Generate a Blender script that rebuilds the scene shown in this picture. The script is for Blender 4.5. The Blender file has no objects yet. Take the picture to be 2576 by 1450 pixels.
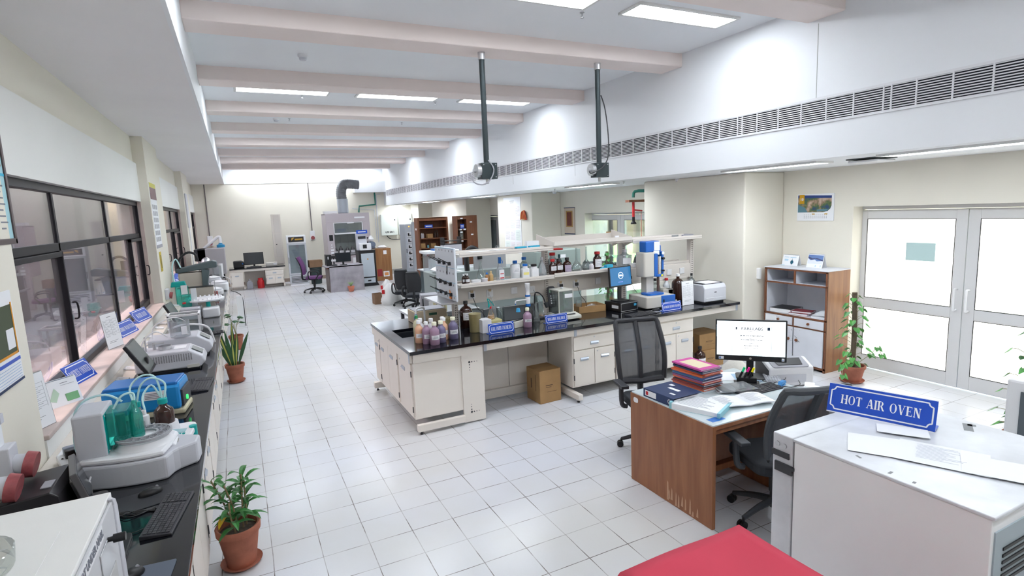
import bpy, bmesh, math, random
from mathutils import Vector, Matrix
random.seed(7)
SC = bpy.context.scene
COL = SC.collection
PI = math.pi

# ------------------------------------------------------------------ camera
CAM_H = 2.21
FOC = 1392.26                      # pixels in the 2576x1450 frame
YAW, PITCH, ROLL = .454124, .140458, -.0422708
def cam_axes():
    cy, sy, cp, sp, cr, sr = math.cos(YAW), math.sin(YAW), math.cos(PITCH), math.sin(PITCH), math.cos(ROLL), math.sin(ROLL)
    fwd = Vector((sy*cp, cy*cp, -sp)); right = Vector((cy, -sy, 0)); up = right.cross(fwd)
    return right*cr + up*sr, up*cr - right*sr, fwd
CR, CU, CF = cam_axes()
cam = bpy.data.cameras.new('camera'); camo = bpy.data.objects.new('camera', cam); COL.objects.link(camo)
cam.sensor_width = 36; cam.lens = FOC/2576*36; cam.clip_start = .05; cam.clip_end = 200
camo.matrix_world = Matrix(((CR.x, CU.x, -CF.x, 0), (CR.y, CU.y, -CF.y, 0), (CR.z, CU.z, -CF.z, CAM_H), (0, 0, 0, 1)))
SC.camera = camo

def P(px, py, x=None, y=None, z=None):
    """measure: point of the photograph lying on the plane x=, y= or z= of the room"""
    d = CR*((px-1288)/FOC) - CU*((py-725)/FOC) + CF
    o = Vector((0, 0, CAM_H))
    if z is not None: t = (z-CAM_H)/d.z
    elif x is not None: t = x/d.x
    else: t = y/d.y
    return o + d*t

# ------------------------------------------------------------------ world, sun, exposure
W = bpy.data.worlds.new('sky'); SC.world = W; W.use_nodes = True
nt = W.node_tree; bg = nt.nodes['Background']
sky = nt.nodes.new('ShaderNodeTexSky'); sky.sky_type = 'NISHITA'; sky.sun_disc = False
sky.sun_elevation = math.radians(55); sky.sun_rotation = math.radians(-80); sky.air_density = 1.6; sky.dust_density = 3
nt.links.new(sky.outputs[0], bg.inputs[0]); bg.inputs[1].default_value = 2.2
sun = bpy.data.lights.new('sun', 'SUN'); sun.energy = 22; sun.angle = .01; sun.color = (1, .93, .84)
suno = bpy.data.objects.new('sun', sun); COL.objects.link(suno)
suno.rotation_euler = Vector((.38, .12, -1)).to_track_quat('-Z', 'Y').to_euler()
SC.view_settings.view_transform = 'Standard'; SC.view_settings.look = 'None'
SC.view_settings.gamma = 1; SC.view_settings.exposure = .68
SC.view_settings.use_curve_mapping = False
cy_ = SC.cycles
cy_.max_bounces = 9; cy_.diffuse_bounces = 4; cy_.glossy_bounces = 4; cy_.transmission_bounces = 6; cy_.transparent_max_bounces = 10
cy_.caustics_reflective = False; cy_.caustics_refractive = False; cy_.sample_clamp_indirect = 6
cy_.use_denoising = True
LAMP = 18.5                         # strength of the ceiling light diffusers

# ------------------------------------------------------------------ materials
MATS = {}
def mat(name, col=(.8, .8, .8), rough=.5, metal=0, alpha=None, trans=0, ior=1.45, spec=.5, noise=0, nscale=8, emit=None, es=1, bump=0, bscale=60, coat=0, ncol=None):
    if name in MATS: return MATS[name]
    m = bpy.data.materials.new(name); m.use_nodes = True; n = m.node_tree.nodes; l = m.node_tree.links
    b = n['Principled BSDF']
    b.inputs['Base Color'].default_value = (*col, 1); b.inputs['Roughness'].default_value = rough
    b.inputs['Metallic'].default_value = metal; b.inputs['IOR'].default_value = ior
    b.inputs['Specular IOR Level'].default_value = spec
    b.inputs['Transmission Weight'].default_value = trans
    b.inputs['Coat Weight'].default_value = coat
    if alpha is not None: b.inputs['Alpha'].default_value = alpha
    if emit: b.inputs['Emission Color'].default_value = (*emit, 1); b.inputs['Emission Strength'].default_value = es
    if noise or bump:
        tc = n.new('ShaderNodeTexCoord')
    if noise:
        t = n.new('ShaderNodeTexNoise'); t.inputs['Scale'].default_value = nscale; t.inputs['Detail'].default_value = 6
        l.new(tc.outputs['Object'], t.inputs['Vector'])
        mp = n.new('ShaderNodeMapRange'); mp.inputs[1].default_value = .3; mp.inputs[2].default_value = .7
        l.new(t.outputs[0], mp.inputs[0])
        mx = n.new('ShaderNodeMix'); mx.data_type = 'RGBA'
        dark = ncol or tuple(c*(1-noise) for c in col)
        mx.inputs[6].default_value = (*dark, 1); mx.inputs[7].default_value = (*col, 1)
        l.new(mp.outputs[0], mx.inputs[0]); l.new(mx.outputs[2], b.inputs['Base Color'])
    if bump:
        t2 = n.new('ShaderNodeTexNoise'); t2.inputs['Scale'].default_value = bscale; t2.inputs['Detail'].default_value = 3
        l.new(tc.outputs['Object'], t2.inputs['Vector'])
        bp = n.new('ShaderNodeBump'); bp.inputs['Strength'].default_value = bump; bp.inputs['Distance'].default_value = .01
        l.new(t2.outputs[0], bp.inputs['Height']); l.new(bp.outputs[0], b.inputs['Normal'])
    MATS[name] = m
    return m

def glassy(name, tint=(1, 1, 1), a=.12, rough=.03, refl=1.0):
    """thin clear sheet: mostly see-through, with a mirror sheen growing towards grazing angles"""
    if name in MATS: return MATS[name]
    m = bpy.data.materials.new(name); m.use_nodes = True; n = m.node_tree.nodes; l = m.node_tree.links
    for x in list(n): n.remove(x)
    out = n.new('ShaderNodeOutputMaterial'); tr = n.new('ShaderNodeBsdfTransparent'); gl = n.new('ShaderNodeBsdfGlossy')
    df = n.new('ShaderNodeBsdfDiffuse'); df.inputs[0].default_value = (*tint, 1)
    tr.inputs[0].default_value = (*[1-(1-c)*.8 for c in tint], 1); gl.inputs['Roughness'].default_value = rough
    lw = n.new('ShaderNodeLayerWeight'); lw.inputs[0].default_value = .35
    mu = n.new('ShaderNodeMath'); mu.operation = 'MULTIPLY_ADD'; mu.inputs[1].default_value = .75*refl; mu.inputs[2].default_value = .04*refl
    l.new(lw.outputs['Fresnel'], mu.inputs[0])
    m1 = n.new('ShaderNodeMixShader'); m1.inputs[0].default_value = a
    l.new(tr.outputs[0], m1.inputs[1]); l.new(df.outputs[0], m1.inputs[2])
    m2 = n.new('ShaderNodeMixShader'); l.new(mu.outputs[0], m2.inputs[0]); l.new(m1.outputs[0], m2.inputs[1]); l.new(gl.outputs[0], m2.inputs[2])
    l.new(m2.outputs[0], out.inputs[0])
    MATS[name] = m
    return m

def wood(name, c1, c2, scale=6, rough=.45, axis='X'):
    if name in MATS: return MATS[name]
    m = mat(name, c1, rough); n = m.node_tree.nodes; l = m.node_tree.links; b = n['Principled BSDF']
    tc = n.new('ShaderNodeTexCoord'); mp = n.new('ShaderNodeMapping')
    mp.inputs['Scale'].default_value = {'X': (1, 6, 6), 'Z': (6, 6, .6)}[axis]
    t = n.new('ShaderNodeTexNoise'); t.inputs['Scale'].default_value = scale; t.inputs['Detail'].default_value = 8; t.inputs['Distortion'].default_value = .6
    r = n.new('ShaderNodeValToRGB'); r.color_ramp.elements[0].position = .32; r.color_ramp.elements[1].position = .7
    r.color_ramp.elements[0].color = (*c2, 1); r.color_ramp.elements[1].color = (*c1, 1)
    l.new(tc.outputs['Object'], mp.inputs[0]); l.new(mp.outputs[0], t.inputs[0]); l.new(t.outputs[0], r.inputs[0]); l.new(r.outputs[0], b.inputs['Base Color'])
    return m

WALL = mat('cream_wall_paint', (.84, .80, .705), .75, noise=.04, nscale=.8, bump=.05, bscale=30)
WHITE_WALL = mat('white_ceiling_paint', (.91, .925, .95), .7, noise=.03, nscale=.7)
FASCIA = mat('white_fascia_paint', (.88, .90, .93), .6, noise=.025, nscale=.6)
SOFFIT = mat('grey_soffit_paint', (.91, .895, .91), .75, noise=.06, nscale=.7)
PANELW = mat('off_white_plaster', (.86, .86, .84), .75, noise=.04, nscale=1)
PINK = mat('pink_beam_paint', (.94, .83, .79), .7, noise=.05, nscale=1.2)
STONE = mat('sill_stone', (.70, .58, .54), .45, noise=.25, nscale=5)
BLACKFR = mat('black_window_metal', (.012, .011, .014), .45, spec=.25)
IVORY = mat('ivory_painted_steel', (.80, .745, .68), .42, noise=.04, nscale=3)
IVORY2 = mat('pale_shelf_laminate', (.74, .69, .64), .45)
GRANITE = mat('black_granite', (.008, .009, .014), .08, noise=.5, nscale=60, spec=.6, coat=.3)
GREYPL = mat('grey_plastic', (.36, .36, .40), .5)
LGREY = mat('light_grey_plastic', (.62, .63, .68), .45)
WHITEPL = mat('white_plastic', (.82, .82, .84), .4)
BLACK = mat('black_plastic', (.012, .012, .014), .4)
DARK = mat('charcoal_plastic', (.035, .036, .042), .5)
STEEL = mat('brushed_steel', (.62, .63, .65), .3, metal=.9)
CHROME = mat('chrome', (.8, .8, .82), .12, metal=1)
HANDLE = mat('blue_grey_handle_metal', (.50, .55, .62), .3, metal=.5)
BLUE = mat('sign_blue', (.012, .075, .50), .35)
SIGNW = mat('sign_white', (.88, .89, .92), .5)
PAPER = mat('white_paper', (.86, .87, .90), .7)
INK = mat('grey_ink', (.22, .23, .27), .8)
TERRA = mat('terracotta', (.48, .165, .10), .75, noise=.45, nscale=6, bump=.15)
SOIL = mat('dry_soil', (.13, .10, .08), .95, noise=.5, nscale=30, bump=.6)
LEAF = mat('green_leaf', (.055, .23, .055), .4, noise=.35, nscale=12)
LEAF2 = mat('dark_green_leaf', (.035, .12, .045), .4, noise=.3, nscale=12)
LEAFY = mat('yellow_leaf_edge', (.50, .52, .12), .45)
STEM = mat('plant_stem', (.25, .24, .12), .7)
CARD = mat('brown_cardboard', (.40, .235, .10), .75, noise=.15, nscale=7)
CARDD = mat('dark_cardboard', (.24, .14, .08), .8, noise=.2, nscale=7)
GLASS = glassy('clear_glass', (.85, .92, .92), .10)
CLEARPL = glassy('clear_plastic', (.80, .84, .88), .22, .15)
AMBER = mat('amber_glass', (.035, .012, .008), .08, spec=.7)
RED = mat('red_plastic', (.55, .02, .025), .4)
BLUEPL = mat('blue_plastic', (.01, .14, .50), .4)
TEAL = mat('teal_plastic', (.0, .36, .34), .35)
TEALG = glassy('teal_glass', (.05, .75, .65), .22, .1)
BROWNW = wood('brown_wood_laminate', (.34, .14, .06), (.24, .09, .04), 3, .4, 'Z')
SHELFW = wood('dark_brown_shelf_wood', (.22, .085, .04), (.14, .05, .025), 3, .5, 'Z')

# ------------------------------------------------------------------ mesh helpers
class MB:
    def __init__(s): s.v = []; s.f = []; s.T = Matrix()
    def at(s, x=0, y=0, z=0, rz=0, rx=0, ry=0):
        s.T = Matrix.Translation((x, y, z)) @ Matrix.Rotation(rz, 4, 'Z') @ Matrix.Rotation(ry, 4, 'Y') @ Matrix.Rotation(rx, 4, 'X'); return s
    def add(s, vs, fs):
        k = len(s.v); s.v += [tuple(s.T @ Vector(p)) for p in vs]; s.f += [tuple(i+k for i in q) for q in fs]; return s
    def box(s, x0, y0, z0, x1, y1, z1):
        if x0 > x1: x0, x1 = x1, x0
        if y0 > y1: y0, y1 = y1, y0
        if z0 > z1: z0, z1 = z1, z0
        return s.add([(x0,y0,z0),(x1,y0,z0),(x1,y1,z0),(x0,y1,z0),(x0,y0,z1),(x1,y0,z1),(x1,y1,z1),(x0,y1,z1)],
                     [(0,3,2,1),(4,5,6,7),(0,1,5,4),(1,2,6,5),(2,3,7,6),(3,0,4,7)])
    def cbox(s, cx, cy, cz, w, d, h): return s.box(cx-w/2, cy-d/2, cz-h/2, cx+w/2, cy+d/2, cz+h/2)
    def prism(s, poly, a, b, axis='y'):
        n = len(poly)
        def q(p, t): return {'x': (t, p[0], p[1]), 'y': (p[0], t, p[1]), 'z': (p[0], p[1], t)}[axis]
        return s.add([q(p, a) for p in poly] + [q(p, b) for p in poly],
                     [tuple(range(n)), tuple(range(2*n-1, n-1, -1))] + [(i, i+n, (i+1) % n + n, (i+1) % n) for i in range(n)])
    def lathe(s, prof, n=20, c=(0, 0, 0), caps=True):
        vs = []; fs = []
        for r, z in prof:
            for k in range(n):
                a = 2*PI*k/n; vs.append((c[0]+r*math.cos(a), c[1]+r*math.sin(a), c[2]+z))
        for i in range(len(prof)-1):
            for k in range(n):
                fs.append((i*n+k, i*n+(k+1) % n, (i+1)*n+(k+1) % n, (i+1)*n+k))
        if caps:
            fs.append(tuple(range(n-1, -1, -1))); fs.append(tuple(range((len(prof)-1)*n, len(prof)*n)))
        return s.add(vs, fs)
    def cyl(s, p0, p1, r0, r1=None, n=12):
        r1 = r0 if r1 is None else r1
        p0 = Vector(p0); p1 = Vector(p1); d = (p1-p0).normalized()
        a = d.orthogonal().normalized(); b = d.cross(a); vs = []
        for p, r in ((p0, r0), (p1, r1)):
            for k in range(n): t = 2*PI*k/n; vs.append(tuple(p + a*math.cos(t)*r + b*math.sin(t)*r))
        return s.add(vs, [(k, (k+1) % n, n+(k+1) % n, n+k) for k in range(n)] + [tuple(range(n-1, -1, -1)), tuple(range(n, 2*n))])
    def tube(s, pts, r=.004, n=6, smooth=4):
        P_ = [Vector(p) for p in pts]
        if smooth and len(P_) > 2:
            Q = []
            for i in range(len(P_)-1):
                p0 = P_[max(i-1, 0)]; p1 = P_[i]; p2 = P_[i+1]; p3 = P_[min(i+2, len(P_)-1)]
                for k in range(smooth):
                    t = k/smooth
                    Q.append(.5*((2*p1) + (p2-p0)*t + (2*p0-5*p1+4*p2-p3)*t*t + (3*p1-p0-3*p2+p3)*t**3))
            Q.append(P_[-1]); P_ = Q
        vs = []; a = None
        for i, p in enumerate(P_):
            d = (P_[min(i+1, len(P_)-1)] - P_[max(i-1, 0)]).normalized()
            a = d.orthogonal().normalized() if a is None else (a - d*a.dot(d)).normalized()
            b = d.cross(a); rr = r(i/(len(P_)-1)) if callable(r) else r
            for k in range(n): t = 2*PI*k/n; vs.append(tuple(p + a*math.cos(t)*rr + b*math.sin(t)*rr))
        m = len(P_)
        return s.add(vs, [(i*n+k, i*n+(k+1) % n, (i+1)*n+(k+1) % n, (i+1)*n+k) for i in range(m-1) for k in range(n)] + [tuple(range(n-1, -1, -1)), tuple(range((m-1)*n, m*n))])
    def ball(s, c, r, n=10, sz=1):
        pr = [(max(r*math.sin(PI*i/n), r*.02), -r*sz*math.cos(PI*i/n)) for i in range(n+1)]
        return s.lathe(pr, n+4, c)
    def quad(s, *p): return s.add(list(p), [tuple(range(len(p)))])
    def sheet(s, fn, nu, nv, thick=0):
        vs = [tuple(fn(i/nu, j/nv)) for j in range(nv+1) for i in range(nu+1)]; w = nu+1
        fs = [(j*w+i, j*w+i+1, (j+1)*w+i+1, (j+1)*w+i) for j in range(nv) for i in range(nu)]
        return s.add(vs, fs)
    def rslab(s, x0, y0, z0, x1, y1, z1, r=.05, n=4, axis='z'):
        """slab with rounded corners, seen along axis"""
        (a0, b0, c0), (a1, b1, c1) = {'z': ((x0, y0, z0), (x1, y1, z1)), 'y': ((x0, z0, y0), (x1, z1, y1)), 'x': ((y0, z0, x0), (y1, z1, x1))}[axis]
        poly = []
        for cx, cy, t0 in ((a1-r, b1-r, 0), (a0+r, b1-r, 90), (a0+r, b0+r, 180), (a1-r, b0+r, 270)):
            for k in range(n+1): t = math.radians(t0 + 90*k/n); poly.append((cx+r*math.cos(t), cy+r*math.sin(t)))
        return s.prism(poly, c0, c1, axis)
    def build(s, name, m, parent=None, bev=0, smooth=False, solid=0, label=None, seg=2):
        me = bpy.data.meshes.new(name); me.from_pydata(s.v, [], s.f); me.validate(clean_customdata=False)
        bm = bmesh.new(); bm.from_mesh(me); bmesh.ops.recalc_face_normals(bm, faces=bm.faces); bm.to_mesh(me); bm.free()
        me.materials.append(m)
        o = bpy.data.objects.new(name, me); COL.objects.link(o)
        if parent: o.parent = parent
        if solid: md = o.modifiers.new('solid', 'SOLIDIFY'); md.thickness = solid; md.offset = 0
        if bev:
            md = o.modifiers.new('bevel', 'BEVEL'); md.width = bev; md.segments = seg; md.limit_method = 'ANGLE'; md.angle_limit = math.radians(50)
        if smooth:
            for p in me.polygons: p.use_smooth = True
            bm = bmesh.new(); bm.from_mesh(me)
            for e in bm.edges:
                if len(e.link_faces) == 2 and e.calc_face_angle(0) > math.radians(42): e.smooth = False
            bm.to_mesh(me); bm.free()
        if label: o['label'] = label
        return o

def tag(o, label=None, cat=None, group=None, kind=None):
    if label: o['label'] = label
    if cat: o['category'] = cat
    if group: o['group'] = group
    if kind: o['kind'] = kind
    return o
def thing(name, label, cat, loc=(0, 0, 0), rz=0, group=None):
    o = bpy.data.objects.new(name, None); COL.objects.link(o); o.empty_display_size = .1
    o.location = loc; o.rotation_euler = (0, 0, rz)
    return tag(o, label, cat, group)
def copy_tree(o, loc=None, rz=None, label=None, group=None, parent=None):
    c = o.copy(); COL.objects.link(c); c.parent = parent
    for ch in [q for q in bpy.data.objects if q.parent == o]: copy_tree(ch, parent=c)
    if loc is not None: c.location = loc
    if rz is not None: c.rotation_euler = (0, 0, rz)
    if label: c['label'] = label
    if group: c['group'] = group
    return c
def struct(name, mb, m, bev=0):
    return tag(mb.build(name, m, bev=bev), kind='structure')

# lettering -----------------------------------------------------------------
def text_mb(txt, size, depth=.0006, bold=0, M_=Matrix()):
    cu = bpy.data.curves.new('lettering', 'FONT'); cu.body = txt; cu.size = size; cu.extrude = depth; cu.offset = bold
    cu.align_x = 'CENTER'; cu.align_y = 'CENTER'; cu.resolution_u = 2
    o = bpy.data.objects.new('lettering', cu); COL.objects.link(o)
    dg = bpy.context.evaluated_depsgraph_get(); me = bpy.data.meshes.new_from_object(o.evaluated_get(dg))
    mb = MB(); mb.T = M_; mb.add([tuple(v.co) for v in me.vertices], [tuple(p.vertices) for p in me.polygons])
    bpy.data.objects.remove(o); bpy.data.curves.remove(cu); bpy.data.meshes.remove(me)
    return mb
def text(name, txt, size, m, parent, M_, bold=0, depth=.0006): return text_mb(txt, size, depth, bold, M_).build(name, m, parent)
FRONT = Matrix.Rotation(PI/2, 4, 'X')            # lettering upright, read from -y
def TF(x, y, z, rz=0, rx=0): return Matrix.Translation((x, y, z)) @ Matrix.Rotation(rz, 4, 'Z') @ Matrix.Rotation(rx, 4, 'X') @ FRONT

# serif capitals made of strokes: each letter (width, [shapes]); r = rectangle, p = polygon, a = arc
SW, TH = .195, .07
def st(x): return [('r', x, 0, x+SW, 1), ('r', x-.07, 0, x+SW+.07, TH), ('r', x-.07, 1-TH, x+SW+.07, 1)]
def thin(x): return [('r', x, 0, x+.08, 1), ('r', x-.08, 0, x+.14, TH), ('r', x-.08, 1-TH, x+.14, 1)]
def dg_(x0, y0, x1, y1, w): return ('p', [(x0, y0), (x0+w, y0), (x1+w, y1), (x1, y1)])
GL = {
 'I': (.30, st(.075)), 'H': (.86, st(.09)+st(.62)+[('r', .2, .47, .65, .53)]),
 'O': (.86, [('a', .43, .5, .40, .52, 0, 360)]), 'T': (.74, st(.295)+[('r', .02, 1-TH, .72, 1), ('r', .02, .78, .06, 1), ('r', .68, .78, .72, 1)]),
 'A': (.84, [dg_(.08, 0, .37, 1, .06), dg_(.60, 0, .36, 1, SW), ('r', .2, .3, .6, .36), ('r', 0, 0, .24, TH), ('r', .52, 0, .84, TH)]),
 'V': (.84, [dg_(.34, 0, .08, 1, SW), dg_(.40, 0, .70, 1, .06), ('r', 0, 1-TH, .32, 1), ('r', .6, 1-TH, .84, 1)]),
 'W': (1.16, [dg_(.28, 0, .08, 1, SW), dg_(.34, 0, .54, 1, .06), dg_(.68, 0, .50, 1, SW), dg_(.74, 0, 1.0, 1, .06), ('r', 0, 1-TH, .32, 1), ('r', .9, 1-TH, 1.14, 1)]),
 'N': (.86, thin(.12)+[dg_(.58, 0, .12, 1, SW*1.1), ('r', .69, 0, .75, 1), ('r', .6, 1-TH, .84, 1)]),
 'M': (1.0, thin(.12)+[dg_(.46, 0, .12, 1, SW), dg_(.5, 0, .78, 1, .06)]+st(.76)),
 'E': (.72, st(.09)+[('r', .2, 0, .68, TH), ('r', .2, 1-TH, .66, 1), ('r', .2, .48, .5, .53), ('r', .64, 0, .68, .24), ('r', .62, .78, .66, 1), ('r', .48, .38, .51, .63)]),
 'F': (.68, st(.09)+[('r', .2, 1-TH, .64, 1), ('r', .2, .48, .5, .53), ('r', .6, .78, .64, 1), ('r', .48, .38, .51, .63)]),
 'L': (.68, st(.09)+[('r', .2, 0, .64, TH), ('r', .6, 0, .64, .26)]),
 'R': (.84, st(.09)+[('a', .38, .75, .30, .25, -90, 90), dg_(.62, 0, .36, .5, SW), ('r', .6, 0, .84, TH)]),
 'P': (.74, st(.09)+[('a', .38, .73, .30, .27, -90, 90)]),
 'B': (.78, st(.09)+[('a', .38, .76, .27, .24, -90, 90), ('a', .38, .27, .33, .27, -90, 90)]),
 'K': (.86, st(.09)+[dg_(.2, .42, .66, 1, .07), dg_(.62, 0, .32, .58, SW), ('r', .56, 1-TH, .82, 1), ('r', .58, 0, .86, TH)]),
 'G': (.84, [('a', .43, .5, .40, .52, 40, 340), ('r', .62, .05, .76, .42), ('r', .52, .38, .84, .43)]),
 'C': (.78, [('a', .43, .5, .40, .52, 45, 315), ('r', .68, .68, .72, .95)]),
 'S': (.62, [('a', .31, .74, .24, .27, 30, 270), ('a', .31, .26, .26, .27, -150, 90)]),
 'U': (.82, [('r', .12, .3, .12+SW, 1), ('r', .02, 1-TH, .36, 1), ('r', .66, .3, .72, 1), ('r', .58, 1-TH, .8, 1), ('a', .42, .32, .30, .34, 180, 360)]),
 'Y': (.80, [('r', .33, 0, .33+SW, .48), ('r', .25, 0, .57, TH), dg_(.33, .44, .06, 1, SW), dg_(.40, .44, .66, 1, .06), ('r', 0, 1-TH, .3, 1), ('r', .56, 1-TH, .8, 1)]),
 ' ': (.42, []),
}
def serif_mb(txt, height, width=None, M_=Matrix()):
    """word centred on the origin in the xy plane"""
    gap = .07; tot = sum(GL[c][0]+gap for c in txt)-gap
    sx = (width/tot) if width else height; sy = height
    mb = MB(); mb.T = M_; x = -tot/2; k = 0
    for c in txt:
        for sh in GL[c][1]:
            z = .0004+k*.000004; k += 1
            if sh[0] == 'r': ps = [(sh[1], sh[2]), (sh[3], sh[2]), (sh[3], sh[4]), (sh[1], sh[4])]; mb.add([((x+a)*sx, (b-.5)*sy, z) for a, b in ps], [(0, 1, 2, 3)])
            elif sh[0] == 'p': mb.add([((x+a)*sx, (b-.5)*sy, z) for a, b in sh[1]], [(0, 1, 2, 3)])
            else:
                _, cx, cy, rx, ry, a0, a1 = sh; n = max(6, int(abs(a1-a0)/18)); vs = []
                for i in range(n+1):
                    t = math.radians(a0+(a1-a0)*i/n); tw = .5*(1+abs(math.cos(t))) ; wx = SW*abs(math.cos(t))+.055*(1-abs(math.cos(t)))
                    vs.append(((x+cx+rx*math.cos(t))*sx, (cy+ry*math.sin(t)-.5)*sy, z)); vs.append(((x+cx+(rx-wx)*math.cos(t))*sx, (cy+(ry-.06)*math.sin(t)-.5)*sy, z))
                mb.add(vs, [(2*i, 2*i+2, 2*i+3, 2*i+1) for i in range(n)])
        x += GL[c][0]+gap
    return mb
# ================================================================== the room
LXW, RXF, RCZ, LCZ, SOZ, YF = -1.2, 5.11, 4.02, 2.575, 3.47, 21.2

# tiled floor
fm = mat('pale_floor_tiles', (.72, .73, .765), .22, spec=.5); n = fm.node_tree.nodes; l = fm.node_tree.links; b = n['Principled BSDF']
tc = n.new('ShaderNodeTexCoord'); mp = n.new('ShaderNodeMapping'); mp.inputs['Location'].default_value = (-.0036, -.0968, 0)
l.new(tc.outputs['Object'], mp.inputs[0])
wob = n.new('ShaderNodeTexNoise'); wob.inputs['Scale'].default_value = 2.2; l.new(tc.outputs['Object'], wob.inputs[0])
vm = n.new('ShaderNodeVectorMath'); vm.operation = 'SCALE'; vm.inputs['Scale'].default_value = .012
l.new(wob.outputs['Color'], vm.inputs[0]); va = n.new('ShaderNodeVectorMath'); l.new(mp.outputs[0], va.inputs[0]); l.new(vm.outputs[0], va.inputs[1])
br = n.new('ShaderNodeTexBrick'); br.offset = 0; br.squash = 1
br.inputs['Scale'].default_value = 1; br.inputs['Brick Width'].default_value = .30; br.inputs['Row Height'].default_value = .2925
br.inputs['Mortar Size'].default_value = .0032; br.inputs['Mortar Smooth'].default_value = .3; br.inputs['Bias'].default_value = 0
br.inputs['Color1'].default_value = (.745, .75, .785, 1); br.inputs['Color2'].default_value = (.69, .70, .735, 1); br.inputs['Mortar'].default_value = (.30, .28, .27, 1)
l.new(va.outputs[0], br.inputs['Vector'])
ns = n.new('ShaderNodeTexNoise'); ns.inputs['Scale'].default_value = 3.5; ns.inputs['Detail'].default_value = 4; l.new(tc.outputs['Object'], ns.inputs[0])
rp = n.new('ShaderNodeMapRange'); rp.inputs[1].default_value = .45; rp.inputs[2].default_value = .62; l.new(ns.outputs[0], rp.inputs[0])
mm = n.new('ShaderNodeMath'); mm.operation = 'MULTIPLY_ADD'; mm.inputs[1].default_value = .65; mm.inputs[2].default_value = .42; l.new(rp.outputs[0], mm.inputs[0])
fm_ = n.new('ShaderNodeMath'); fm_.operation = 'MULTIPLY'; l.new(mm.outputs[0], fm_.inputs[0]); l.new(br.outputs['Fac'], fm_.inputs[1])
stn = n.new('ShaderNodeTexNoise'); stn.inputs['Scale'].default_value = .55; stn.inputs['Detail'].default_value = 5; l.new(tc.outputs['Object'], stn.inputs[0])
sr = n.new('ShaderNodeMapRange'); sr.inputs[1].default_value = .35; sr.inputs[2].default_value = .6; l.new(stn.outputs[0], sr.inputs[0])
base = n.new('ShaderNodeMix'); base.data_type = 'RGBA'; base.inputs[6].default_value = (.63, .625, .61, 1); base.inputs[7].default_value = (.665, .68, .735, 1); l.new(sr.outputs[0], base.inputs[0])
bmul = n.new('ShaderNodeMix'); bmul.data_type = 'RGBA'; bmul.blend_type = 'MULTIPLY'; bmul.inputs[0].default_value = .5
br2 = n.new('ShaderNodeTexBrick'); br2.offset = 0; br2.inputs['Scale'].default_value = 1; br2.inputs['Brick Width'].default_value = .30; br2.inputs['Row Height'].default_value = .2925; br2.inputs['Mortar Size'].default_value = 0
br2.inputs['Color1'].default_value = (1, 1, 1, 1); br2.inputs['Color2'].default_value = (.9, .9, .9, 1); l.new(mp.outputs[0], br2.inputs['Vector'])
l.new(base.outputs[2], bmul.inputs[6]); l.new(br2.outputs['Color'], bmul.inputs[7])
fin = n.new('ShaderNodeMix'); fin.data_type = 'RGBA'; fin.inputs[7].default_value = (.15, .125, .115, 1)
l.new(fm_.outputs[0], fin.inputs[0]); l.new(bmul.outputs[2], fin.inputs[6]); l.new(fin.outputs[2], b.inputs['Base Color'])
struct('floor', MB().box(-1.5, -2, -.1, 7.6, 21.6, 0), fm)

# left wall: dado below the sill, sills, plaster above the windows, pillars
PIL = [(-2, 3.85), (9.62, 11.15), (15.8, 17.5)]
BAYS = [(3.85, 9.62), (11.15, 15.8), (17.5, YF)]
mb = MB()
for y0, y1 in BAYS:
    mb.box(-1.5, y0, 0, -1.08, y1, 1.03)
struct('wall_left', mb, PANELW)
mb = MB()
for y0, y1 in BAYS: mb.box(-1.5, y0, 2.55, LXW, y1, 3.09)
struct('wall_left_upper', mb, PANELW)
mb = MB()
for y0, y1 in PIL: mb.box(-1.5, y0, 0, -1.09, y1, SOZ)
for y0, y1 in BAYS: mb.box(-1.5, y0, 3.09, -1.235, y1, SOZ)
struct('wall_left_pillars', mb, WALL)
mb = MB()
for y0, y1 in BAYS: mb.box(-1.5, y0, 1.03, -1.065, y1, 1.06)
struct('trim_1', mb, STONE, bev=.006)
mb = MB()
for y0, y1 in BAYS:
    mb.box(-1.5, y1-.012, 1.06, -1.205, y1+.002, 2.55); mb.box(-1.5, y0-.002, 1.06, -1.205, y0+.012, 2.55)
struct('trim_2', mb, STONE)

# windows: black metal frames with mullions, transom and casements
GLWIN = glassy('tinted_window_glass', (.80, .74, .76), .10, .015, 1.15)
def window(i, y0, y1, mull, case):
    X0, X1 = -1.31, -1.25; zb, zt, tz = 1.06, 2.55, 2.07
    m_ = MB(); f = .035
    m_.box(X0, y0, zb, X1, y1, zb+.05); m_.box(X0, y0, zt-.06, X1, y1, zt); m_.box(X0, y0, tz-.032, X1-.015, y1, tz+.032)
    m_.box(X0, y0, zb, X1, y0+.06, zt); m_.box(X0, y1-.06, zb, X1, y1, zt)
    for y in mull: m_.box(X0, y-.026, zb, X1-.015, y+.026, zt)
    for a, b_ in case:       # casement sashes stand a little proud
        m_.box(X0+.01, a, zb+.05, X1+.01, a+.03, tz-.035); m_.box(X0+.01, b_-.03, zb+.05, X1+.01, b_, tz-.035)
        m_.box(X0+.01, a, zb+.05, X1+.01, b_, zb+.09); m_.box(X0+.01, a, tz-.075, X1+.01, b_, tz-.035)
    w = struct('window_%d' % i, m_, BLACKFR, bev=.004)
    MB().box(-1.284, y0+.03, zb+.03, -1.278, y1-.03, zt-.03).build('window_pane', GLWIN, w)
    for a, b_ in case:
        MB().tube([(-1.225, b_-.025, 1.50), (-1.195, b_-.025, 1.51), (-1.195, b_-.025, 1.62), (-1.225, b_-.025, 1.63)], .007).build('window_handle', BLACKFR, w)
window(1, 3.86, 9.60, [5.5, 7.42], [(3.93, 5.46), (8.62, 9.53)])
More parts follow.
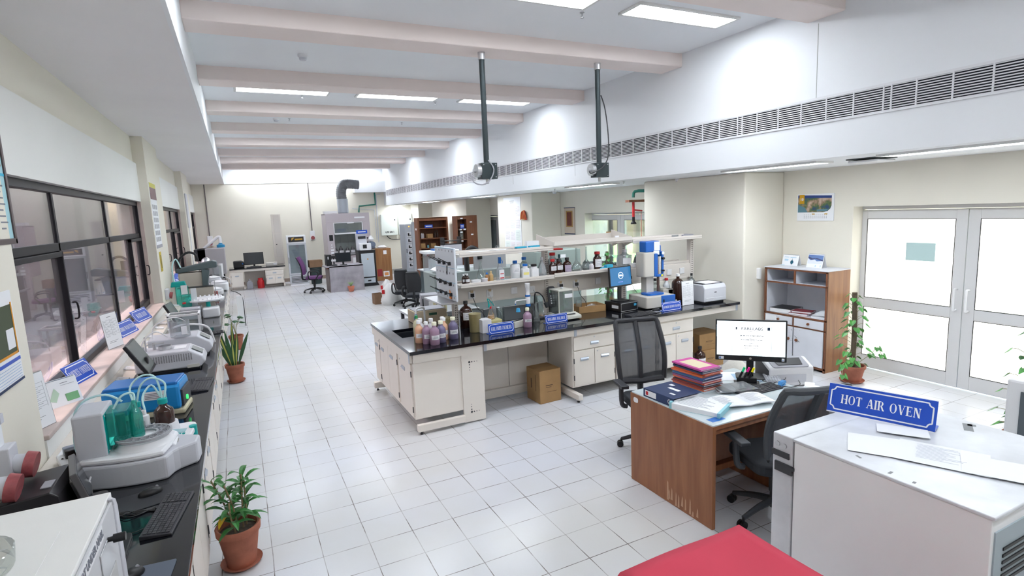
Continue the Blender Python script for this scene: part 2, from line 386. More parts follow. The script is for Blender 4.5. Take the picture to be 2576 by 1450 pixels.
window(2, 11.16, 15.78, [12.6, 14.2], [(11.3, 12.56), (14.25, 15.7)])
window(3, 17.52, YF-.02, [18.8, 20.1], [(17.6, 18.76)])

# ceilings
struct('ceiling', MB().box(-.3, -2, RCZ, RXF+.1, 21.6, RCZ+.15), WHITE_WALL)
struct('ceiling_left_soffit', MB().box(-1.5, -2, SOZ, -.26, 21.6, RCZ+.15), SOFFIT)
struct('trim_3', MB().box(-.262, -2, SOZ-.001, -.235, 21.4, RCZ+.1), FASCIA)
struct('ceiling_right_low', MB().box(RXF+.002, -2, LCZ, 7.6, 21.6, LCZ+.12), WHITE_WALL)
struct('wall_right_fascia', MB().box(RXF, -2, LCZ-.001, RXF+.12, 21.4, RCZ+.1), FASCIA)
for i, y in enumerate([-.75, 1.31, 3.375, 5.43, 7.58, 9.66, 11.69, 13.78, 15.83, 17.9, 19.95]):
    struct('trim_%d' % (10+i), MB().box(-.24, y, 3.865, RXF+.01, y+.38, RCZ+.05), PINK, bev=.012)
# air grille strip in the fascia
g = MB(); y0, y1 = .4, 20.8
g.box(RXF-.012, y0, 3.128, RXF-.001, y1, 3.15); g.box(RXF-.012, y0, 2.905, RXF-.001, y1, 2.927)
gr = tag(g.build('air_grille', mat('grille_white', (.80, .80, .83), .5)), 'long white slatted air grille running along the upper right fascia', 'grille')
MB().box(RXF-.004, y0, 2.927, RXF-.001, y1, 3.128).build('dark_backing', mat('duct_shade', (.01, .012, .018), .8), gr)  # near-black sheet paints the shade of an opening behind the slats
sl = MB(); k = 0
for i in range(10): z = 2.937+i*.0202; sl.add([(RXF-.010, y0, z), (RXF-.004, y0, z+.008), (RXF-.004, y1, z+.008), (RXF-.010, y1, z)], [(0, 1, 2, 3)])
sl.build('slat', GL_ if (GL_ := MATS['grille_white']) else None, gr, solid=.004)
dv = MB(); y = y0
while y < y1:
    dv.box(RXF-.013, y-.006, 2.92, RXF-.004, y+.006, 3.135); y += .26
    if int(y*10) % 15 == 0: dv.box(RXF-.013, y-.07, 2.92, RXF-.004, y-.058, 3.135)
dv.build('divider_bars', MATS['grille_white'], gr)
# joints of the fascia boards
j = MB()
for y in (3.63,): j.box(RXF-.002, y, 3.15, RXF, y+.006, 3.83)
for y in (7.9, 10.2): j.box(RXF-.002, y, 2.72, RXF, y+.004, 2.90)
struct('trim_5', j, mat('joint_line', (.42, .44, .42), .8))

# far wall: cream below, white board above
struct('wall_back', MB().box(-1.5, YF, 0, 7.6, YF+.2, 4.3), WALL)
struct('wall_back_upper', MB().box(-.24, YF-.02, SOZ-.01, RXF, YF, RCZ), FASCIA)
struct('trim_6', MB().box(3.97, YF-.35, 3.07, RXF, YF, SOZ), FASCIA)
struct('wall_front', MB().box(-1.5, -2.2, 0, 7.6, -2, 4.3), WALL)
struct('baseboard_back', MB().box(-1.1, YF-.012, 0, 6.9, YF, .12), mat('brown_skirting', (.35, .27, .22), .5))

# right wall (x = 6.9) with two deep door openings, thick wall, and the wide columns in front of it
WX = 6.9; DH = 2.07
mb = MB()
OPEN = [(1.95, 4.354), (8.05, 10.33), (14.0, 16.3)]
ys = [-2]+[v for o in OPEN for v in o]+[YF+.1]
for a, b_ in zip(ys[0::2], ys[1::2]): mb.box(WX, a, 0, 7.5, b_, LCZ)
for a, b_ in OPEN: mb.box(WX, a, DH, 7.5, b_, LCZ)
struct('wall_right', mb, WALL)
mb = MB(); mb.box(6.13, 5.34, 0, WX, 7.40, LCZ); struct('wall_right_column', mb, WALL, bev=.02)
mb = MB(); mb.box(6.12, 11.33, 0, WX, 13.2, LCZ); struct('wall_right_column_poster', mb, WALL, bev=.02)
mb = MB(); mb.box(6.12, 15.4, 0, WX, 18.6, LCZ); struct('wall_right_column_far', mb, WALL, bev=.01)

# doors in white aluminium
ALU = mat('white_aluminium_frame', (.66, .655, .66), .4)
FROST = mat('frosted_door_film', (.85, .86, .80), .5, emit=(1, 1, .93), es=1.05)  # emission stands in for daylight shining through the film
CLEAR = glassy('door_glass', (.9, .95, .92), .05)
def double_door(i, y0, y1, pane, frost):
    X0, X1 = 7.09, 7.15; w = .07; m_ = MB()
    m_.box(X0, y0, 0, X1, y0+.045, DH); m_.box(X0, y1-.045, 0, X1, y1, DH); m_.box(X0, y0, DH-.045, X1, y1, DH)
    d = struct('door_%d' % i, m_, ALU, bev=.004)
    ym = (y0+y1)/2
    for a, b_ in ((y0+.05, ym-.003), (ym+.003, y1-.05)):
        lf = MB(); t = .11
        lf.box(X0+.004, a, .01, X1-.004, a+t, DH-.05); lf.box(X0+.004, b_-t, .01, X1-.004, b_, DH-.05)
        lf.box(X0+.005, a+t, .01, X1-.005, b_-t, .17); lf.box(X0+.005, a+t, .80, X1-.005, b_-t, .92); lf.box(X0+.005, a+t, DH-.16, X1-.005, b_-t, DH-.05)
        leaf = lf.build('door_leaf', ALU, d, bev=.004)
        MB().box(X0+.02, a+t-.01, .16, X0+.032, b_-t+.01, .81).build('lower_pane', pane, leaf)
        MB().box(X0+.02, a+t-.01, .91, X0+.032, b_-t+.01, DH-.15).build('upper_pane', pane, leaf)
        gk = MB()
        for z0, z1 in ((.17, .80), (.92, DH-.16)):
            gk.box(X0+.001, a+t, z0, X0+.006, a+t+.006, z1); gk.box(X0+.001, b_-t-.006, z0, X0+.006, b_-t, z1); gk.box(X0+.001, a+t, z0, X0+.006, b_-t, z0+.006); gk.box(X0+.001, a+t, z1-.006, X0+.006, b_-t, z1)
        gk.build('rubber_seal', BLACK, leaf)
        hy = b_-.055 if b_ < ym+.1 and b_ <= ym else a+.055
        MB().tube([(X0, hy, 1.13), (X0-.05, hy, 1.135), (X0-.06, hy, 1.10), (X0-.06, hy, .93), (X0-.05, hy, .895), (X0, hy, .90)], .011, 8).build('door_handle', WHITEPL, leaf)
    return d
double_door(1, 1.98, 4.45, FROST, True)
double_door(2, 8.0, 10.6, CLEAR, False)
double_door(3, 14.1, 16.6, mat('grey_glass_pane', (.40, .46, .48), .3), False)
tag(MB().box(7.104, 3.52, 1.42, 7.107, 3.83, 1.63).build('notice_sheet', mat('pale_blue_paper', (.50, .66, .66), .8)), 'pale blue notice stuck behind the frosted pane of the white door', 'notice')

# lights in the ceilings ------------------------------------------------------
DIFF = mat('lamp_diffuser', (1, 1, 1), .5, emit=(.88, .94, 1), es=LAMP)
FRAME = mat('lamp_frame', (.78, .78, .76), .5)
def ceiling_light(x0, y0, x1, y1, z, label, group):
    t = thing('ceiling_light', label, 'light', ((x0+x1)/2, (y0+y1)/2, z), group=group)
    w, d = x1-x0, y1-y0; f = MB()
    f.box(-w/2, -d/2, -.022, w/2, -d/2+.03, .01); f.box(-w/2, d/2-.03, -.022, w/2, d/2, .01); f.box(-w/2, -d/2+.03, -.022, -w/2+.03, d/2-.03, .01); f.box(w/2-.03, -d/2+.03, -.022, w/2, d/2-.03, .01)
    f.build('frame', FRAME, t, bev=.003)
    MB().box(-w/2+.028, -d/2+.028, -.018, w/2-.028, d/2-.028, .0).build('diffuser', DIFF, t)
ROWS = [(-.2, 'behind the viewpoint'), (4.19, 'near row'), (8.54, 'row past the second beam'), (12.72, 'row'), (16.9, 'row'), (20.55, 'far')]
XS = [(.15, 'left'), (1.80, 'middle'), (3.45, 'right')]
for y, rn in ROWS:
    for x, cn in XS:
        if y == 4.19: lb = {'left': 'flat ceiling light of the nearest row, close to the left soffit', 'middle': 'bright rectangular ceiling light cut by the top of the photo', 'right': 'large bright ceiling light between the two nearest pink beams'}[cn]
        elif y == 8.54: lb = {'left': 'leftmost of the three thin bright lights behind the pink beam', 'middle': 'middle of the three thin bright lights behind the pink beam', 'right': 'rightmost of the three thin bright lights, behind the left hanging pipe'}[cn]
        elif y < 0: lb = '%s flat ceiling light behind the viewpoint' % cn
        else: lb = '%s flat ceiling light %s' % (cn, {12.72: 'in the bay of the sixth pink beam', 16.9: 'in the bay of the eighth pink beam', 20.55: 'washing the white board at the far wall'}[y])
        ceiling_light(x, y, x+1.26, y+.33, RCZ, lb, 'flat lights in the recessed ceiling')
for (y0, lb) in [(1.95, 'long bright light in the low ceiling at the right edge, above the white double door'), (3.80, 'bright light in the low ceiling nearest the hanging wall calendar, left of the round diffuser'), (7.43, 'bright light in the low ceiling beyond the right hanging pipe'), (12.1, 'dim thin light in the low ceiling above the poster column'), (16.2, 'small bright light in the low ceiling above the open brown shelf'), (20.0, 'farthest low ceiling light, above the two white panels on the wall')]:
    ceiling_light(5.38, y0, 5.66, y0+1.26, LCZ, lb, 'lights in the low right ceiling')
# ceiling air diffuser, detectors, sprinklers
t = thing('air_diffuser', 'square white air diffuser in the low ceiling between two lights', 'vent', (5.80, 3.50, LCZ))
MB().box(-.16, -.16, -.012, .16, .16, .0).build('base_plate', mat('dark_vent_gap', (.05, .06, .06), .7), t)
MB().box(-.15, -.15, -.045, .15, .15, -.02).build('face_plate', WHITEPL, t, bev=.01)
def detector(p, lb, g='round detectors under the recessed ceiling'):
    t = thing('smoke_detector', lb, 'detector', p, group=g)
    MB().lathe([(.055, 0), (.055, -.015), (.045, -.03)], 20).build('base', WHITEPL, t, smooth=True)
    MB().lathe([(.040, -.03), (.042, -.045), (.034, -.058)], 20).build('sensor_head', LGREY, t, smooth=True)
detector((.85, 6.82, RCZ), 'round smoke detector under the ceiling between the nearest two beams on the left')
detector((.83, 11.1, RCZ), 'small smoke detector beyond the row of three thin lights')
detector((6.25, 10.5, LCZ), 'smoke detector in the low ceiling right of the garland column', 'detectors in the low ceiling')
detector((6.17, 6.63, LCZ-0), 'flat grey detector on the low ceiling above the shelf end', 'detectors in the low ceiling')
def sprinkler(p, lb):
    t = thing('sprinkler', lb, 'sprinkler', p, group='small sprinkler heads')
    MB().lathe([(.022, 0), (.022, -.006), (.008, -.008), (.008, -.035)], 10).build('nozzle', STEEL, t)
    MB().lathe([(.018, -.045), (.018, -.05)], 10).build('deflector', STEEL, t)
    MB().tube([(-.008, 0, -.03), (-.013, 0, -.04), (-.008, 0, -.047)], .003, 5).build('arm', STEEL, t)
for p, lb in [((1.057, 8.95, RCZ), 'small sprinkler under the leftmost thin ceiling light'), ((3.13, 8.99, RCZ), 'small sprinkler at the right end of the middle thin ceiling light'), ((3.11, 4.62, RCZ), 'sprinkler beside the bright light at the top of the photo'), ((1.05, 11.06, RCZ), 'tiny sprinkler beside the far smoke detector'), ((3.14, 11.1, RCZ), 'tiny sprinkler under the third ceiling strip, right of the middle'), ((5.60, 9.4, LCZ), 'sprinkler in the low ceiling near the right hanging pipe'), ((5.45, 7.05, LCZ), 'sprinkler in the low ceiling above the column edge')]:
    sprinkler(p, lb)

# outside the left windows: pale pink facade, paving; outside the doors: lawn and trees
struct('trim_30', MB().box(-9, -3, -.12, -1.5, 30, -.02), mat('outdoor_paving', (.30, .25, .23), .8, noise=.3, nscale=3))
ext = mat('pink_stone_facade', (.50, .37, .35), .7); n = ext.node_tree.nodes; l = ext.node_tree.links
bt = n.new('ShaderNodeTexBrick'); tc = n.new('ShaderNodeTexCoord'); mp = n.new('ShaderNodeMapping'); mp.inputs['Rotation'].default_value = (0, PI/2, PI/2)
l.new(tc.outputs['Object'], mp.inputs[0]); l.new(mp.outputs[0], bt.inputs[0]); bt.inputs['Scale'].default_value = 1; bt.inputs['Brick Width'].default_value = 1.3; bt.inputs['Row Height'].default_value = .7; bt.inputs['Mortar Size'].default_value = .012
bt.inputs['Color1'].default_value = (.17, .12, .115, 1); bt.inputs['Color2'].default_value = (.145, .105, .10, 1); bt.inputs['Mortar'].default_value = (.2, .15, .14, 1); l.new(bt.outputs[0], n['Principled BSDF'].inputs[0])
fac = tag(MB().box(-5.4, -3, 0, -5.0, 30, 4.2).build('facade', ext), 'pink stone wall of the building outside the windows', 'building')
for k in range(8): MB().box(-5.05, -1+k*3.6, 0, -4.8, -.4+k*3.6, 4.2).build('pilaster', mat('grey_pilaster', (.12, .105, .105), .7), fac)
struct('trim_31', MB().box(7.5, -3, -.12, 30, 30, -.02), mat('lawn', (.20, .34, .10), .9, noise=.4, nscale=4))
struct('trim_32', MB().box(8.9, -3, -.06, 12.2, 30, 0), mat('pale_path', (.62, .60, .52), .9))
struct('trim_33', MB().box(7.5, 7.2, -.05, 8.4, 11.5, 0), mat('grey_step', (.32, .34, .32), .6))
for k, (x, y, h) in enumerate([(14.5, 15.5, 4.2), (16.5, 20.5, 4.5), (19.5, 14, 4), (12.5, 20.2, 4), (21, 25.5, 5)]):
    t = thing('tree', 'tree number %s from the door on the lawn outside the glass doors' % ['one', 'three', 'four', 'two', 'five'][k], 'tree', (x, y, -.02), group='trees on the lawn outside')
    MB().tube([(0, 0, 0), (.1, .1, h*.4), (-.1, .2, h*.7), (.2, 0, h)], lambda u: .17-.09*u, 8).build('trunk', mat('bark', (.12, .09, .07), .9), t)
    random.seed(50+k); fo = MB()
    for q in range(220):
        a = random.random()*6.28; r = 1.5*random.random()**.5; z = h*.75+random.random()*1.8
        u = Vector((random.gauss(0, 1), random.gauss(0, 1), random.gauss(0, 1))).normalized()*.22; v = u.orthogonal().normalized()*.14; c = Vector((r*math.cos(a), r*math.sin(a), z))
        fo.quad(c-u, c-v, c+u, c+v)
    fo.build('foliage', LEAF, t)
# ================================================================== island bench
TZ = .87
def rail_handle(mb, x, z, w=.10, h=.028, d=.016, y=0, rz=0):
    pass
def front_unit(name, x0, x1, z0, z1, parent, knob='handle', lock=None, proud=.018, hw=.11):
    """door or drawer front lying in the local xz plane at y=0, facing -y, with recessed pull and lock"""
    o = MB().box(x0+.004, -proud, z0+.004, x1-.004, 0, z1-.004).build(name, IVORY, parent, bev=.002)
    return o
def pull(parent, cx, cz, w=.11, proud=.018):
    m_ = MB(); m_.box(cx-w/2, -proud-.004, cz-.020, cx+w/2, -proud, cz-.015); m_.box(cx-w/2, -proud-.004, cz+.015, cx+w/2, -proud, cz+.020)
    m_.box(cx-w/2, -proud-.004, cz-.02, cx-w/2+.006, -proud, cz+.02); m_.box(cx+w/2-.006, -proud-.004, cz-.02, cx+w/2, -proud, cz+.02)
    m_.box(cx-w/2, -proud-.002, cz-.02, cx+w/2, -proud-.0005, cz+.02)
    m_.add([(cx-w/2, -proud-.004, cz+.017), (cx+w/2, -proud-.004, cz+.017), (cx+w/2, -proud-.016, cz+.002), (cx-w/2, -proud-.016, cz+.002)], [(0, 1, 2, 3)])
    return m_.build('handle', HANDLE, parent, label='blue grey metal pull')
def lock(parent, cx, cz, proud=.018):
    return MB().cyl((cx, -proud-.004, cz), (cx, -proud, cz), .008, n=10).build('lock', STEEL, parent)
def hinges(parent, x, zs, proud=.018):
    for z in zs: MB().box(x-.004, -proud-.003, z-.03, x+.004, -proud+.006, z+.03).build('hinge', DARK, parent)

def base_cabinet(label, x, y, rz, w, d, z0, z1, kind='drawer2', group='bench cabinets', locks=True):
    """cabinet whose front faces local -y"""
    c = thing('base_cabinet', label, 'cabinet', (x, y, 0), rz, group)
    MB().box(0, 0, z0, w, d, z1).build('body', IVORY, c, bev=.003)
    zd = z1-.17
    if kind == 'drawer2':
        dr = front_unit('drawer', .015, w-.015, zd, z1-.012, c); pull(dr, w/2, (zd+z1)/2-.02); lock(dr, w/2, z1-.035)
        for a, b_ in ((.015, w/2), (w/2, w-.015)):
            do = front_unit('door', a, b_, z0+.015, zd-.004, c); pull(do, (a+b_)/2, zd-.11)
            hinges(do, a+.002 if a < w/2-.01 else b_-.002, (z0+.12, zd-.12))
            if a > .1: lock(do, a+.04, zd-.04)
    elif kind == 'doors':
        n_ = max(1, round(w/.42)); 
        for k in range(n_):
            a = .01+(w-.02)*k/n_; b_ = .01+(w-.02)*(k+1)/n_
            do = front_unit('door', a, b_, z0+.01, z1-.012, c); pull(do, (a+b_)/2, z1-.12); hinges(do, b_-.002 if k % 2 else a+.002, (z0+.12, z1-.12)); lock(do, a+.05 if k % 2 else b_-.05, z1-.05)
    elif kind == 'drawers':
        for k in range(3):
            a = z1-.012-(z1-z0-.03)*(k+1)/3; b_ = z1-.012-(z1-z0-.03)*k/3
            dr = front_unit('drawer', .015, w-.015, a, b_, c); pull(dr, w/2, (a+b_)/2); lock(dr, w/2, b_-.03)
    return c

# worktop with a sink opening
sx0, sx1, sy0, sy1 = 1.50, 1.86, 5.86, 6.33
mb = MB()
X0, X1, Y0, Y1 = 1.39, 5.90, 5.19, 6.96
mb.box(X0, Y0, .835, sx0, Y1, TZ).box(sx1, Y0, .835, X1, Y1, TZ).box(sx0, Y0, .835, sx1, sy0, TZ).box(sx0, sy1, .835, sx1, Y1, TZ)
wt = tag(mb.build('worktop', GRANITE), 'glossy black stone worktop of the island bench, with an undermount sink', 'worktop')
mb = MB(); mb.box(sx0-.01, sy0-.01, .60, sx1+.01, sy1+.01, .61); mb.box(sx0-.012, sy0-.01, .60, sx0, sy1+.01, .834); mb.box(sx1, sy0-.01, .60, sx1+.012, sy1+.01, .834); mb.box(sx0-.01, sy0-.012, .60, sx1+.01, sy0, .834); mb.box(sx0-.01, sy1, .60, sx1+.01, sy1+.012, .834)
mb.build('sink_bowl', mat('dark_sink', (.02, .022, .028), .3), wt, bev=.006)
MB().lathe([(.025, 0), (.025, .006), (.012, .008)], 14, (1.68, 6.1, .61)).build('drain', STEEL, wt)

c = thing('sink_cabinet', 'ivory sink cabinet closing the left end of the island bench', 'cabinet', (1.43, 6.92, 0), -PI/2, group='island cabinets')
Lc = 1.64
MB().box(0, 0, .155, Lc, .05, .735).box(0, .05, .155, .02, .5, .735).box(Lc-.03, .05, .155, Lc, .50, .735).box(0, 0, .14, Lc, .5, .158).build('body', IVORY, c, bev=.003)
for a, b_, hx in ((.0, .28, .13), (.30, .70, .44), (.70, 1.10, .86), (1.16, Lc, 1.36)):
    do = front_unit('door', a, b_, .165, .728, c); pull(do, hx, .625); hinges(do, b_-.004, (.25, .62)) if a != .3 else hinges(do, a+.004, (.25, .62)); 
    if a in (0., 1.16): lock(do, a+.06 if a else .24, .69)
c2 = tag(MB().box(1.395, 5.255, .74, 1.43, 6.93, .834).build('front_rail', IVORY, bev=.003), 'ivory rail under the worktop along the island end with the sink doors', 'rail')
MB().box(1.393, 5.25, .742, 1.40, 5.27, .832).build('corner_cap', HANDLE, c2)

t = thing('support_panel', 'tall ivory leg panel with a dotted arrow pattern of holes under the bench front', 'panel', (1.94, 5.235, 0))
MB().box(0, 0, .015, .245, .035, .833).build('panel', IVORY, t, bev=.003)
d_ = MB()
for cx, cz, sx, sz in ((.085, .66, 1, -1), (.085, .12, 1, 1)):
    for k, r in enumerate((.012, .007, .005, .004)):
        d_.cyl((cx+sx*k*.028, -.0015, cz), (cx+sx*k*.028, .0, cz), r, n=10)
        if k: d_.cyl((cx, -.0015, cz+sz*k*.028), (cx, 0, cz+sz*k*.028), r, n=10)
d_.build('hole_pattern', DARK, t)
ep = tag(MB().box(1.43, 5.25, .155, 1.94, 5.27, .735).build('end_panel', IVORY, bev=.003), 'plain ivory side panel at the front left corner of the island bench', 'panel')
tag(MB().box(1.43, 5.22, .742, 1.94, 5.25, .833).build('fascia_rail', IVORY, bev=.003), 'short ivory rail under the worktop above the plain side panel', 'rail')
# knee space: back panels, apron rail, foot rails
t = thing('knee_space', 'open ivory knee recess in the island bench with a two-part back panel', 'panel', (2.19, 5.8, 0))
MB().box(0, 0, .12, .55, .02, .834).build('back_panel', IVORY, t, bev=.003); MB().box(.556, 0, .12, 1.09, .02, .834).build('back_panel', IVORY, t, bev=.003)
MB().box(0, -.04, .02, 1.09, .03, .12).build('floor_rail', IVORY, t, bev=.004)
ap = tag(MB().box(2.19, 5.225, .755, 5.88, 5.25, .833).build('apron_rail', IVORY, bev=.003), 'long ivory rail with blue grey joint clips under the island worktop front', 'rail')
for x in (2.19, 3.31, 4.44, 5.86): MB().box(x, 5.222, .752, x+.035, 5.226, .832).build('joint_clip', HANDLE, ap)
def foot(x, y0, y1, lb, w=.06):
    t = thing('foot_rail', lb, 'bench foot', (x, 0, 0), group='foot rails of the island bench')
    MB().box(0, y0, .035, w, y1, .10).build('rail', IVORY, t, bev=.004)
    for y in (y0+.05, y1-.05): MB().lathe([(.016, 0), (.016, .014), (.008, .016), (.008, .036)], 10, (w/2, y, 0)).build('levelling_foot', BLACK, t)
foot(3.27, 5.10, 6.9, 'ivory foot rail sticking out beside the cardboard box under the bench')
t = thing('foot_rail', 'long ivory foot rail along the floor under the sink end of the bench', 'bench foot', (1.43, 5.20, 0), group='foot rails of the island bench')
MB().box(.0, .0, .035, .51, .05, .105).build('rail', IVORY, t, bev=.004)
MB().box(-.06, 1.68, .035, .1, 1.75, .11).build('rear_rail', IVORY, t, bev=.004)
for x, y in ((.04, .025), (-.02, 1.71)): MB().lathe([(.016, 0), (.016, .014), (.008, .016), (.008, .036)], 10, (x, y, 0)).build('levelling_foot', BLACK, t)
for x, lb in ((3.29, 'ivory cabinet with one drawer and two doors beside the cardboard box'), (3.91, 'ivory cabinet behind the far black mesh chair, middle of the island row'), (4.53, 'ivory cabinet at the right end of the island row, next to the boxes')):
    base_cabinet(lb, x, 5.25, 0, .60, .55, .14, .75, 'drawer2', 'island cabinets')
tag(MB().box(3.29, 6.25, .12, 5.86, 6.27, .834).build('bench_back_board', IVORY), 'ivory back panel of the island bench seen behind the stacked boxes', 'panel')

# reagent rack ---------------------------------------------------------------
rk = thing('reagent_rack', 'two-tier ivory reagent shelf rack standing on the island bench', 'rack', (0, 6.05, TZ))
slot = mat('slot_dark', (.05, .045, .04), .8)
PX = [2.17, 3.40, 4.60, 5.82]
for x in PX:
    po = MB().box(x, -.04, 0, x+.055, .04, .845).build('post', IVORY2, rk, bev=.004)
    s_ = MB()
    for dx in (.014, .034):
        for k in range(29): s_.box(x+dx, -.0415, .03+k*.028, x+dx+.007, -.039, .045+k*.028)
    s_.build('slot_row', slot, po)
def rshelf(x0, x1, z, y0=-.23, y1=.0, name='shelf'):
    s_ = MB().box(x0, y0, z, x1, y1, z+.012).box(x0, y0-.006, z-.018, x1, y0+.008, z+.032).box(x0, y1-.008, z, x1, y1, z+.03)
    s = s_.build(name, IVORY2, rk, bev=.004)
    MB().box(x0+.002, y0-.008, z+.004, x1-.002, y0-.005, z+.008).build('edge_groove', mat('grey_groove', (.42, .38, .37), .6), s)
    for x in (x0+.004, x1-.012):
        MB().prism([(y0+.01, z), (y1-.0, z), (y1, z-.07)], x, x+.008, 'x').build('bracket', IVORY2, s)
for i in range(3):
    a, b_ = (PX[i]+.03, PX[i+1]+.022)
    dz = .025 if i == 1 else 0
    rshelf(a, b_, .86+dz-.01); rshelf(a, b_, .86+dz-.01, .0, .23)
    if i < 2: rshelf(a, b_, .50+dz*.6)
    rshelf(a, b_, .48, .0, .23)
    pn = MB().box(a, -.03, .275, b_, .03, .47).build('socket_panel', IVORY2, rk, bev=.003)
    MB().box(a, -.035, .262, b_, .035, .285).build('panel_rail', IVORY2, rk, bev=.003)
# peg board at the end
pb = thing('drying_pegboard', 'white drying board with slanting black pegs at the left end of the rack', 'drying board', (2.10, 6.05, 1.22))
MB().box(0, -.33, 0, .025, .33, .60).build('board', mat('pegboard_white', (.74, .78, .84), .4), pb, bev=.008)
h_ = MB(); 
for z in (.55, .30, .17, .03):
    for k in range(6): y = -.28+k*.11; h_.box(-.002, y, z, .0, y+.008, z+.022)
h_.build('hole_row', DARK, pb)
hl = MB()
for z in (.585, .37, .205, .06): hl.box(-.0015, -.33, z, 0, .33, z+.004)
hl.build('blue_line', mat('light_blue_line', (.25, .55, .75), .5), pb)
for z in (.42, .19, .07):
    for k in range(3):
        y = -.20+k*.17
        pg = MB().tube([(-.012, y, z), (-.14, y+.01, z+.075)], .005, 6, 0).box(-.03, y-.012, z-.018, 0, y+.012, z+.02); pg.build('peg', BLACK, pb)
MB().tube([(-.03, -.17, .40), (-.035, -.17, .30)], .006, 6, 0).build('drooping_peg', BLACK, pb)
MB().box(-.17, -.30, -.025, .03, .33, -.005).build('drip_tray', STEEL, pb, bev=.003)
MB().prism([(-.20, .02), (-.13, .02), (-.15, .12)], -.010, -.004, 'x').build('orange_tag', mat('orange_tag', (.9, .25, .03), .5), pb)

def socket(x, z, plug=None, y=-.03, s=.085):
    so = MB().box(x-s/2, y-.012, z-s/2, x+s/2, y, z+s/2).build('socket', WHITEPL, rk, bev=.004)
    MB().box(x-.02, y-.0135, z+.012, x-.004, y-.0115, z+.032).build('switch', SIGNW, so, bev=.001)
    return so
for x, z, pl in ((2.404, .362, 1), (2.636, .357, 2), (2.963, .362, 0), (3.207, .348, 0), (3.624, .357, 1), (3.858, .355, 1), (4.201, .364, 0), (4.72, .36, 1), (5.423, .369, 0), (5.66, .371, 0)):
    so = socket(x, z)
    if pl:
        col = BLACK if pl == 1 else WHITEPL
        MB().cbox(x, -.043, z+.042, .035, .004, .03).build('tape', mat('masking_tape', (.55, .43, .28), .8), so)
        k_ = MB().box(x-.018, -.07, z-.02, x+.018, -.042, z+.02)
        k_.tube([(x, -.06, z-.02), (x+.01, -.075, z-.06), (x+.05, -.06, z-.15), (x+.13, -.05, z-.24), (x+.16, -.04, z-.345)], .0035, 6)
        k_.build('plug_and_cord', col, so)

# generic bottles ------------------------------------------------------------
def bottle(label, cat, x, y, z, r, h, body, cap, style='round', lab=None, labz=(.25, .55), group='bottles', name='reagent_bottle', neck=.45, capr=None, liquid=None, seg=18):
    t = thing(name, label, cat, (x, y, z), random.uniform(-.15, .15), group)
    capr = capr or r*neck; ch = min(.03, h*.14); hb = h-ch
    if style == 'round': pr = [(r*.93, 0), (r, .006), (r, hb*.68), (r*.92, hb*.76), (r*.6, hb*.85), (r*neck*.85, hb*.9), (r*neck*.85, hb)]
    elif style == 'wide': pr = [(r*.93, 0), (r, .006), (r, hb*.85), (r*.9, hb*.92), (capr*.9, hb*.96), (capr*.9, hb)]
    elif style == 'erlen': pr = [(r*.95, 0), (r, .006), (r*.92, hb*.12), (r*neck, hb*.72), (r*neck, hb), (r*neck*1.15, hb+.004)]
    elif style == 'flask': pr = [(r*.8, 0), (r, hb*.08), (r*.98, hb*.18), (r*.6, hb*.33), (r*.16, hb*.46), (r*.14, hb), (r*.2, hb+.004)]
    elif style == 'beaker': pr = [(r*.88, 0), (r*.92, .008), (r, h), (r*1.05, h+.004)]
    elif style == 'cone': pr = [(r*.9, 0), (r, .008), (r*.98, hb*.3), (r*.75, hb*.6), (r*.35, hb*.85), (r*.22, hb)]
    elif style == 'square':
        k = MB().rslab(-r, -r*.75, 0, r, r*.75, hb*.78, r*.25, 3); k.lathe([(r*.8, hb*.78), (r*neck, hb*.9), (r*neck, hb)], 14); k.build('body', body, t, bev=.003)
    if style != 'square': MB().lathe(pr, seg, caps=style != 'beaker').build('body', body, t, smooth=True, solid=.0 if style != 'beaker' else .003)
    if style == 'beaker': MB().lathe([(r*.88, .004), (r*.86, .001)], seg).build('base', body, t)
    if cap: MB().lathe([(capr, hb-.004), (capr, hb+ch*.9), (capr*.9, hb+ch)], 14).build('cap', cap, t, smooth=True)
    if liquid:
        lh = liquid[1]*hb
        MB().lathe([(r*.88, .004), (r*.93, .012), (r*.93, lh) if style != 'erlen' else (r*.8, lh)], seg).build('liquid', liquid[0], t, smooth=True)
    if lab:
        if style == 'square': MB().box(-r*.75, -r*.77-.001, hb*labz[0], r*.75, -r*.75, hb*labz[1]).build('paper_label', lab, t)
        else:
            vs = []; 
            for k in range(9):
                a = -PI/2 + (k-4)*.24; vs += [(r*1.012*math.cos(a), r*1.012*math.sin(a), hb*labz[0]), (r*1.012*math.cos(a), r*1.012*math.sin(a), hb*labz[1])]
            MB().add(vs, [(2*k, 2*k+2, 2*k+3, 2*k+1) for k in range(8)]).build('paper_label', lab, t)
            ink = MB(); 
            for q in range(3):
                zz = hb*(labz[0]+(labz[1]-labz[0])*(.25+.22*q)); vv = []
                for k in range(7):
                    a = -PI/2+(k-3)*(.2-.03*q); vv += [(r*1.02*math.cos(a), r*1.02*math.sin(a), zz), (r*1.02*math.cos(a), r*1.02*math.sin(a), zz+hb*.018)]
                ink.add(vv, [(2*k, 2*k+2, 2*k+3, 2*k+1) for k in range(6)])
            ink.build('label_print', INK, t)
    return t
LAB = mat('bottle_label', (.80, .80, .83), .6)
def trans(name, col, rough=.35): return mat(name, col, rough, spec=.5)
MAUVE = trans('mauve_bottle', (.36, .23, .33)); PEACH = trans('peach_bottle', (.72, .42, .27)); BVIO = trans('blue_violet_bottle', (.17, .15, .26)); CLOUD = trans('milky_bottle', (.62, .60, .64)); CREAMCAP = mat('cream_cap', (.82, .80, .62), .4)
NAT = mat('frosted_white_plastic', (.72, .74, .76), .35)
G1 = 'rinse bottles beside the island sink'
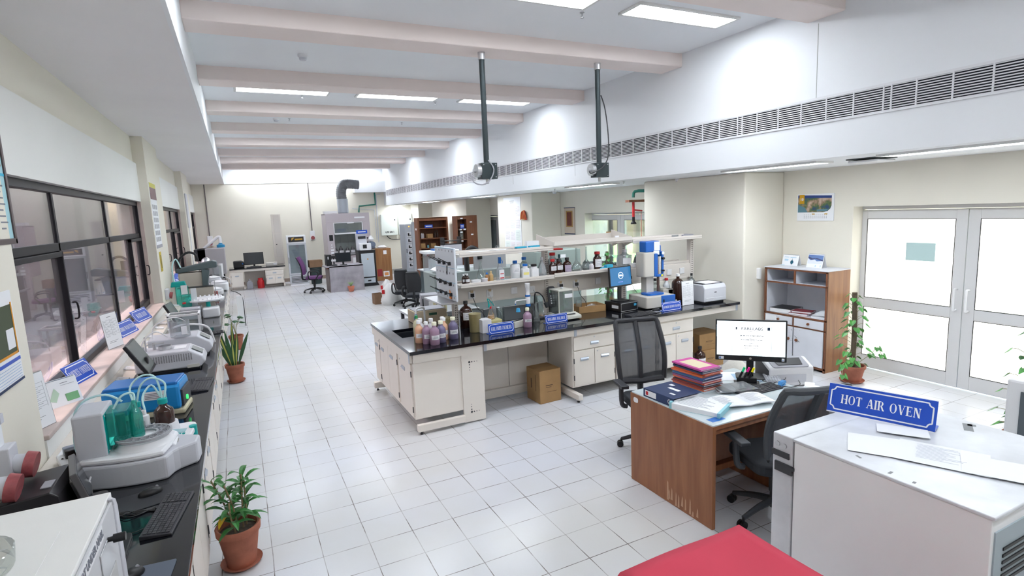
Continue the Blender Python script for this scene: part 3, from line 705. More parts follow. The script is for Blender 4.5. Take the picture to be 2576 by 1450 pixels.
for lb, x, y, r, h, bm_, cp in [('mauve filled bottle with the large front label, nearest of the sink bottles', 1.71, 5.36, .050, .235, MAUVE, CREAMCAP),
    ('leftmost peach coloured bottle beside the sink', 1.60, 5.54, .045, .235, PEACH, WHITEPL), ('mauve bottle half hidden between the peach and the front bottle', 1.655, 5.46, .045, .23, MAUVE, WHITEPL),
    ('blue violet bottle with cream cap behind the front mauve bottle', 1.80, 5.42, .05, .228, BVIO, CREAMCAP), ('peach bottle at the back right of the sink bottle cluster', 1.87, 5.53, .045, .235, PEACH, WHITEPL),
    ('dark violet bottle with cream cap, rightmost of the sink bottles', 1.965, 5.50, .052, .235, BVIO, CREAMCAP), ('milky bottle standing behind the mauve bottles', 1.76, 5.62, .045, .225, CLOUD, WHITEPL), ('white capped milky bottle at the rear of the sink bottles', 1.66, 5.68, .043, .23, CLOUD, WHITEPL), ('white capped bottle behind the peach bottle on the right', 1.90, 5.66, .043, .22, CLOUD, WHITEPL)]:
    bottle(lb, 'bottle', x, y, TZ, r, h, bm_, cp, lab=LAB, labz=(.28, .5), group=G1, neck=.52)
bottle('cream pump bottle with a green nozzle behind the sink bottles', 'bottle', 1.66, 5.82, TZ, .04, .24, mat('cream_bottle', (.66, .62, .42), .4), mat('green_nozzle', (.02, .25, .08), .4), group='pump bottles')
bottle('tall amber glass jug with a white label on the bench', 'bottle', 2.29, 6.00-.06, TZ, .076, .315, AMBER, BLACK, lab=LAB, labz=(.35, .66), neck=.35, group='amber jugs on the bench')
YEL = glassy('yellowed_plastic', (.70, .62, .34), .42, .3)
bottle('yellowed plastic beaker in front of the amber jug', 'beaker', 2.285, 5.66, TZ, .068, .205, YEL, None, 'beaker', name='plastic_beaker', group='beakers')
bottle('cloudy yellow plastic jug behind the dark violet bottle', 'beaker', 2.03, 5.86, TZ, .062, .16, YEL, None, 'beaker', name='plastic_beaker', group='beakers')
bottle('violet squat bottle with cream cap standing alone before the brown bottle', 'bottle', 2.88, 5.53, TZ, .05, .225, MAUVE, CREAMCAP, lab=LAB, labz=(.33, .5), group=G1+' and bench')
# Karl Fischer corner: titration box with flask, dispenser bottle, printer
t = thing('titration_unit', 'small white titration unit carrying a glass cone flask on the bench', 'lab instrument', (2.50, 5.70, TZ))
MB().rslab(-.115, -.12, 0, .115, .12, .075, .03).build('base', LGREY, t, bev=.006)
MB().box(-.04, -.09, .075, .10, .06, .115).build('control_hood', mat('yellowed_lcd_hood', (.50, .46, .22), .4), t, bev=.01)
MB().lathe([(.045, .118), (.05, .125), (.018, .22), (.018, .235)], 18, (.0, .0, 0)).build('cone_flask', GLASS, t, smooth=True)
MB().lathe([(.040, .12), (.042, .13), (.036, .155)], 16, (0, 0, 0)).build('orange_liquid', mat('orange_liquid', (.85, .35, .02), .3), t, smooth=True)
MB().cyl((.0, 0, .235), (0, 0, .26), .012).build('red_stopper', RED, t)
MB().lathe([(.03, .08), (.032, .1), (.022, .22), (.022, .25)], 14, (.07, .06, 0)).build('clear_vessel', CLEARPL, t, smooth=True)
MB().tube([(.0, .0, .25), (-.03, .01, .34), (.01, .05, .33), (.07, .06, .25)], .005).build('teal_tube', TEAL, t)
MB().cyl((-.02, 0, .25), (-.025, 0, .33), .009, .006).build('teal_electrode', TEAL, t)
t = thing('white_box', 'plain white carton behind the blue coulometer sign', 'box', (2.36, 5.53, TZ)); MB().box(-.05, -.02, 0, .06, .12, .15).build('carton', mat('white_carton', (.74, .73, .76), .5), t, bev=.002)
t = thing('bottle_dispenser', 'dark reagent bottle with a white and blue dispenser head', 'dispenser', (3.01, 5.75, TZ)); t.scale = (.9, .9, .76)
MB().lathe([(.058, 0), (.06, .01), (.06, .19), (.045, .22), (.025, .24), (.025, .26)], 20).build('bottle', BLACK, t, smooth=True)
MB().lathe([(.034, .26), (.034, .30)], 18).build('blue_collar', BLUEPL, t)
MB().lathe([(.028, .30), (.032, .35), (.032, .40), (.026, .41), (.026, .55), (.034, .56), (.034, .62)], 18).build('dispenser_body', WHITEPL, t, smooth=True)
MB().lathe([(.036, .415), (.036, .44)], 18).build('blue_ring', BLUEPL, t)
MB().tube([(0, 0, .36), (-.08, -.02, .37), (-.19, -.03, .37), (-.20, -.03, .33)], .009, 8).build('outlet_spout', WHITEPL, t)
MB().cyl((-.20, -.03, .345), (-.20, -.03, .31), .010, .005).build('spout_tip', BLUEPL, t)
MB().cyl((-.15, 0, .19), (-.15, 0, .25), .03, .02).build('blue_stopper', mat('light_blue_stopper', (.05, .35, .65), .4), t)
t = thing('slip_printer', 'low cream printer slab behind the blue coulometer sign', 'printer', (2.80, 5.66, TZ), .25)
MB().prism([(-.10, 0), (.10, 0), (.10, .045), (-.10, .075)], -.11, .11, 'x').build('body', mat('cream_device', (.66, .65, .60), .45), t, bev=.006)
MB().box(-.07, -.04, .066, .05, -.02, .074).build('paper_slot', DARK, t)
# balance
t = thing('analytical_balance', 'glass-sided analytical balance on the black bench', 'balance', (3.50, 5.76, TZ))
MB().rslab(-.11, -.20, .01, .12, .20, .05, .03).build('base', mat('balance_ivory', (.66, .66, .60), .4), t, bev=.008)
MB().prism([(-.22, .012), (-.08, .012), (-.08, .075), (-.22, .05)], -.115, .125, 'x').build('keypad', MATS['balance_ivory'], t, bev=.006)
MB().box(-.05, -.185, .062, .06, -.15, .068).build('display', DARK, t)
sh_ = MB()
for x in (-.10, .10):
    for y in (-.07, .17): sh_.box(x-.006, y-.006, .05, x+.006, y+.006, .345)
sh_.box(-.106, -.076, .335, .106, .176, .352); sh_.box(-.106, .164, .05, .106, .176, .34); sh_.build('draft_shield_frame', MATS['balance_ivory'], t, bev=.003)
MB().box(-.1, -.074, .05, .1, -.072, .335).box(-.102, -.07, .05, -.1, .17, .335).box(.1, -.07, .05, .102, .17, .335).build('glass_panel', GLASS, t)
MB().lathe([(.04, .065), (.04, .07)], 18, (0, .04, 0)).lathe([(.006, .05), (.006, .066)], 8, (0, .04, 0)).build('weighing_pan', STEEL, t)
MB().box(-.02, -.078, .25, .09, -.0765, .30).build('paper_sign', PAPER, t)
MB().ball((.02, .05, .36), .02, 6, .5).build('top_knob', LGREY, t)
# hand held tester on a stand
t = thing('handheld_meter', 'dark handheld meter with green display on a thin stand', 'meter', (3.42, 5.90, TZ), -.2)
MB().lathe([(.05, 0), (.05, .012), (.01, .015), (.010, .16)], 16).build('stand', LGREY, t, smooth=True)
mt = MB(); mt.at(0, -.01, .26, 0, -.25); mt.rslab(-.05, -.012, -.14, .05, .018, .12, .03, 4, 'y'); mt.build('housing', DARK, t, bev=.006)
mt = MB(); mt.at(0, -.01, .26, 0, -.25); mt.box(-.03, -.016, .04, .03, -.0125, .085); mt.build('display', mat('green_lcd', (.25, .42, .28), .4), t)
mt = MB(); mt.at(0, -.01, .26, 0, -.25)
for i in range(2):
    for j in range(4): mt.box(-.022+i*.028, -.016, -.10+j*.03, -.004+i*.028, -.0125, -.082+j*.03)
mt.build('key_pad', WHITEPL, t)
# black mixed clutter: tubing and lamp behind the brown bottle
t = thing('gooseneck_clamp', 'black clamp stand with bent arm and coiled clear tubing behind the dispenser bottle', 'stand', (3.20, 5.90, TZ))
MB().box(-.09, -.07, 0, .09, .07, .018).build('base', DARK, t, bev=.003)
MB().tube([(0, .03, .018), (0, .03, .28), (.03, .0, .32), (.09, -.02, .26), (.12, -.03, .16)], .008).build('arm', BLACK, t)
MB().cyl((.12, -.03, .19), (.13, -.05, .13), .03, .022).build('head', DARK, t)
MB().tube([(-.1, 0, .33), (-.06, -.04, .22), (-.02, -.05, .1), (.05, -.06, .05), (.09, -.02, .12), (.02, .0, .26), (-.03, 0, .36)], .004).build('clear_tubing', CLEARPL, t)
bottle('clear conical measuring vessel beside the clamp stand', 'flask', 3.10, 5.72, TZ, .045, .25, GLASS, None, 'erlen', name='glass_flask', group='glass vessels on the bench', neck=.3)
bottle('empty glass beaker behind the titration unit', 'beaker', 2.72, 5.93, TZ, .055, .19, GLASS, None, 'beaker', name='glass_beaker', group='glass vessels on the bench')
tag(MB().box(2.55, 6.02, TZ, 3.3, 6.05, TZ+.17).build('splash_screen', mat('grey_smoked_screen', (.16, .17, .18), .3)), 'dark smoked upstand behind the titration corner of the bench', 'screen')
# blue name plates
def sign(words, x, y, z, rz, w, h, label, tilt=.18, fit=.80, hh=.34, lines=None):
    t = thing('name_sign', label, 'sign', (x, y, z), rz, 'blue name plates')
    T0 = Matrix.Translation((0, 0, 0)) @ Matrix.Rotation(-tilt, 4, 'X')
    b_ = MB(); b_.T = T0; b_.box(-w/2, 0, 0, w/2, .006, h); b_.build('plate', BLUE, t, bev=.002)
    b_ = MB(); b_.T = T0; b_.box(-w/2, .0055, -.004, w/2, .0075, h+.003).box(-w/2, .0, -.006, w/2, .007, -.0002); b_.build('backing', SIGNW, t)
    b_ = MB(); b_.box(-w/2, .01+math.sin(tilt)*0, 0, w/2, .012+h*.55, .004); b_.T = Matrix.Rotation(tilt*.9, 4, 'X'); b_.build('foot_flap', BLUE, t)
    m_ = MB(); m_.T = T0 @ Matrix.Translation((0, -.0006, 0)); e = h*.10; k = h*.13; lw = h*.022
    def ln(x0, z0, x1, z1):
        if abs(x0-x1) < 1e-6: m_.box(x0-lw, 0, z0, x0+lw, .0006, z1)
        else: m_.box(x0, 0, z0-lw, x1, .0006, z0+lw)
    a, bz = w/2-e, h-e
    ln(-a+k, e, a-k, e); ln(-a+k, bz, a-k, bz); ln(-a, e+k, -a, bz-k); ln(a, e+k, a, bz-k)
    for cx, cz, a0 in ((-a, e, 0), (a, e, 90), (a, bz, 180), (-a, bz, 270)):
        vs = []
        for q in range(7):
            an = math.radians(a0+15*q); vs += [(cx+(k-lw)*math.cos(an), 0, cz+(k-lw)*math.sin(an)), (cx+(k+lw)*math.cos(an), 0, cz+(k+lw)*math.sin(an))]
        m_.add(vs, [(2*q, 2*q+2, 2*q+3, 2*q+1) for q in range(6)])
    m_.build('border_line', SIGNW, t)
    rows = lines or [words]
    for i, wd in enumerate(rows):
        zc = h*(.5+((len(rows)-1)/2-i)*.34); 
        serif_mb(wd, h*hh, w*fit if len(rows) == 1 else None, T0 @ Matrix.Translation((0, -.0008, zc)) @ FRONT).build('lettering', SIGNW, t)
    return t
sign('KARL FISHER COLUMETER', 2.50, 5.42, TZ, 0, .31, .115, 'blue sign reading KARL FISHER COLUMETER on the bench edge')
sign('WEIGHING BALANCE', 3.27, 5.53, TZ, .0, .30, .10, 'blue sign reading WEIGHING BALANCE on the bench')
sign('AUTOMATIC KINEMATIC VISCOSITY', 4.80, 5.27, TZ, 0, .31, .11, 'blue sign reading AUTOMATIC KINEMATIC VISCOSITY on the bench', fit=.86, hh=.26)
# open carton
def open_carton(name, label, x, y, z, rz, w, d, h, m=CARD, flap=.0, group=None):
    t = thing(name, label, 'box', (x, y, z), rz, group); k = .004; b_ = MB()
    b_.box(-w/2, -d/2, 0, w/2, d/2, k).box(-w/2, -d/2, 0, w/2, -d/2+k, h).box(-w/2, d/2-k, 0, w/2, d/2, h).box(-w/2, -d/2, 0, -w/2+k, d/2, h).box(w/2-k, -d/2, 0, w/2, d/2, h)
    b_.build('carton', m, t)
    if flap:
        f_ = MB(); f_.add([(-w/2, -d/2, h), (w/2, -d/2, h), (w/2+.01, -d/2-flap, h-.01), (-w/2-.01, -d/2-flap, h-.01)], [(0, 1, 2, 3)]); f_.add([(w/2, -d/2, h), (w/2, d/2, h), (w/2+flap, d/2, h+.02), (w/2+flap, -d/2, h+.02)], [(0, 1, 2, 3)])
        f_.build('flap', m, t, solid=.003)
    return t
oc = open_carton('open_carton', 'shallow open brown carton on the bench between balance and screen', 3.98, 5.93, TZ, -.12, .38, .26, .085, CARD, .0)
t = thing('glass_tumbler', 'clear glass standing inside the shallow brown carton', 'glass', (3.84, 5.93, TZ+.005)); MB().lathe([(.035, 0), (.04, .15)], 16, caps=False).build('wall', GLASS, t, smooth=True)
t = thing('plastic_bag', 'crumpled clear plastic in the shallow brown carton', 'bag', (4.02, 5.90, TZ+.005)); MB().sheet(lambda u, v: (-.12+.24*u, -.07+.14*v, .05+.035*math.sin(9*u+4*v)*math.cos(7*v+2*u)), 10, 8).build('film', CLEARPL, t)
# PC with blue screen, keyboard, mouse
def monitor(label, x, y, z, rz, w, h, sz, tilt=0, screen=None, txt=None, bez=.012, chin=.02, stand_w=.2, name='monitor', frame=None, base=True, group='monitors'):
    """panel centre of lower edge at height sz above z; faces local -y"""
    frame = frame or BLACK
    t = thing(name, label, 'monitor', (x, y, z), rz, group)
    T0 = Matrix.Translation((0, 0, sz)) @ Matrix.Rotation(-tilt, 4, 'X')
    b_ = MB(); b_.T = T0; b_.box(-w/2, 0, 0, w/2, .028, h).box(-w/2+.06, .028, h*.2, w/2-.06, .045, h*.75); b_.build('bezel', frame, t, bev=.004)
    b_ = MB(); b_.T = T0; b_.box(-w/2+bez, -.0012, chin, w/2-bez, .0, h-bez); b_.build('screen', screen or mat('dark_screen', (.035, .04, .048), .15), t)
    if base:
        MB().box(-.028, .03, .01, .028, .052, sz+h*.4).build('stand', frame, t, bev=.004)
        MB().rslab(-stand_w/2, -.06, 0, stand_w/2, .12, .012, .03).build('stand_base', frame, t, bev=.003)
    return t, T0
def keyboard(label, x, y, z, rz, w=.44, d=.14, rows=6, cols=20, tiltz=.02, group='keyboards'):
    t = thing('keyboard', label, 'keyboard', (x, y, z), rz, group)
    MB().prism([(-d/2, 0), (d/2, 0), (d/2, tiltz), (-d/2, .010)], -w/2, w/2, 'x').build('case', mat('keyboard_black', (.03, .03, .036), .45), t, bev=.003)
    k_ = MB(); kw = (w-.02)/cols; kd = (d-.02)/rows
    for r_ in range(rows):
        c_ = 0
        while c_ < cols:
            wd = 1
            if r_ == 0 and c_ == 4: wd = 6
            if not (c_ == int(cols*.72)): 
                yy = -d/2+.01+r_*kd; zz = .010+(tiltz-.010)*(yy+d/2+kd/2)/d
                k_.box(-w/2+.01+c_*kw+.0015, yy+.0015, zz-.002, -w/2+.01+(c_+wd)*kw-.0015, yy+kd-.0015, zz+.004)
            c_ += wd
    k_.build('key_field', mat('key_cap', (.045, .045, .052), .4), t)
    return t
def mouse(label, x, y, z, rz, m=None, group='mice'):
    t = thing('mouse', label, 'mouse', (x, y, z), rz, group)
    MB().at().lathe([(.001, .032), (.016, .030), (.027, .020), (.031, .008), (.030, 0)], 16).build('shell', m or BLACK, t, smooth=True).scale = (1, 1.75, 1)
    MB().cyl((-.004, -.03, .028), (.004, -.03, .028), .007).build('wheel', GREYPL, t)
    return t
SCR = mat('blue_boot_screen', (.01, .06, .16), .2, emit=(.012, .115, .26), es=.75)
t, T0 = monitor('monitor showing a blue boot screen with a round logo on the bench', 4.36, 5.72, TZ, .10, .375, .26, .225, .08, SCR)
RING = mat('screen_white', (.9, .9, .9), .5, emit=(.9, .95, 1), es=.9)
b_ = MB(); b_.T = T0 @ Matrix.Translation((0, -.002, .145))
vs = []
for q in range(29): a = 2*PI*q/28; vs += [(.037*math.cos(a), 0, .037*math.sin(a)), (.043*math.cos(a), 0, .043*math.sin(a))]
b_.add(vs, [(2*q, 2*q+2, 2*q+3, 2*q+1) for q in range(28)]); b_.build('logo_ring', RING, t)
text('logo_letters', 'D\u0190LL' if False else 'DELL', .026, RING, t, T0 @ Matrix.Translation((0, -.002, .145)) @ FRONT, bold=.0012)
b_ = MB(); b_.T = T0 @ Matrix.Translation((0, -.002, .06)); b_.box(-.05, 0, 0, .03, .0008, .004); b_.build('progress_bar', mat('screen_violet', (.2, .2, .6), .5, emit=(.25, .25, .8), es=.8), t)
t = thing('desktop_computer', 'small black desktop computer lying under the blue boot screen', 'computer', (4.36, 5.72, TZ), .10)
for q in bpy.data.objects:
    pass
MB().box(-.15, -.14, .0, .15, .16, .115).build('case', BLACK, t, bev=.006)
fr = MB(); fr.box(-.145, -.145, .006, .145, -.14, .012).box(-.145, -.145, .104, .145, -.14, .110).box(-.145, -.145, .006, -.139, -.14, .11).box(.139, -.145, .006, .145, -.14, .11); fr.build('silver_trim', STEEL, t, bev=.002)
MB().box(.08, -.143, .06, .12, -.14, .09).build('sticker', mat('sticker_blue', (.05, .35, .6), .4), t)
MB().box(-.152, -.10, .04, -.15, .02, .08).build('side_label', PAPER, t)
MON1 = [o for o in bpy.data.objects if o.get('label') == 'monitor showing a blue boot screen with a round logo on the bench'][0]
MON1.location.z = TZ+.116
for ch in MON1.children:
    if ch.type == 'MESH': ch.location.z -= .04 if ch.name.split('.')[0] in ('bezel', 'screen', 'logo_ring', 'logo_letters', 'progress_bar') else 0
keyboard('black keyboard on the bench before the blue boot screen', 4.33, 5.30, TZ, .07, .42, .13)
t = thing('mouse_pad', 'small grey mouse pad on the bench beside the keyboard', 'mouse pad', (4.63, 5.37, TZ), .1); MB().rslab(-.09, -.07, 0, .09, .07, .003, .03).build('pad', GREYPL, t)
mouse('black mouse on the grey pad before the viscometer', 4.63, 5.37, TZ+.003, 1.2)
# kinematic viscometer
BG = mat('instrument_beige', (.60, .57, .52), .45); BL = mat('instrument_blue', (.008, .12, .48), .35)
t = thing('kinematic_viscometer', 'tall blue and grey automatic viscometer tower on a flat base', 'lab instrument', (4.80, 5.66, TZ), -.05)
MB().rslab(-.23, -.20, .015, .23, .20, .165, .03).build('base', BG, t, bev=.01)
MB().box(.0, -.206, .02, .225, -.19, .165).build('blue_front', BL, t, bev=.012)
MB().box(.03, -.21, .075, .045, -.205, .115).build('power_switch', BLACK, t)
MB().rslab(-.14, -.13, .165, .12, .06, .19, .04).build('turntable_plate', BL, t, bev=.006)
MB().box(-.08, .0, .17, .04, .12, .50).build('column', BG, t, bev=.01)
MB().rslab(-.16, -.06, .40, .03, .13, .72, .03).build('tower_side', BG, t, bev=.012)
MB().box(.0, -.07, .40, .055, .0, .70).build('tower_blue_strip', BL, t, bev=.008)
MB().box(.02, .0, .42, .16, .12, .80).build('tower_body', BL, t, bev=.01)
MB().box(-.10, -.02, .72, .12, .12, .86).build('tower_head', BL, t, bev=.01)
MB().box(.03, -.024, .74, .12, -.019, .85).box(.02, -.026, .68, .11, -.021, .735).build('notice_papers', PAPER, t)
MB().cyl((.085, -.03, .43), (.085, -.03, .66), .042, n=18).build('chrome_bath', CHROME, t, smooth=True)
MB().box(.13, -.05, .43, .165, .0, .72).build('control_side', BL, t, bev=.008)
MB().cyl((.147, -.075, .63), (.147, -.05, .63), .016).build('knob', BLACK, t); MB().cyl((.147, -.075, .47), (.147, -.05, .47), .012).build('knob', BLACK, t)
MB().cyl((.147, -.06, .70), (.147, -.05, .70), .02, n=16).build('gauge', WHITEPL, t)
MB().box(.03, -.075, .395, .145, .01, .43).build('blue_collar', BL, t, bev=.006)
MB().box(.10, -.078, .40, .13, -.074, .425).build('yellow_mark', mat('yellow_mark', (.85, .75, .02), .4), t)
MB().cyl((.085, -.03, .20), (.085, -.03, .40), .018, n=14).build('sample_tube', mat('dark_tube', (.10, .06, .05), .15), t, smooth=True)
# framed sheet, printer, jugs
def doc_stand(label, x, y, z, rz, w=.21, h=.30, tilt=.1, group='acrylic sheet holders'):
    t = thing('sheet_holder', label, 'sheet holder', (x, y, z), rz, group)
    T0 = Matrix.Rotation(-tilt, 4, 'X')
    b_ = MB(); b_.T = T0; b_.box(-w/2, 0, 0, w/2, .003, h); b_.build('acrylic_front', CLEARPL, t)
    b_ = MB(); b_.T = T0; b_.box(-w/2, .0, 0, w/2, .10, .003); b_.T = Matrix(); b_.build('acrylic_foot', CLEARPL, t)
    b_ = MB(); b_.T = T0; b_.box(-w/2+.004, -.0016, .004, w/2-.004, -.0006, h-.006); b_.build('printed_sheet', PAPER, t)
    m_ = MB(); m_.T = T0 @ Matrix.Translation((0, -.0022, 0))
    m_.box(-.03, 0, h*.88, .03, .0005, h*.895)
    for k in range(7):
        z_ = h*(.80-.07*k); m_.box(-w*.40, 0, z_, w*.40, .0005, z_+.0012); m_.box(-w*.38, 0, z_-h*.035, -w*.38+w*(.2+.1*((k*7) % 3)), .0005, z_-h*.028); m_.box(.01, 0, z_-h*.03, w*(.2+.04*(k % 3)), .0005, z_-h*.024)
    for xx in (-w*.40, 0, w*.40): m_.box(xx, 0, h*.35, xx+.0012, .0005, h*.82)
    m_.box(-w*.3, 0, h*.16, w*.1, .0005, h*.17); m_.box(-w*.3, 0, h*.2, w*.25, .0005, h*.207)
    m_.build('print', INK, t)
    return t
doc_stand('printed sheet in a clear stand beside the white laser printer', 5.22, 5.43, TZ, .05, .215, .325, .06)
def laser_printer(label, x, y, z, rz, w, d, h, m1=LGREY, m2=DARK, group=None):
    t = thing('laser_printer', label, 'printer', (x, y, z), rz, group)
    MB().prism([(-d/2, .02), (d/2, .02), (d/2, h), (-d/2+.03, h), (-d/2, h*.80)], -w/2, w/2, 'x').build('body', m1, t, bev=.012)
    MB().box(-w*.46, -d*.36, h, w*.46, d*.42, h+.012).build('top_frame', m2, t, bev=.005)
    MB().box(-w*.36, -d*.38, h+.010, w*.3, d*.2, h+.016).build('paper_stack', PAPER, t)
    MB().box(-w*.44, -d/2-.006, .03, w*.44, -d/2, h*.30).build('front_tray', m1, t, bev=.006)
    MB().box(-w*.46, -d*.4, 0, w*.46, d*.4, .02).build('foot', m2, t)
    MB().box(-w*.05, -d/2-.001, h*.55, w*.05, -d/2+.001, h*.60).build('emblem', m2, t)
    return t
laser_printer('white laser printer at the wall end of the island bench', 5.62, 5.52, TZ, -.04, .38, .36, .25)
bottle('big clear glass jug with dark cap left of the white printer', 'bottle', 5.05, 5.88, TZ, .072, .33, GLASS, BLACK, neck=.3, group='jugs by the viscometer', liquid=(mat('greyish_liquid', (.40, .38, .33), .2), .25))
bottle('dark brown jug with white cap behind the framed sheet', 'bottle', 5.44, 5.86, TZ, .085, .36, AMBER, WHITEPL, neck=.3, group='jugs by the viscometer')
bottle('small clear bottle with black cap behind the laser printer', 'bottle', 5.78, 5.95, TZ, .05, .33, GLASS, BLACK, neck=.35, group='jugs by the viscometer')
bottle('white bottle with red cap by the rack foot', 'bottle', 5.34, 5.98, TZ, .05, .30, NAT, RED, neck=.5, group='jugs by the viscometer')
t = thing('water_bath', 'grey boxy bath with small jars in front, between viscometer and sheet', 'lab instrument', (5.08, 5.68, TZ)); MB().box(-.03, .03, 0, .14, .10, .19).box(.05, .03, 0, .14, .30, .19).build('housing', BG, t, bev=.008); MB().box(-.005, .024, .06, .06, .03, .14).build('grille', GREYPL, t)
for k in range(5): bottle('tiny clear vial in the row before the grey bath', 'vial', 5.04+k*.032, 5.60, TZ, .012, .075, CLOUD, None, group='vials before the grey bath', name='vial', seg=8)

# items on the middle shelf -------------------------------------------------
def S(pxl, pxr, pyt, y=5.94, z=1.392):
    a = P(pxl, 690, y=y); b_ = P(pxr, 690, y=y); c_ = P((pxl+pxr)/2, pyt, y=y)
    return c_.x, (b_.x-a.x)/2, c_.z-z
SZ1, SZ2 = TZ+.50+.013, TZ+.515+.013
def sb(label, l_, r_, top, body, cap, style='round', z=SZ1, y=5.94, cat='bottle', **k):
    x, r, h = S(l_, r_, top, y, z); h = min(h, .325); return bottle(label, cat, x, y, z, r, h, body, cap, style, group=k.pop('group', 'reagents on the middle shelf'), **k)
sb('small brown vial with white cap, left of three at the shelf end', 1161, 1170, 690, AMBER, WHITEPL, lab=LAB)
sb('small brown vial with white cap, right of three at the shelf end', 1170, 1180, 689, AMBER, WHITEPL, lab=LAB, y=5.90)
sb('small brown vial with white cap, rear of three at the shelf end', 1166, 1175, 688, AMBER, WHITEPL, y=6.0)
t = thing('petri_tub', 'flat round white tub beside the brown vials', 'tub', (S(1181, 1204, 700)[0], 5.88, SZ1), group='flat tubs'); MB().lathe([(.055, 0), (.058, .035), (.058, .042)], 20).build('dish', WHITEPL, t, smooth=True)
t = thing('petri_tub', 'small white lidded tub beneath the big cone flask', 'tub', (S(1206, 1220, 700)[0], 5.87, SZ1), group='flat tubs'); MB().lathe([(.034, 0), (.036, .045)], 18).build('tub', CLOUD, t, smooth=True); MB().lathe([(.038, .045), (.038, .055)], 18).build('lid', WHITEPL, t)
sb('large empty glass cone flask on the middle shelf', 1193, 1222, 652, GLASS, None, 'erlen', y=6.0, neck=.22, cat='flask', name='cone_flask')
sb('small amber bottle with blue cap right of the cone flask', 1220, 1229, 686, trans('honey_glass', (.35, .17, .06)), BLUEPL, y=5.9)
sb('small tan clamp-necked bottle between the cone flask and the spray bottle', 1229, 1240, 682, trans('tan_bottle', (.50, .33, .15)), trans('tan_cap', (.55, .42, .22)), y=5.9)
x, r, h = S(1243, 1262, 645)
t = thing('spray_bottle', 'clear spray bottle with red printed label and blue trigger', 'spray bottle', (x, 5.9, SZ1))
MB().lathe([(r*.9, 0), (r, .01), (r*.95, h*.45), (r*.4, h*.68), (r*.35, h*.74)], 16).build('body', CLEARPL, t, smooth=True)
MB().box(-r*.65, -r*1.03, h*.08, r*.65, -r*.99, h*.48).build('paper_label', LAB, t); MB().box(-r*.5, -r*1.06, h*.12, r*.5, -r*1.03, h*.16).box(-r*.4, -r*1.06, h*.30, r*.5, -r*1.03, h*.33).build('red_print', RED, t)
MB().box(-.012, -.02, h*.74, .012, .02, h).tube([(0, -.01, h*.92), (.02, -.03, h*.85), (.022, -.03, h*.74)], .004).build('trigger', BLUEPL, t, bev=.004)
sb('white plastic jug with blue cap, tallest of the white ones', 1284, 1306, 656, NAT, BLUEPL, 'wide', lab=LAB, labz=(.4, .75), capr=.028)
sb('clear glass bottle with blue cap behind the white jugs', 1307, 1328, 647, GLASS, BLUEPL, y=6.02, neck=.5)
sb('white bottle with blue cap and yellow print on its label', 1312, 1329, 664, WHITEPL, BLUEPL, 'square', lab=mat('yellow_print_label', (.80, .72, .25), .5), labz=(.3, .5), neck=.65, y=5.9)
sb('white jar with black cap on the middle shelf', 1333, 1352, 665, WHITEPL, BLACK, 'square', lab=LAB, neck=.7, y=5.9)
sb('frosted cone-shoulder bottle without label, right end of the first shelf', 1352, 1373, 647, CLEARPL, CLOUD, 'cone', neck=.25)
for k, (l_, lb) in enumerate(((1262, 'left'), (1277, 'right'))):
    xx = S(l_, l_+14, 700)[0]; t = thing('face_mask_pack', 'pale blue folded pack lying on the middle shelf, %s one' % lb, 'pack', (xx, 5.88, SZ1), .2, 'pale packs on the shelf'); MB().box(-.05, -.03, 0, .05, .03, .014).build('pack', mat('pale_blue_pack', (.40, .66, .74), .6) if k == 0 else WHITEPL, t, bev=.004)
sb('big clear bottle with red cap behind the amber ones', 1378, 1400, 636, CLEARPL, RED, z=SZ2, y=6.02, neck=.6)
sb('amber bottle with red cap and white label', 1381, 1398, 652, AMBER, RED, z=SZ2, lab=LAB, labz=(.3, .62), neck=.6, y=5.9)
sb('amber bottle with black cap and wide white label', 1396, 1414, 651, AMBER, DARK, z=SZ2, lab=LAB, labz=(.32, .66), neck=.5, y=5.9)
sb('dark teal bottle behind the amber pair', 1401, 1412, 640, trans('dark_teal', (.01, .08, .10), .2), trans('dark_teal', (0, 0, 0)), z=SZ2, y=6.04, neck=.5)
sb('black bottle with pink and white patterned label', 1417, 1435, 648, AMBER, BLACK, z=SZ2, lab=mat('lilac_label', (.50, .42, .55), .5), labz=(.1, .62), neck=.5, y=5.9)
sb('volumetric flask with long neck, left of the pair', 1436, 1462, 617, GLASS, None, 'flask', z=SZ2, y=5.97, cat='flask', name='volumetric_flask', group='volumetric flasks on the shelf')
sb('volumetric flask with long neck, right of the pair', 1462, 1486, 615, GLASS, None, 'flask', z=SZ2, y=5.99, cat='flask', name='volumetric_flask', group='volumetric flasks on the shelf')
t = thing('clear_tray', 'clear plastic tray behind the right volumetric flask', 'tray', (S(1480, 1500, 680)[0], 6.0, SZ2)); MB().box(-.07, -.05, 0, .07, -.048, .10).box(-.07, .048, 0, .07, .05, .10).box(-.07, -.05, 0, -.068, .05, .1).box(.068, -.05, 0, .07, .05, .1).box(-.07, -.05, 0, .07, .05, .003).build('tray', CLEARPL, t)
sb('small translucent pot before the clear tray', 1483, 1493, 664, CLOUD, WHITEPL, 'wide', z=SZ2, y=5.88, capr=.022, cat='pot')
sb('dark bottle with red cap and red banded white label', 1493, 1511, 633, AMBER, RED, z=SZ2, lab=LAB, labz=(.18, .68), neck=.65, y=5.92)
for k, (l_, r_, z_, lb) in enumerate(((1506, 1524, 0, 'light blue wiping sponge lying flat, left of two'), (1520, 1542, 0, 'light blue sponge stack at the right of the dark red-capped bottle'))):
    xx = S(l_, r_, 690, 5.89)[0]; t = thing('sponge', lb, 'sponge', (xx, 5.89, SZ2), .1, 'blue sponges on the shelf'); MB().box(-.055, -.03, 0, .055, .03, .022+.03*k).build('block', mat('cyan_sponge', (.04, .42, .62), .8), t, bev=.006)
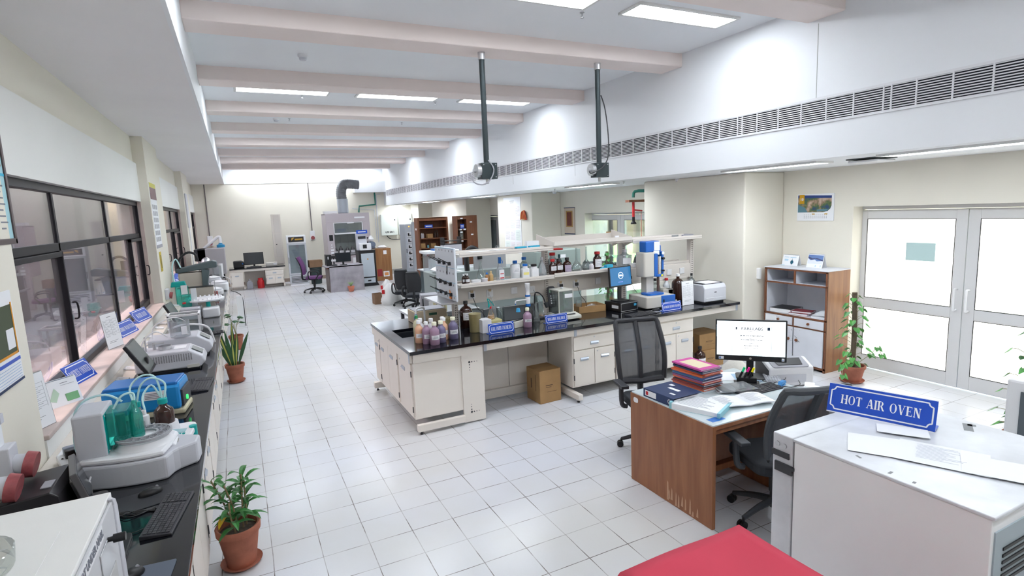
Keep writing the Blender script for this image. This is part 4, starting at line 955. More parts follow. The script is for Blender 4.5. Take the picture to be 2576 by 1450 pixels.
sb('square translucent bottle with white label near the viscometer', 1558, 1583, 628, CLEARPL, CLOUD, 'square', z=SZ2, lab=LAB, labz=(.2, .6), neck=.4, y=5.93)
t = thing('small_white_box', 'flat white box at the right end of the middle shelf', 'box', (4.66, 5.86, SZ2)); MB().box(-.05, -.04, -.005, .07, .05, .04).build('carton', WHITEPL, t, bev=.003)
# items on the top shelf
TZS = TZ+.85+.013
t = thing('rack_tray', 'long ivory open tray lying on the top shelf', 'tray', (3.98, 6.0, TZS+.022)); k = MB(); k.box(-.56, -.22, 0, .60, .22, .006).box(-.56, -.225, 0, .60, -.215, .05).box(-.56, .215, 0, .60, .225, .09)
k.prism([(-.22, 0), (.22, 0), (.22, .13), (-.22, .045)], -.57, -.56, 'x'); k.prism([(-.22, 0), (.22, 0), (.22, .13), (-.22, .045)], .60, .61, 'x'); k.build('tray', IVORY2, t)
for i in range(4): 
    a = -.4+i*.18; t2 = thing('clear_tube_bundle', 'white tubing lying in the ivory tray on the top shelf', 'tubing', (3.98+a, 5.90, TZS+.032), .1*i, 'white tubing in the tray'); MB().tube([(-.09, 0, .01), (0, .01, .02), (.10, -.01, .012)], .01, 8).build('tube', WHITEPL, t2)
t = thing('white_card', 'white card standing at the right end of the ivory tray', 'card', (4.42, 5.88, TZS+.03)); MB().box(-.13, -.03, 0, .13, .03, .02).box(-.03, -.005, .02, .03, .003, .055).build('card', SIGNW, t)
for px_, lb, w_, m_ in ((1208, 'white paper folder lying on the top shelf above the pegboard', .30, PAPER), (1262, 'open leaflet with blue print on the top shelf', .22, PAPER), (1310, 'grey folded cloth on the top shelf', .30, mat('grey_cloth', (.42, .42, .42), .9))):
    xx = P(px_, 625, y=5.95).x; t = thing('folder', lb, 'folder', (xx, 5.95, TZS), .15, 'flat items on the top shelf')
    MB().sheet(lambda u, v: (-w_/2+w_*u, -.11+.2*v, .008+.012*math.sin(5*u+1)*math.sin(3*v)), 8, 4).build('sheet', m_, t, solid=.006)
for px_, lb in ((1310, 'light blue flat pad on the top shelf, left one'), (1343, 'light blue flat pad on the top shelf, right one')):
    xx = P(px_, 620, y=5.88).x; t = thing('blue_pad', lb, 'pad', (xx, 5.88, TZS+.01), .05, 'blue pads on the top shelf'); MB().rslab(-.075, -.03, .012, .075, .03, .028, .015).build('pad', MATS['cyan_sponge'], t)
t = thing('white_carton', 'upright white carton behind the blue pads on the top shelf', 'box', (P(1337, 615, y=6.05).x, 6.05, TZS)); MB().box(-.08, -.03, 0, .09, .03, .085).build('carton', PAPER, t)
t = thing('rolled_poster', 'grey rolled sheet lying along the top shelf at its right end', 'roll', (5.3, 6.02, TZS)); MB().box(-.62, -.06, 0, .36, .05, .04).build('roll', IVORY2, t, bev=.015); MB().box(.30, -.09, 0, .50, .06, .03).build('end_pad', GREYPL, t, bev=.01); MB().box(.12, -.085, .0, .22, -.06, .035).build('tape', CLEARPL, t)
# faucet, heater box behind the sink
t = thing('bench_faucet', 'white gooseneck water tap with a blue outlet at the sink', 'tap', (1.87, 6.40, TZ))
MB().tube([(.06, .0, 0), (.06, 0, .17), (.05, -.01, .215), (.0, -.03, .225), (-.05, -.05, .215), (-.065, -.06, .17), (-.065, -.06, .13)], .012, 10).build('spout', WHITEPL, t, smooth=True)
MB().lathe([(.012, .08), (.022, .09), (.022, .12), (.014, .14), (.014, .155)], 12, (-.065, -.06, 0)).build('outlet', BLUEPL, t, smooth=True)
t = thing('heating_bath', 'cream box-shaped heating bath behind the sink', 'lab instrument', (2.02, 6.62, TZ)); MB().box(-.19, -.12, .0, .23, .17, .155).build('housing', mat('cream_housing', (.66, .55, .40), .5), t, bev=.008); MB().box(-.18, -.11, .155, .22, .16, .165).build('lid', GREYPL, t, bev=.004); MB().box(.0, -.122, .09, .10, -.119, .12).build('display', mat('green_lcd_dark', (.05, .15, .10), .3), t)
# ================================================================== desk corner
DZ = .74
DGL = mat('desk_glass_top', (.62, .70, .73), .06, spec=.6, coat=.5)
t = thing('office_desk', 'brown wooden desk with a glass top and scuffed side panel', 'desk', (2.68, 2.56, 0))
MB().box(0, 0, 0, .03, .86, DZ-.008).build('side_panel', BROWNW, t, bev=.003, label='brown side panel with worn pale patches near the floor')
MB().box(.03, 0, DZ-.035, 1.14, .86, DZ-.008).build('desktop', BROWNW, t, bev=.003)
MB().rslab(.004, .004, DZ-.008, 1.135, .855, DZ, .01).build('glass_sheet', DGL, t)
MB().box(.03, .80, .22, .76, .82, DZ-.035).build('modesty_panel', BROWNW, t)
MB().box(.03, .42, .12, .76, .48, .17).build('foot_bar', BROWNW, t, bev=.004)
MB().box(.03, .02, DZ-.075, .76, .05, DZ-.035).build('front_rail', BROWNW, t)
ped = MB().box(.80, .02, 0, .83, .84, DZ-.035).box(1.11, .02, 0, 1.14, .84, DZ-.035).box(.83, .82, 0, 1.11, .84, DZ-.035).box(.83, .02, .05, 1.11, .82, .08).box(.83, .02, .44, 1.11, .82, .46).build('pedestal', BROWNW, t, bev=.003)
w_ = MB(); random.seed(3)
for k in range(9):
    y = .12+.035*k+random.random()*.02; z0 = random.random()*.03+.01; h_ = .04+random.random()*.08
    w_.add([(-.0012, y, z0), (-.0012, y+.012+random.random()*.012, z0), (-.0012, y+.01, z0+h_), (-.0012, y+.003, z0+h_*.8)], [(0, 1, 2, 3)])
w_.add([(-.0012, .42, .02), (-.0012, .44, .02), (-.0012, .437, .17), (-.0012, .425, .16)], [(0, 1, 2, 3)])
w_.build('worn_patch', mat('scuffed_wood', (.55, .34, .22), .8), t)
MB().rslab(-.0015, .765, .665, 0, .82, .705, .015, 3, 'x').build('torn_sticker', PAPER, t)
# papers under the glass
u_ = MB()
for k, (x, y, w, h, m) in enumerate([(.05, .05, .12, .06, BLUEPL)]): MB().box(x, y, DZ+.0002, x+w, y+h, DZ+.0008).build('card', BLUEPL, t)
t = thing('side_table', 'low wooden side table carrying the small printer at the right end of the desk', 'table', (3.85, 2.74, 0))
MB().box(0, 0, 0, .025, .62, .63).box(.275, 0, 0, .30, .62, .63).box(0, 0, .63, .30, .62, .655).box(.025, .02, .36, .275, .6, .38).box(.025, .60, .02, .275, .62, .63).build('frame', BROWNW, t, bev=.003)
MB().box(.005, .005, .655, .295, .61, .66).build('paper_cover', PAPER, t)
MB().box(.03, .03, .38, .27, .4, .40).build('shelf_paper', PAPER, t)

def office_chair(label, x, y, rz, group=None, up=DARK, fab=None, mesh=True, w=.46, ht=.62, arms=True, seatz=.46):
    t = thing('office_chair', label, 'chair', (x, y, 0), rz, group)
    fab = fab or mat('black_seat_fabric', (.025, .028, .034), .85)
    MB().rslab(-.24, -.24, seatz-.045, .24, .22, seatz+.03, .09, 5).build('seat', fab, t, bev=.02, seg=3)
    def bc(u, v):      # u across, v up
        z = seatz+.10+ht*v; yy = .25+.10*v+.05*(v*v)*1.0-.05*math.sin(PI*v)*.6 - .05*(1-(2*u-1)**2)*-.6
        ww = w/2*(.86+.14*math.sin(PI*(v*.8+.15)))
        return Vector(((2*u-1)*ww, yy, z))
    if mesh:
        bf = MB()
        pts = [bc(0, .02+.98*k/8) for k in range(9)] + [bc(k/6, 1) for k in range(1, 6)] + [bc(1, 1-.98*k/8) for k in range(9)]
        bf.tube(pts, .024, 8, 2); bf.tube([bc(0, .02), bc(.25, 0), bc(.5, -.02), bc(.75, 0), bc(1, .02)], .03, 8, 2)
        bf.tube([bc(.5, 0)+Vector((0, .012, 0)), bc(.5, .5)+Vector((0, .012, 0)), bc(.5, 1)+Vector((0, .005, 0))], .026, 6, 3)
        pass
        bf.build('back_frame', up, t, smooth=True)
        MB().sheet(lambda u, v: bc(u, .02+.97*v), 10, 12).build('mesh_backrest', glassy('chair_mesh', (.13, .14, .16), .55, .8, .05), t)
        MB().tube([(0, .20, seatz-.06), (0, .30, seatz-.02), bc(.5, .05)+Vector((0, .02, 0))], .03, 8).build('back_support', up, t, smooth=True)
    else:
        MB().sheet(lambda u, v: bc(.5+(u-.5)*(1-.12*abs(2*v-1)**3), v*.95), 8, 10).build('backrest', fab, t, solid=.07, bev=.01, smooth=True)
        MB().sheet(lambda u, v: bc(.5+(u-.5)*(1-.12*abs(2*v-1)**3), v*.95)+Vector((0, .048, 0)), 8, 10).build('back_shell', BLACK, t, solid=.025, smooth=True)
        MB().tube([(0, .15, seatz-.06), (0, .32, seatz-.04), bc(.5, .2)+Vector((0, .03, 0))], .028, 8).build('back_support', up, t, smooth=True)
    if arms:
        for s in (-1, 1):
            if mesh:
                MB().tube([(s*.24, .02, seatz-.05), (s*.29, .02, seatz-.02), (s*.30, .01, seatz+.15)], .022, 8).prism([(-.10, seatz+.15), (.14, seatz+.15), (.14, seatz+.175), (-.10, seatz+.18)], s*.30-.035, s*.30+.035, 'x').build('armrest', up, t, bev=.006, smooth=False)
            else:
                MB().tube([(s*.23, .10, seatz-.04), (s*.30, .12, seatz+.02), (s*.30, .10, seatz+.19), (s*.30, -.10, seatz+.19), (s*.30, -.16, seatz+.10), (s*.24, -.08, seatz-.03)], .018, 8).build('armrest', up, t, smooth=True)
    MB().cyl((0, 0, .08), (0, 0, seatz-.05), .028).cyl((0, 0, .20), (0, 0, seatz-.08), .036).box(-.10, -.12, seatz-.075, .10, .12, seatz-.045).build('gas_column', up, t)
    for k in range(5):
        a = k*2*PI/5+.3; ca, sa = math.cos(a), math.sin(a)
        lg = MB().tube([(0, 0, .13), (.14*ca, .14*sa, .115), (.29*ca, .29*sa, .075)], lambda u: .028-.012*u, 8).build('base_leg', up, t, smooth=True)
        cs = MB(); 
        for s in (-1, 1):
            c0 = Vector((.30*ca-sa*s*.006, .30*sa+ca*s*.006, .029)); c1 = c0+Vector((-sa*s*.017, ca*s*.017, 0)); cs.cyl(c0, c1, .029, n=14)
        cs.cyl((.29*ca, .29*sa, .04), (.29*ca, .29*sa, .08), .009); cs.build('caster', BLACK, lg)
    return t
office_chair('black mesh office chair on the far side of the desk', 3.22, 3.78, -.30, 'mesh office chairs at the desk', ht=.55)
office_chair('grey black mesh office chair pulled up to the near side of the desk', 3.17, 2.47, 2.82, 'mesh office chairs at the desk', mat('chair_dark_grey', (.055, .06, .068), .5), ht=.50)

# stack of files
random.seed(11)
FC = [(.55, .06, .30), (.05, .07, .16), (.04, .06, .14), (.75, .13, .05), (.75, .16, .06), (.06, .12, .30), (.10, .25, .50), (.28, .08, .20), (.75, .14, .06), (.06, .07, .12), (.28, .05, .04), (.32, .06, .05), (.70, .15, .07), (.55, .65, .70)]
nm = ['magenta patterned', 'navy', 'dark blue', 'orange', 'bright orange', 'mid blue', 'light blue', 'plum', 'red orange', 'black', 'maroon', 'brick red', 'orange edged', 'pale blue']
z = DZ; n_ = len(FC)
for k in range(n_-1, -1, -1):
    th = .011+random.random()*.008; w = .20+random.random()*.02
    pos = ['top', 'second', 'third', 'fourth', 'fifth', 'sixth', 'seventh', 'eighth', 'ninth', 'tenth', 'eleventh', 'twelfth', 'thirteenth', 'lowest'][k]
    t = thing('file_folder', '%s file, %s from the top in the stack on the desk' % (nm[k], pos) if k not in (0, n_-1) else '%s file, %s one in the stack on the desk' % (nm[k], pos), 'file', (3.19+random.uniform(-.010, .010), 3.22+random.uniform(-.012, .012), z), PI/2+.03+random.uniform(-.05, .05), 'stack of files on the desk')
    MB().box(-.16, -w/2, 0, .16, w/2, .0015).box(-.16, -w/2, th-.0015, .16, w/2, th).box(-.16, w/2-.002, 0, .16, w/2, th).build('cover', mat('file_colour_%s' % nm[k].replace(' ', '_'), FC[k], .5), t)
    MB().box(-.153, -w/2+.004, .0015, .153, w/2-.003, th-.0015).build('pages', PAPER, t)
    if k == 0: MB().box(-.11, -.07, th, .11, .07, th+.0006).build('cover_panel', mat('cream_cover_panel', (.72, .62, .42), .6), t)
    z += th+.0004
NAVY = mat('navy_binder', (.012, .03, .10), .45)
t = thing('lever_binder', 'navy lever arch binder lying at the left edge of the desk', 'binder', (2.84, 3.12, DZ), -PI/2+.03)
MB().box(-.16, -.14, .0, .16, .14, .003).box(-.16, -.14, .062, .16, .14, .065).box(-.16, -.143, 0, .16, -.14, .065).build('cover', NAVY, t, bev=.001)
MB().box(-.15, -.135, .004, .15, .13, .05).build('pages', PAPER, t)
MB().box(-.14, -.1445, .012, -.02, -.1428, .055).build('spine_label', PAPER, t); MB().box(-.13, -.1455, .02, -.105, -.1443, .048).build('red_mark', RED, t)
m_ = MB(); vs = []
for q in range(17): a = 2*PI*q/16; vs += [(.12+.012*math.cos(a), -.1445, .034+.012*math.sin(a)), (.12+.018*math.cos(a), -.1445, .034+.018*math.sin(a))]
m_.add(vs, [(2*q, 2*q+2, 2*q+3, 2*q+1) for q in range(16)]).build('finger_ring', STEEL, t)
MB().box(-.05, .0, .0655, .06, .03, .067).box(.05, -.08, .0655, .10, -.06, .067).box(-.1, .06, .0655, -.06, .09, .067).build('torn_paper', PAPER, t)
def paper_lines(t, x0, y0, x1, y1, z, n, m=None, seed=1):
    random.seed(seed); m_ = MB()
    for k in range(n):
        y = y1-(y1-y0)*(k+.5)/n; a = x0+random.random()*.01; b_ = x0+(x1-x0)*(.5+.5*random.random()); m_.box(a, y-.0012, z, b_, y+.0012, z+.0003)
    return m_.build('print', m or INK, t)
t = thing('open_file', 'open light blue file with loose printed sheets at the desk front corner', 'file', (2.86, 2.84, DZ), -1.12)
MB().box(-.19, -.12, 0, .17, .12, .002).box(-.195, -.12, 0, -.175, .12, .05).box(.15, -.13, .0, .17, .13, .035).build('cover', mat('light_blue_file', (.30, .62, .70), .5), t)
MB().prism([(-.19, .045), (-.19, .002), (.15, .002), (.15, .030)], -.12, .12, 'y').build('sheets', PAPER, t)
b_ = MB(); b_.T = Matrix.Translation((0, 0, .0385)) @ Matrix.Rotation(.044, 4, 'Y'); random.seed(4)
for k in range(13): y = .10-.016*k; b_.box(-.16+random.random()*.02, y-.0012, 0, .0+.1*random.random(), y+.0012, .0005)
b_.build('print', INK, t)
t = thing('open_book_papers', 'wad of printed pages lying open beside the light blue file', 'papers', (3.16, 2.78, DZ), -.25)
MB().sheet(lambda u, v: (-.24+.48*u, -.10+.20*v, .012+.02*abs(math.sin(PI*u*2-.3))*(.6+.4*v)), 14, 4).build('pages', PAPER, t, solid=.008)
paper_lines(t, .04, -.08, .20, .08, .036, 12, seed=5); paper_lines(t, -.18, -.08, -.06, .08, .037, 12, seed=6)
# monitor with certificate on screen
WS = mat('lit_white_screen', (.9, .9, .9), .4, emit=(.80, .93, .98), es=.56)
t, T0 = monitor('wide monitor on the desk showing a white certificate page', 3.70, 3.14, DZ, -.80, .545, .345, .145, .05, WS, chin=.045, stand_w=.22)
WP = mat('lit_page', (.9, .9, .9), .4, emit=(1, 1, 1), es=.60); DI = mat('screen_ink', (.02, .05, .10), .5); 
def scr(name, m, *bx):
    b_ = MB(); b_.T = T0 @ Matrix.Translation((0, -.0016, 0))
    for (x0, z0, x1, z1) in bx: b_.box(x0, -.0004*(1 if name != 'page' else 0), z0, x1, 0, z1)
    return b_.build(name, m, t)
scr('page', WP, (-.14, .047, .155, .295))
scr('page_edges', DI, (-.142, .047, -.1405, .295), (.1555, .047, .157, .295)); scr('browser_bar', mat('screen_pale_blue', (.6, .75, .85), .5, emit=(.62, .78, .88), es=.9), (-.26, .318, .26, .332), (-.262, .2, -.25, .30))
scr('task_bar_icons', mat('screen_blue_icons', (.1, .3, .6), .5, emit=(.1, .35, .7), es=.8), *[(-.06+.013*k, .047, -.053+.013*k, .052) for k in range(12)])
for wd, sz, x, z, bo in (('FARELABS', .033, .01, .270, .0002), ('Science    Technology    Innovation', .008, 0, .250, 0), ('CERTIFICATE OF PARTICIPATION', .0125, .005, .212, .0004), ('This certificate is issued to', .006, .005, .190, 0), ('Lube and Tribology Laboratory, Greater Noida', .0088, .005, .180, .0003), ('for participation in Proficiency Testing Programme on', .006, .005, .171, 0), ('Lubricating Oil', .007, .005, .150, 0), ('conducted from', .006, .005, .139, 0), ('20th March 2024 to 31st May 2024', .0078, .005, .130, .0003), ('PERFORMANCE OF THE LABORATORY', .006, .005, .108, 0)):
    text('screen_text', wd, sz, DI, t, T0 @ Matrix.Translation((x, -.0022, z)) @ FRONT @ Matrix.Diagonal((1.15 if sz > .03 else 1, 1, 1, 1)), bo+.0004, .0001)
scr('table_lines', INK, (-.12, .094, .14, .0955), (-.12, .080, .14, .0815), (-.12, .066, .14, .0675), (-.12, .066, -.119, .095), (-.04, .066, -.039, .095), (.04, .066, .041, .095), (.1, .066, .101, .095), (.139, .066, .14, .095))
scr('logo_marks', DI, (-.115, .262, -.105, .285), (-.13, .262, -.118, .266), (.125, .26, .145, .285))
b_ = MB(); b_.T = T0 @ Matrix.Translation((0, -.001, .022)); b_.cyl((0, -.001, 0), (0, 0.001, 0), .009, n=18); b_.build('maker_badge', STEEL, t)
text('badge_letters', 'hp', .012, DARK, t, T0 @ Matrix.Translation((0, -.0025, .022)) @ FRONT, 0, .0002)
scr('sticker', PAPER, (-.245, .010, -.205, .032), (.235, .010, .255, .034)); scr('sticker_dot', BLUEPL, (-.242, .013, -.228, .029), (.238, .014, .25, .022))
text('screen_text', 'C', .001, DI, t, Matrix.Translation((0, 0, -.5)), 0, .0001) if False else None
keyboard('black keyboard on the desk in front of the certificate monitor', 3.50, 2.89, DZ, -.02, .40, .13)
t = thing('laser_printer', 'small black and white laser printer on the side table right of the desk', 'printer', (4.035, 3.08, .66), -.45)
MB().prism([(-.13, .01), (.13, .01), (.13, .19), (.02, .215), (-.13, .165)], -.185, .185, 'x').build('body', WHITEPL, t, bev=.014)
MB().prism([(-.12, .03), (.125, .03), (.125, .17), (.02, .19), (-.12, .145)], -.189, -.183, 'x').build('dark_side', DARK, t, bev=.004)
b_ = MB(); b_.T = Matrix.Translation((0, -.055, .1925)) @ Matrix.Rotation(.32, 4, 'X'); b_.rslab(-.15, -.075, -.004, .15, .085, .004, .02).build('top_frame', GREYPL, t, bev=.002)
b_ = MB(); b_.T = Matrix.Translation((0, -.055, .197)) @ Matrix.Rotation(.30, 4, 'X'); b_.prism([(-.10, -.05), (.10, -.05), (.12, .05), (-.12, .05)], -.001, .003, 'z').build('output_tray', BLACK, t)
MB().box(-.12, -.1335, .04, .12, -.13, .11).build('front_flap', LGREY, t, bev=.001)
t = thing('pen_stand', 'black stand holding green, pink and yellow highlighters below the monitor', 'pen stand', (3.56, 3.06, DZ), -.8)
MB().box(-.09, -.05, 0, .10, .05, .012).box(-.07, -.01, .012, .08, .03, .05).build('base', BLACK, t, bev=.004)
for k, (c_, lb) in enumerate((((.0, .7, .25), 'green'), ((.95, .0, .35), 'pink'), ((.95, .85, .0), 'yellow'))):
    h = thing('highlighter', '%s highlighter slanting in the black pen stand' % lb, 'pen', (3.555+.035*(k-1)*.7, 3.06-.035*(k-1)*.72, DZ+.05), -.8, 'highlighters in the pen stand')
    MB().tube([(-.01, 0, 0), (.012, .0, .05)], .009, 8, 0).build('barrel', BLACK, h); MB().tube([(.012, 0, .05), (.027, 0, .085)], .0088, 8, 0).build('cap', mat('highlighter_'+lb, c_, .4), h)
t = thing('calculator', 'flat grey calculator by the desk printer', 'calculator', (3.82, 3.02, DZ), -.7); MB().prism([(-.09, 0), (.09, 0), (.09, .02), (-.09, .008)], -.06, .06, 'x').build('case', GREYPL, t, bev=.003); k = MB()
for i in range(5):
    for j in range(5): k.box(-.05+.02*i, -.08+.024*j, .012+.001*j, -.036+.02*i, -.064+.024*j, .016+.0022*j)
k.build('key_field', LGREY, t)
t = thing('stapler', 'blue stapler on the desk right of the keyboard', 'stapler', (3.74, 2.87, DZ), .3); MB().prism([(-.05, 0), (.05, 0), (.05, .008), (-.05, .012)], -.014, .014, 'y').prism([(-.05, .018), (.055, .014), (.05, .035), (-.03, .042)], -.016, .016, 'y').build('body', mat('light_blue_plastic', (.02, .22, .55), .4), t, bev=.004)
t = thing('clear_folder_pile', 'pile of clear plastic folders behind the keyboard', 'folders', (3.36, 3.02, DZ), -.5)
for k in range(4): MB().at(.005*k, -.004*k, .008*k, .08*k).sheet(lambda u, v: (-.14+.28*u, -.10+.2*v, .004+.008*math.sin(3*u+k)), 6, 3).build('folder', CLEARPL if k > 1 else PAPER, t, solid=.004)
t = thing('loose_sheets', 'white sheets under the monitor base', 'papers', (3.62, 3.25, DZ+.0005), -.6); MB().box(-.17, -.12, 0, .13, .12, .003).build('sheet', PAPER, t); MB().box(.0, -.16, .003, .2, .06, .005).build('sheet', mat('pale_blue_sheet', (.42, .60, .78), .6), t)
t = thing('visiting_cards', 'scattered cards near the right front of the desk', 'cards', (3.90, 2.74, DZ+.0005), .2); MB().box(-.11, -.05, 0, .05, .03, .002).at(0, 0, .002, .4).box(-.02, -.03, 0, .10, .04, .002).build('card', PAPER, t)
t = thing('desk_cables', 'black cables looping across the desk between monitor and printer', 'cable', (0, 0, 0))
for pts in ([(3.62, 3.10), (3.72, 3.0), (3.86, 2.95), (3.93, 2.98)], [(3.80, 3.2), (3.88, 3.08), (3.80, 2.96), (3.66, 2.93), (3.56, 2.96)], [(3.95, 2.88), (3.86, 2.80), (3.76, 2.80), (3.72, 2.85)]):
    MB().tube([(a, b_, DZ+.006) for a, b_ in pts], .003, 5).build('cable', BLACK, t)
bag = thing('white_sack', 'pale crumpled sack on the floor behind the monitor', 'bag', (4.55, 4.05, 0))
MB().lathe([(.16, 0), (.20, .08), (.19, .30), (.13, .48), (.05, .56)], 14).build('sack', mat('pale_sack', (.62, .60, .55), .8, bump=.8, bscale=10), bag, smooth=True)
tag(MB().tube([(2.85, 2.75, .01), (3.05, 3.1, .10), (3.12, 3.0, .02), (3.2, 3.1, .08), (3.3, 3.15, .02)], .005, 6).build('extension_cord', BLACK), 'black cord loops on the floor under the desk', 'cord')

# hot air oven --------------------------------------------------------------
OVW = mat('oven_white_enamel', (.90, .90, .91), .35, noise=.05, nscale=2)
OVT = mat('oven_top_worn_white', (.80, .82, .86), .3, noise=.32, nscale=3.2)
t = thing('hot_air_oven', 'large white floor-standing oven with a worn top, nearest at the right', 'oven', (2.42, .95, 0))
MB().box(0, 0, .06, .95, .825, .985).build('body', OVW, t, bev=.004)
MB().box(-.004, -.01, .985, .955, .83, 1.0).build('top_panel', OVT, t, bev=.004, label='worn white top panel with scratches')
MB().box(.0, .835, .06, .95, .95, 1.0).build('door', OVT, t, bev=.006)
lt = MB(); lt.box(-.008, .85, .88, -.0, .95, .91).box(-.010, .83, .80, 0, .93, .85).box(-.012, .82, .83, 0, .86, .845); lt.build('latch', DARK, t)
for y, z in ((.92, .945), (.88, .943)): MB().cyl((-.006, y, z), (0, y, z), .013, n=12).build('screw_cap', STEEL, t)
MB().box(.02, -.006, .10, .93, 0, .93).build('rear_panel', mat('oven_grey_back', (.36, .42, .46), .4), t)
v_ = MB()
for k in range(6): v_.box(.08+.0*k, -.010, .84-k*.028, .85, -.005, .852-k*.028)
v_.build('vent_slots', BLACK, t)
for x in (.05, .9):
    for y in (.06, .86): MB().cyl((x, y, 0), (x, y, .06), .02).build('foot', BLACK, t)
random.seed(21); s_ = MB()
for px_, py_, L_, a_ in ((2145, 1115, .05, .3), (2160, 1150, .03, 1.2), (2300, 1215, .02, .2), (2240, 1190, .03, .1)):
    p = P(px_, py_, z=1.0); q = p-Vector((2.42, .95, 0)); s_.at(q.x, q.y, 1.0002, a_).box(-L_/2, -.006, 0, L_/2, .006, .0003)
p = P(2435, 1075, z=1.0)-Vector((2.42, .95, 0)); s_.at(p.x, p.y, 1.0002, .5).box(-.06, -.02, 0, .05, .02, .0004).box(.02, -.035, 0, .05, 0, .0004)
s_.build('stain', mat('oven_stain', (.25, .26, .27), .7), t)
sign('HOT AIR OVEN', 2.99, 1.705, 1.004, -1.262, .50, .155, 'large blue sign reading HOT AIR OVEN standing on the oven', tilt=.30, fit=.74, hh=.32)
def sheet_at(label, px_, py_, z, rz, w, h, lines=0, seed=1, m=None):
    p = P(px_, py_, z=z); t = thing('paper_sheet', label, 'paper', (p.x, p.y, z), rz, 'papers on the oven')
    MB().sheet(lambda u, v: (-w/2+w*u, -h/2+h*v, .0015+.006*(u-.5)**2*math.sin(3*v+seed)), 6, 4).build('sheet', m or PAPER, t, solid=.001)
    if lines: paper_lines(t, -w*.30, -h*.3, w*.30, h*.38, .0045, lines, mat('faint_ink', (.5, .52, .58), .8), seed=seed)
    return t
sheet_at('white sheet with faint print, left one of the papers on the oven', 2230, 1125, 1.004, -1.0, .32, .24, 0, 2)
sheet_at('white printed letter in the middle of the oven top', 2370, 1150, 1.006, -1.15, .34, .26, 12, 3)
sheet_at('white sheet hanging over the right part of the oven top', 2530, 1185, 1.008, -1.1, .30, .21, 0, 5)
sheet_at('small folded white sheet under the blue oven sign', 2270, 1085, 1.009, -1.0, .22, .12, 0, 7)
# red cloth covered stool
def red(u, v):
    x = 1.12+.60*u; y = .72+.78*v
    e = min(u, 1-u, v, 1-v)
    return Vector((x, y, .895+.012*math.sin(7*u+2)*math.sin(5*v+1)-.0*e))
RC = mat('red_cloth', (.58, .045, .085), .8, noise=.12, nscale=3)
t = thing('cloth_covered_box', 'red cloth draped over a box at the bottom edge of the photo', 'cloth', (0, 0, 0))
b_ = MB(); N_ = 14; ring = []
top = [[red(i/N_, j/N_) for i in range(N_+1)] for j in range(N_+1)]
b_.sheet(lambda u, v: red(u, v), N_, N_)
per = [(i/N_, 0) for i in range(N_)]+[(1, j/N_) for j in range(N_)]+[(1-i/N_, 1) for i in range(N_)]+[(0, 1-j/N_) for j in range(N_)]
vs = []
for k, (u, v) in enumerate(per):
    p = red(u, v); nx = (u-.5); ny = (v-.5); f_ = .02+.022*math.sin(k*1.3)
    ox = (1 if u == 1 else -1 if u == 0 else 0); oy = (1 if v == 1 else -1 if v == 0 else 0)
    vs += [tuple(p), (p.x+ox*.02, p.y+oy*.02, p.z-.05), (p.x+ox*(.035+f_), p.y+oy*(.035+f_), .35+.02*math.sin(k))]
n_ = len(per); b_.add(vs, [(3*k+a, 3*((k+1) % n_)+a, 3*((k+1) % n_)+a+1, 3*k+a+1) for k in range(n_) for a in (0, 1)])
b_.build('cloth', RC, t, smooth=True, solid=.003)
MB().box(1.16, .76, 0, 1.68, 1.46, .87).build('box', DARK, t)

# grey device at the right edge, plants, cabinet, calendars -------------------
t = thing('grey_instrument', 'white and dark grey instrument cut by the right edge of the photo', 'lab instrument', (3.92, 1.0, 0))
MB().box(0, 0, .02, .5, .53, 1.12).build('housing', WHITEPL, t, bev=.015)
MB().box(-.01, .02, .60, .0, .46, 1.06).build('dark_front', mat('slate_plastic', (.10, .12, .14), .45), t, bev=.01)
MB().box(-.018, .05, .84, -.01, .40, .88).build('tape_strip', CLEARPL, t)
for z_ in (.86, .98): MB().cyl((-.02, .30, z_), (-.01, .30, z_), .016).build('bolt', STEEL, t)

def pot(t, r, h, soil=True, saucer=True, m=TERRA, z0=0):
    MB().lathe([(r*.62, .012+z0), (r*.66, .015+z0), (r*.92, h*.82+z0), (r, h*.83+z0), (r*1.02, h*.97+z0), (r*.98, h+z0), (r*.88, h*.98+z0), (r*.84, h*.80+z0)], 28, caps=False).build('pot', m, t, smooth=True)
    if soil: MB().lathe([(r*.86, h*.84+z0), (r*.5, h*.87+z0), (.01, h*.88+z0)], 20).build('soil', SOIL, t, smooth=True)
    if saucer: MB().lathe([(r*.72, z0), (r*.92, .02+z0), (r*.95, .03+z0), (r*.85, .018+z0), (r*.5, .010+z0)], 28).build('saucer', m, t, smooth=True)
def blade(mb, base, d, L_, w, droop=.5, twist=0, up=Vector((0, 0, 1)), n=6, fold=.15):
    d = d.normalized(); side = d.cross(up)
    if side.length < .1: side = Vector((1, 0, 0))
    side.normalize(); vs = []
    for k in range(n+1):
        u = k/n; p = base+d*L_*u+Vector((0, 0, -droop*L_*u*u)); ww = w*math.sin(PI*min(1, .08+u*.95))**.8*(1 if u < 1 else 0)
        lift = Vector((0, 0, fold*ww))
        vs += [tuple(p-side*ww/2+lift), tuple(p), tuple(p+side*ww/2+lift)]
    mb.add(vs, [(3*k+a, 3*k+a+1, 3*k+a+4, 3*k+a+3) for k in range(n) for a in (0, 1)])
def heart(mb, c, d, nrm, s):
    d = d.normalized(); side = d.cross(nrm).normalized(); nrm = side.cross(d)
    out = [(0, 0), (-.28, .46), (-.12, .78), (.25, .72), (.62, .42), (1.05, 0)]
    pts = [(a, b_) for a, b_ in out]+[(a, -b_) for a, b_ in reversed(out[1:-1])]
    vs = [tuple(c+d*a*s+side*b_*s*.62+nrm*(-.18*s*abs(b_))) for a, b_ in pts]+[tuple(c+d*.3*s)]
    k = len(pts); mb.add(vs, [(i, (i+1) % k, k) for i in range(k)])
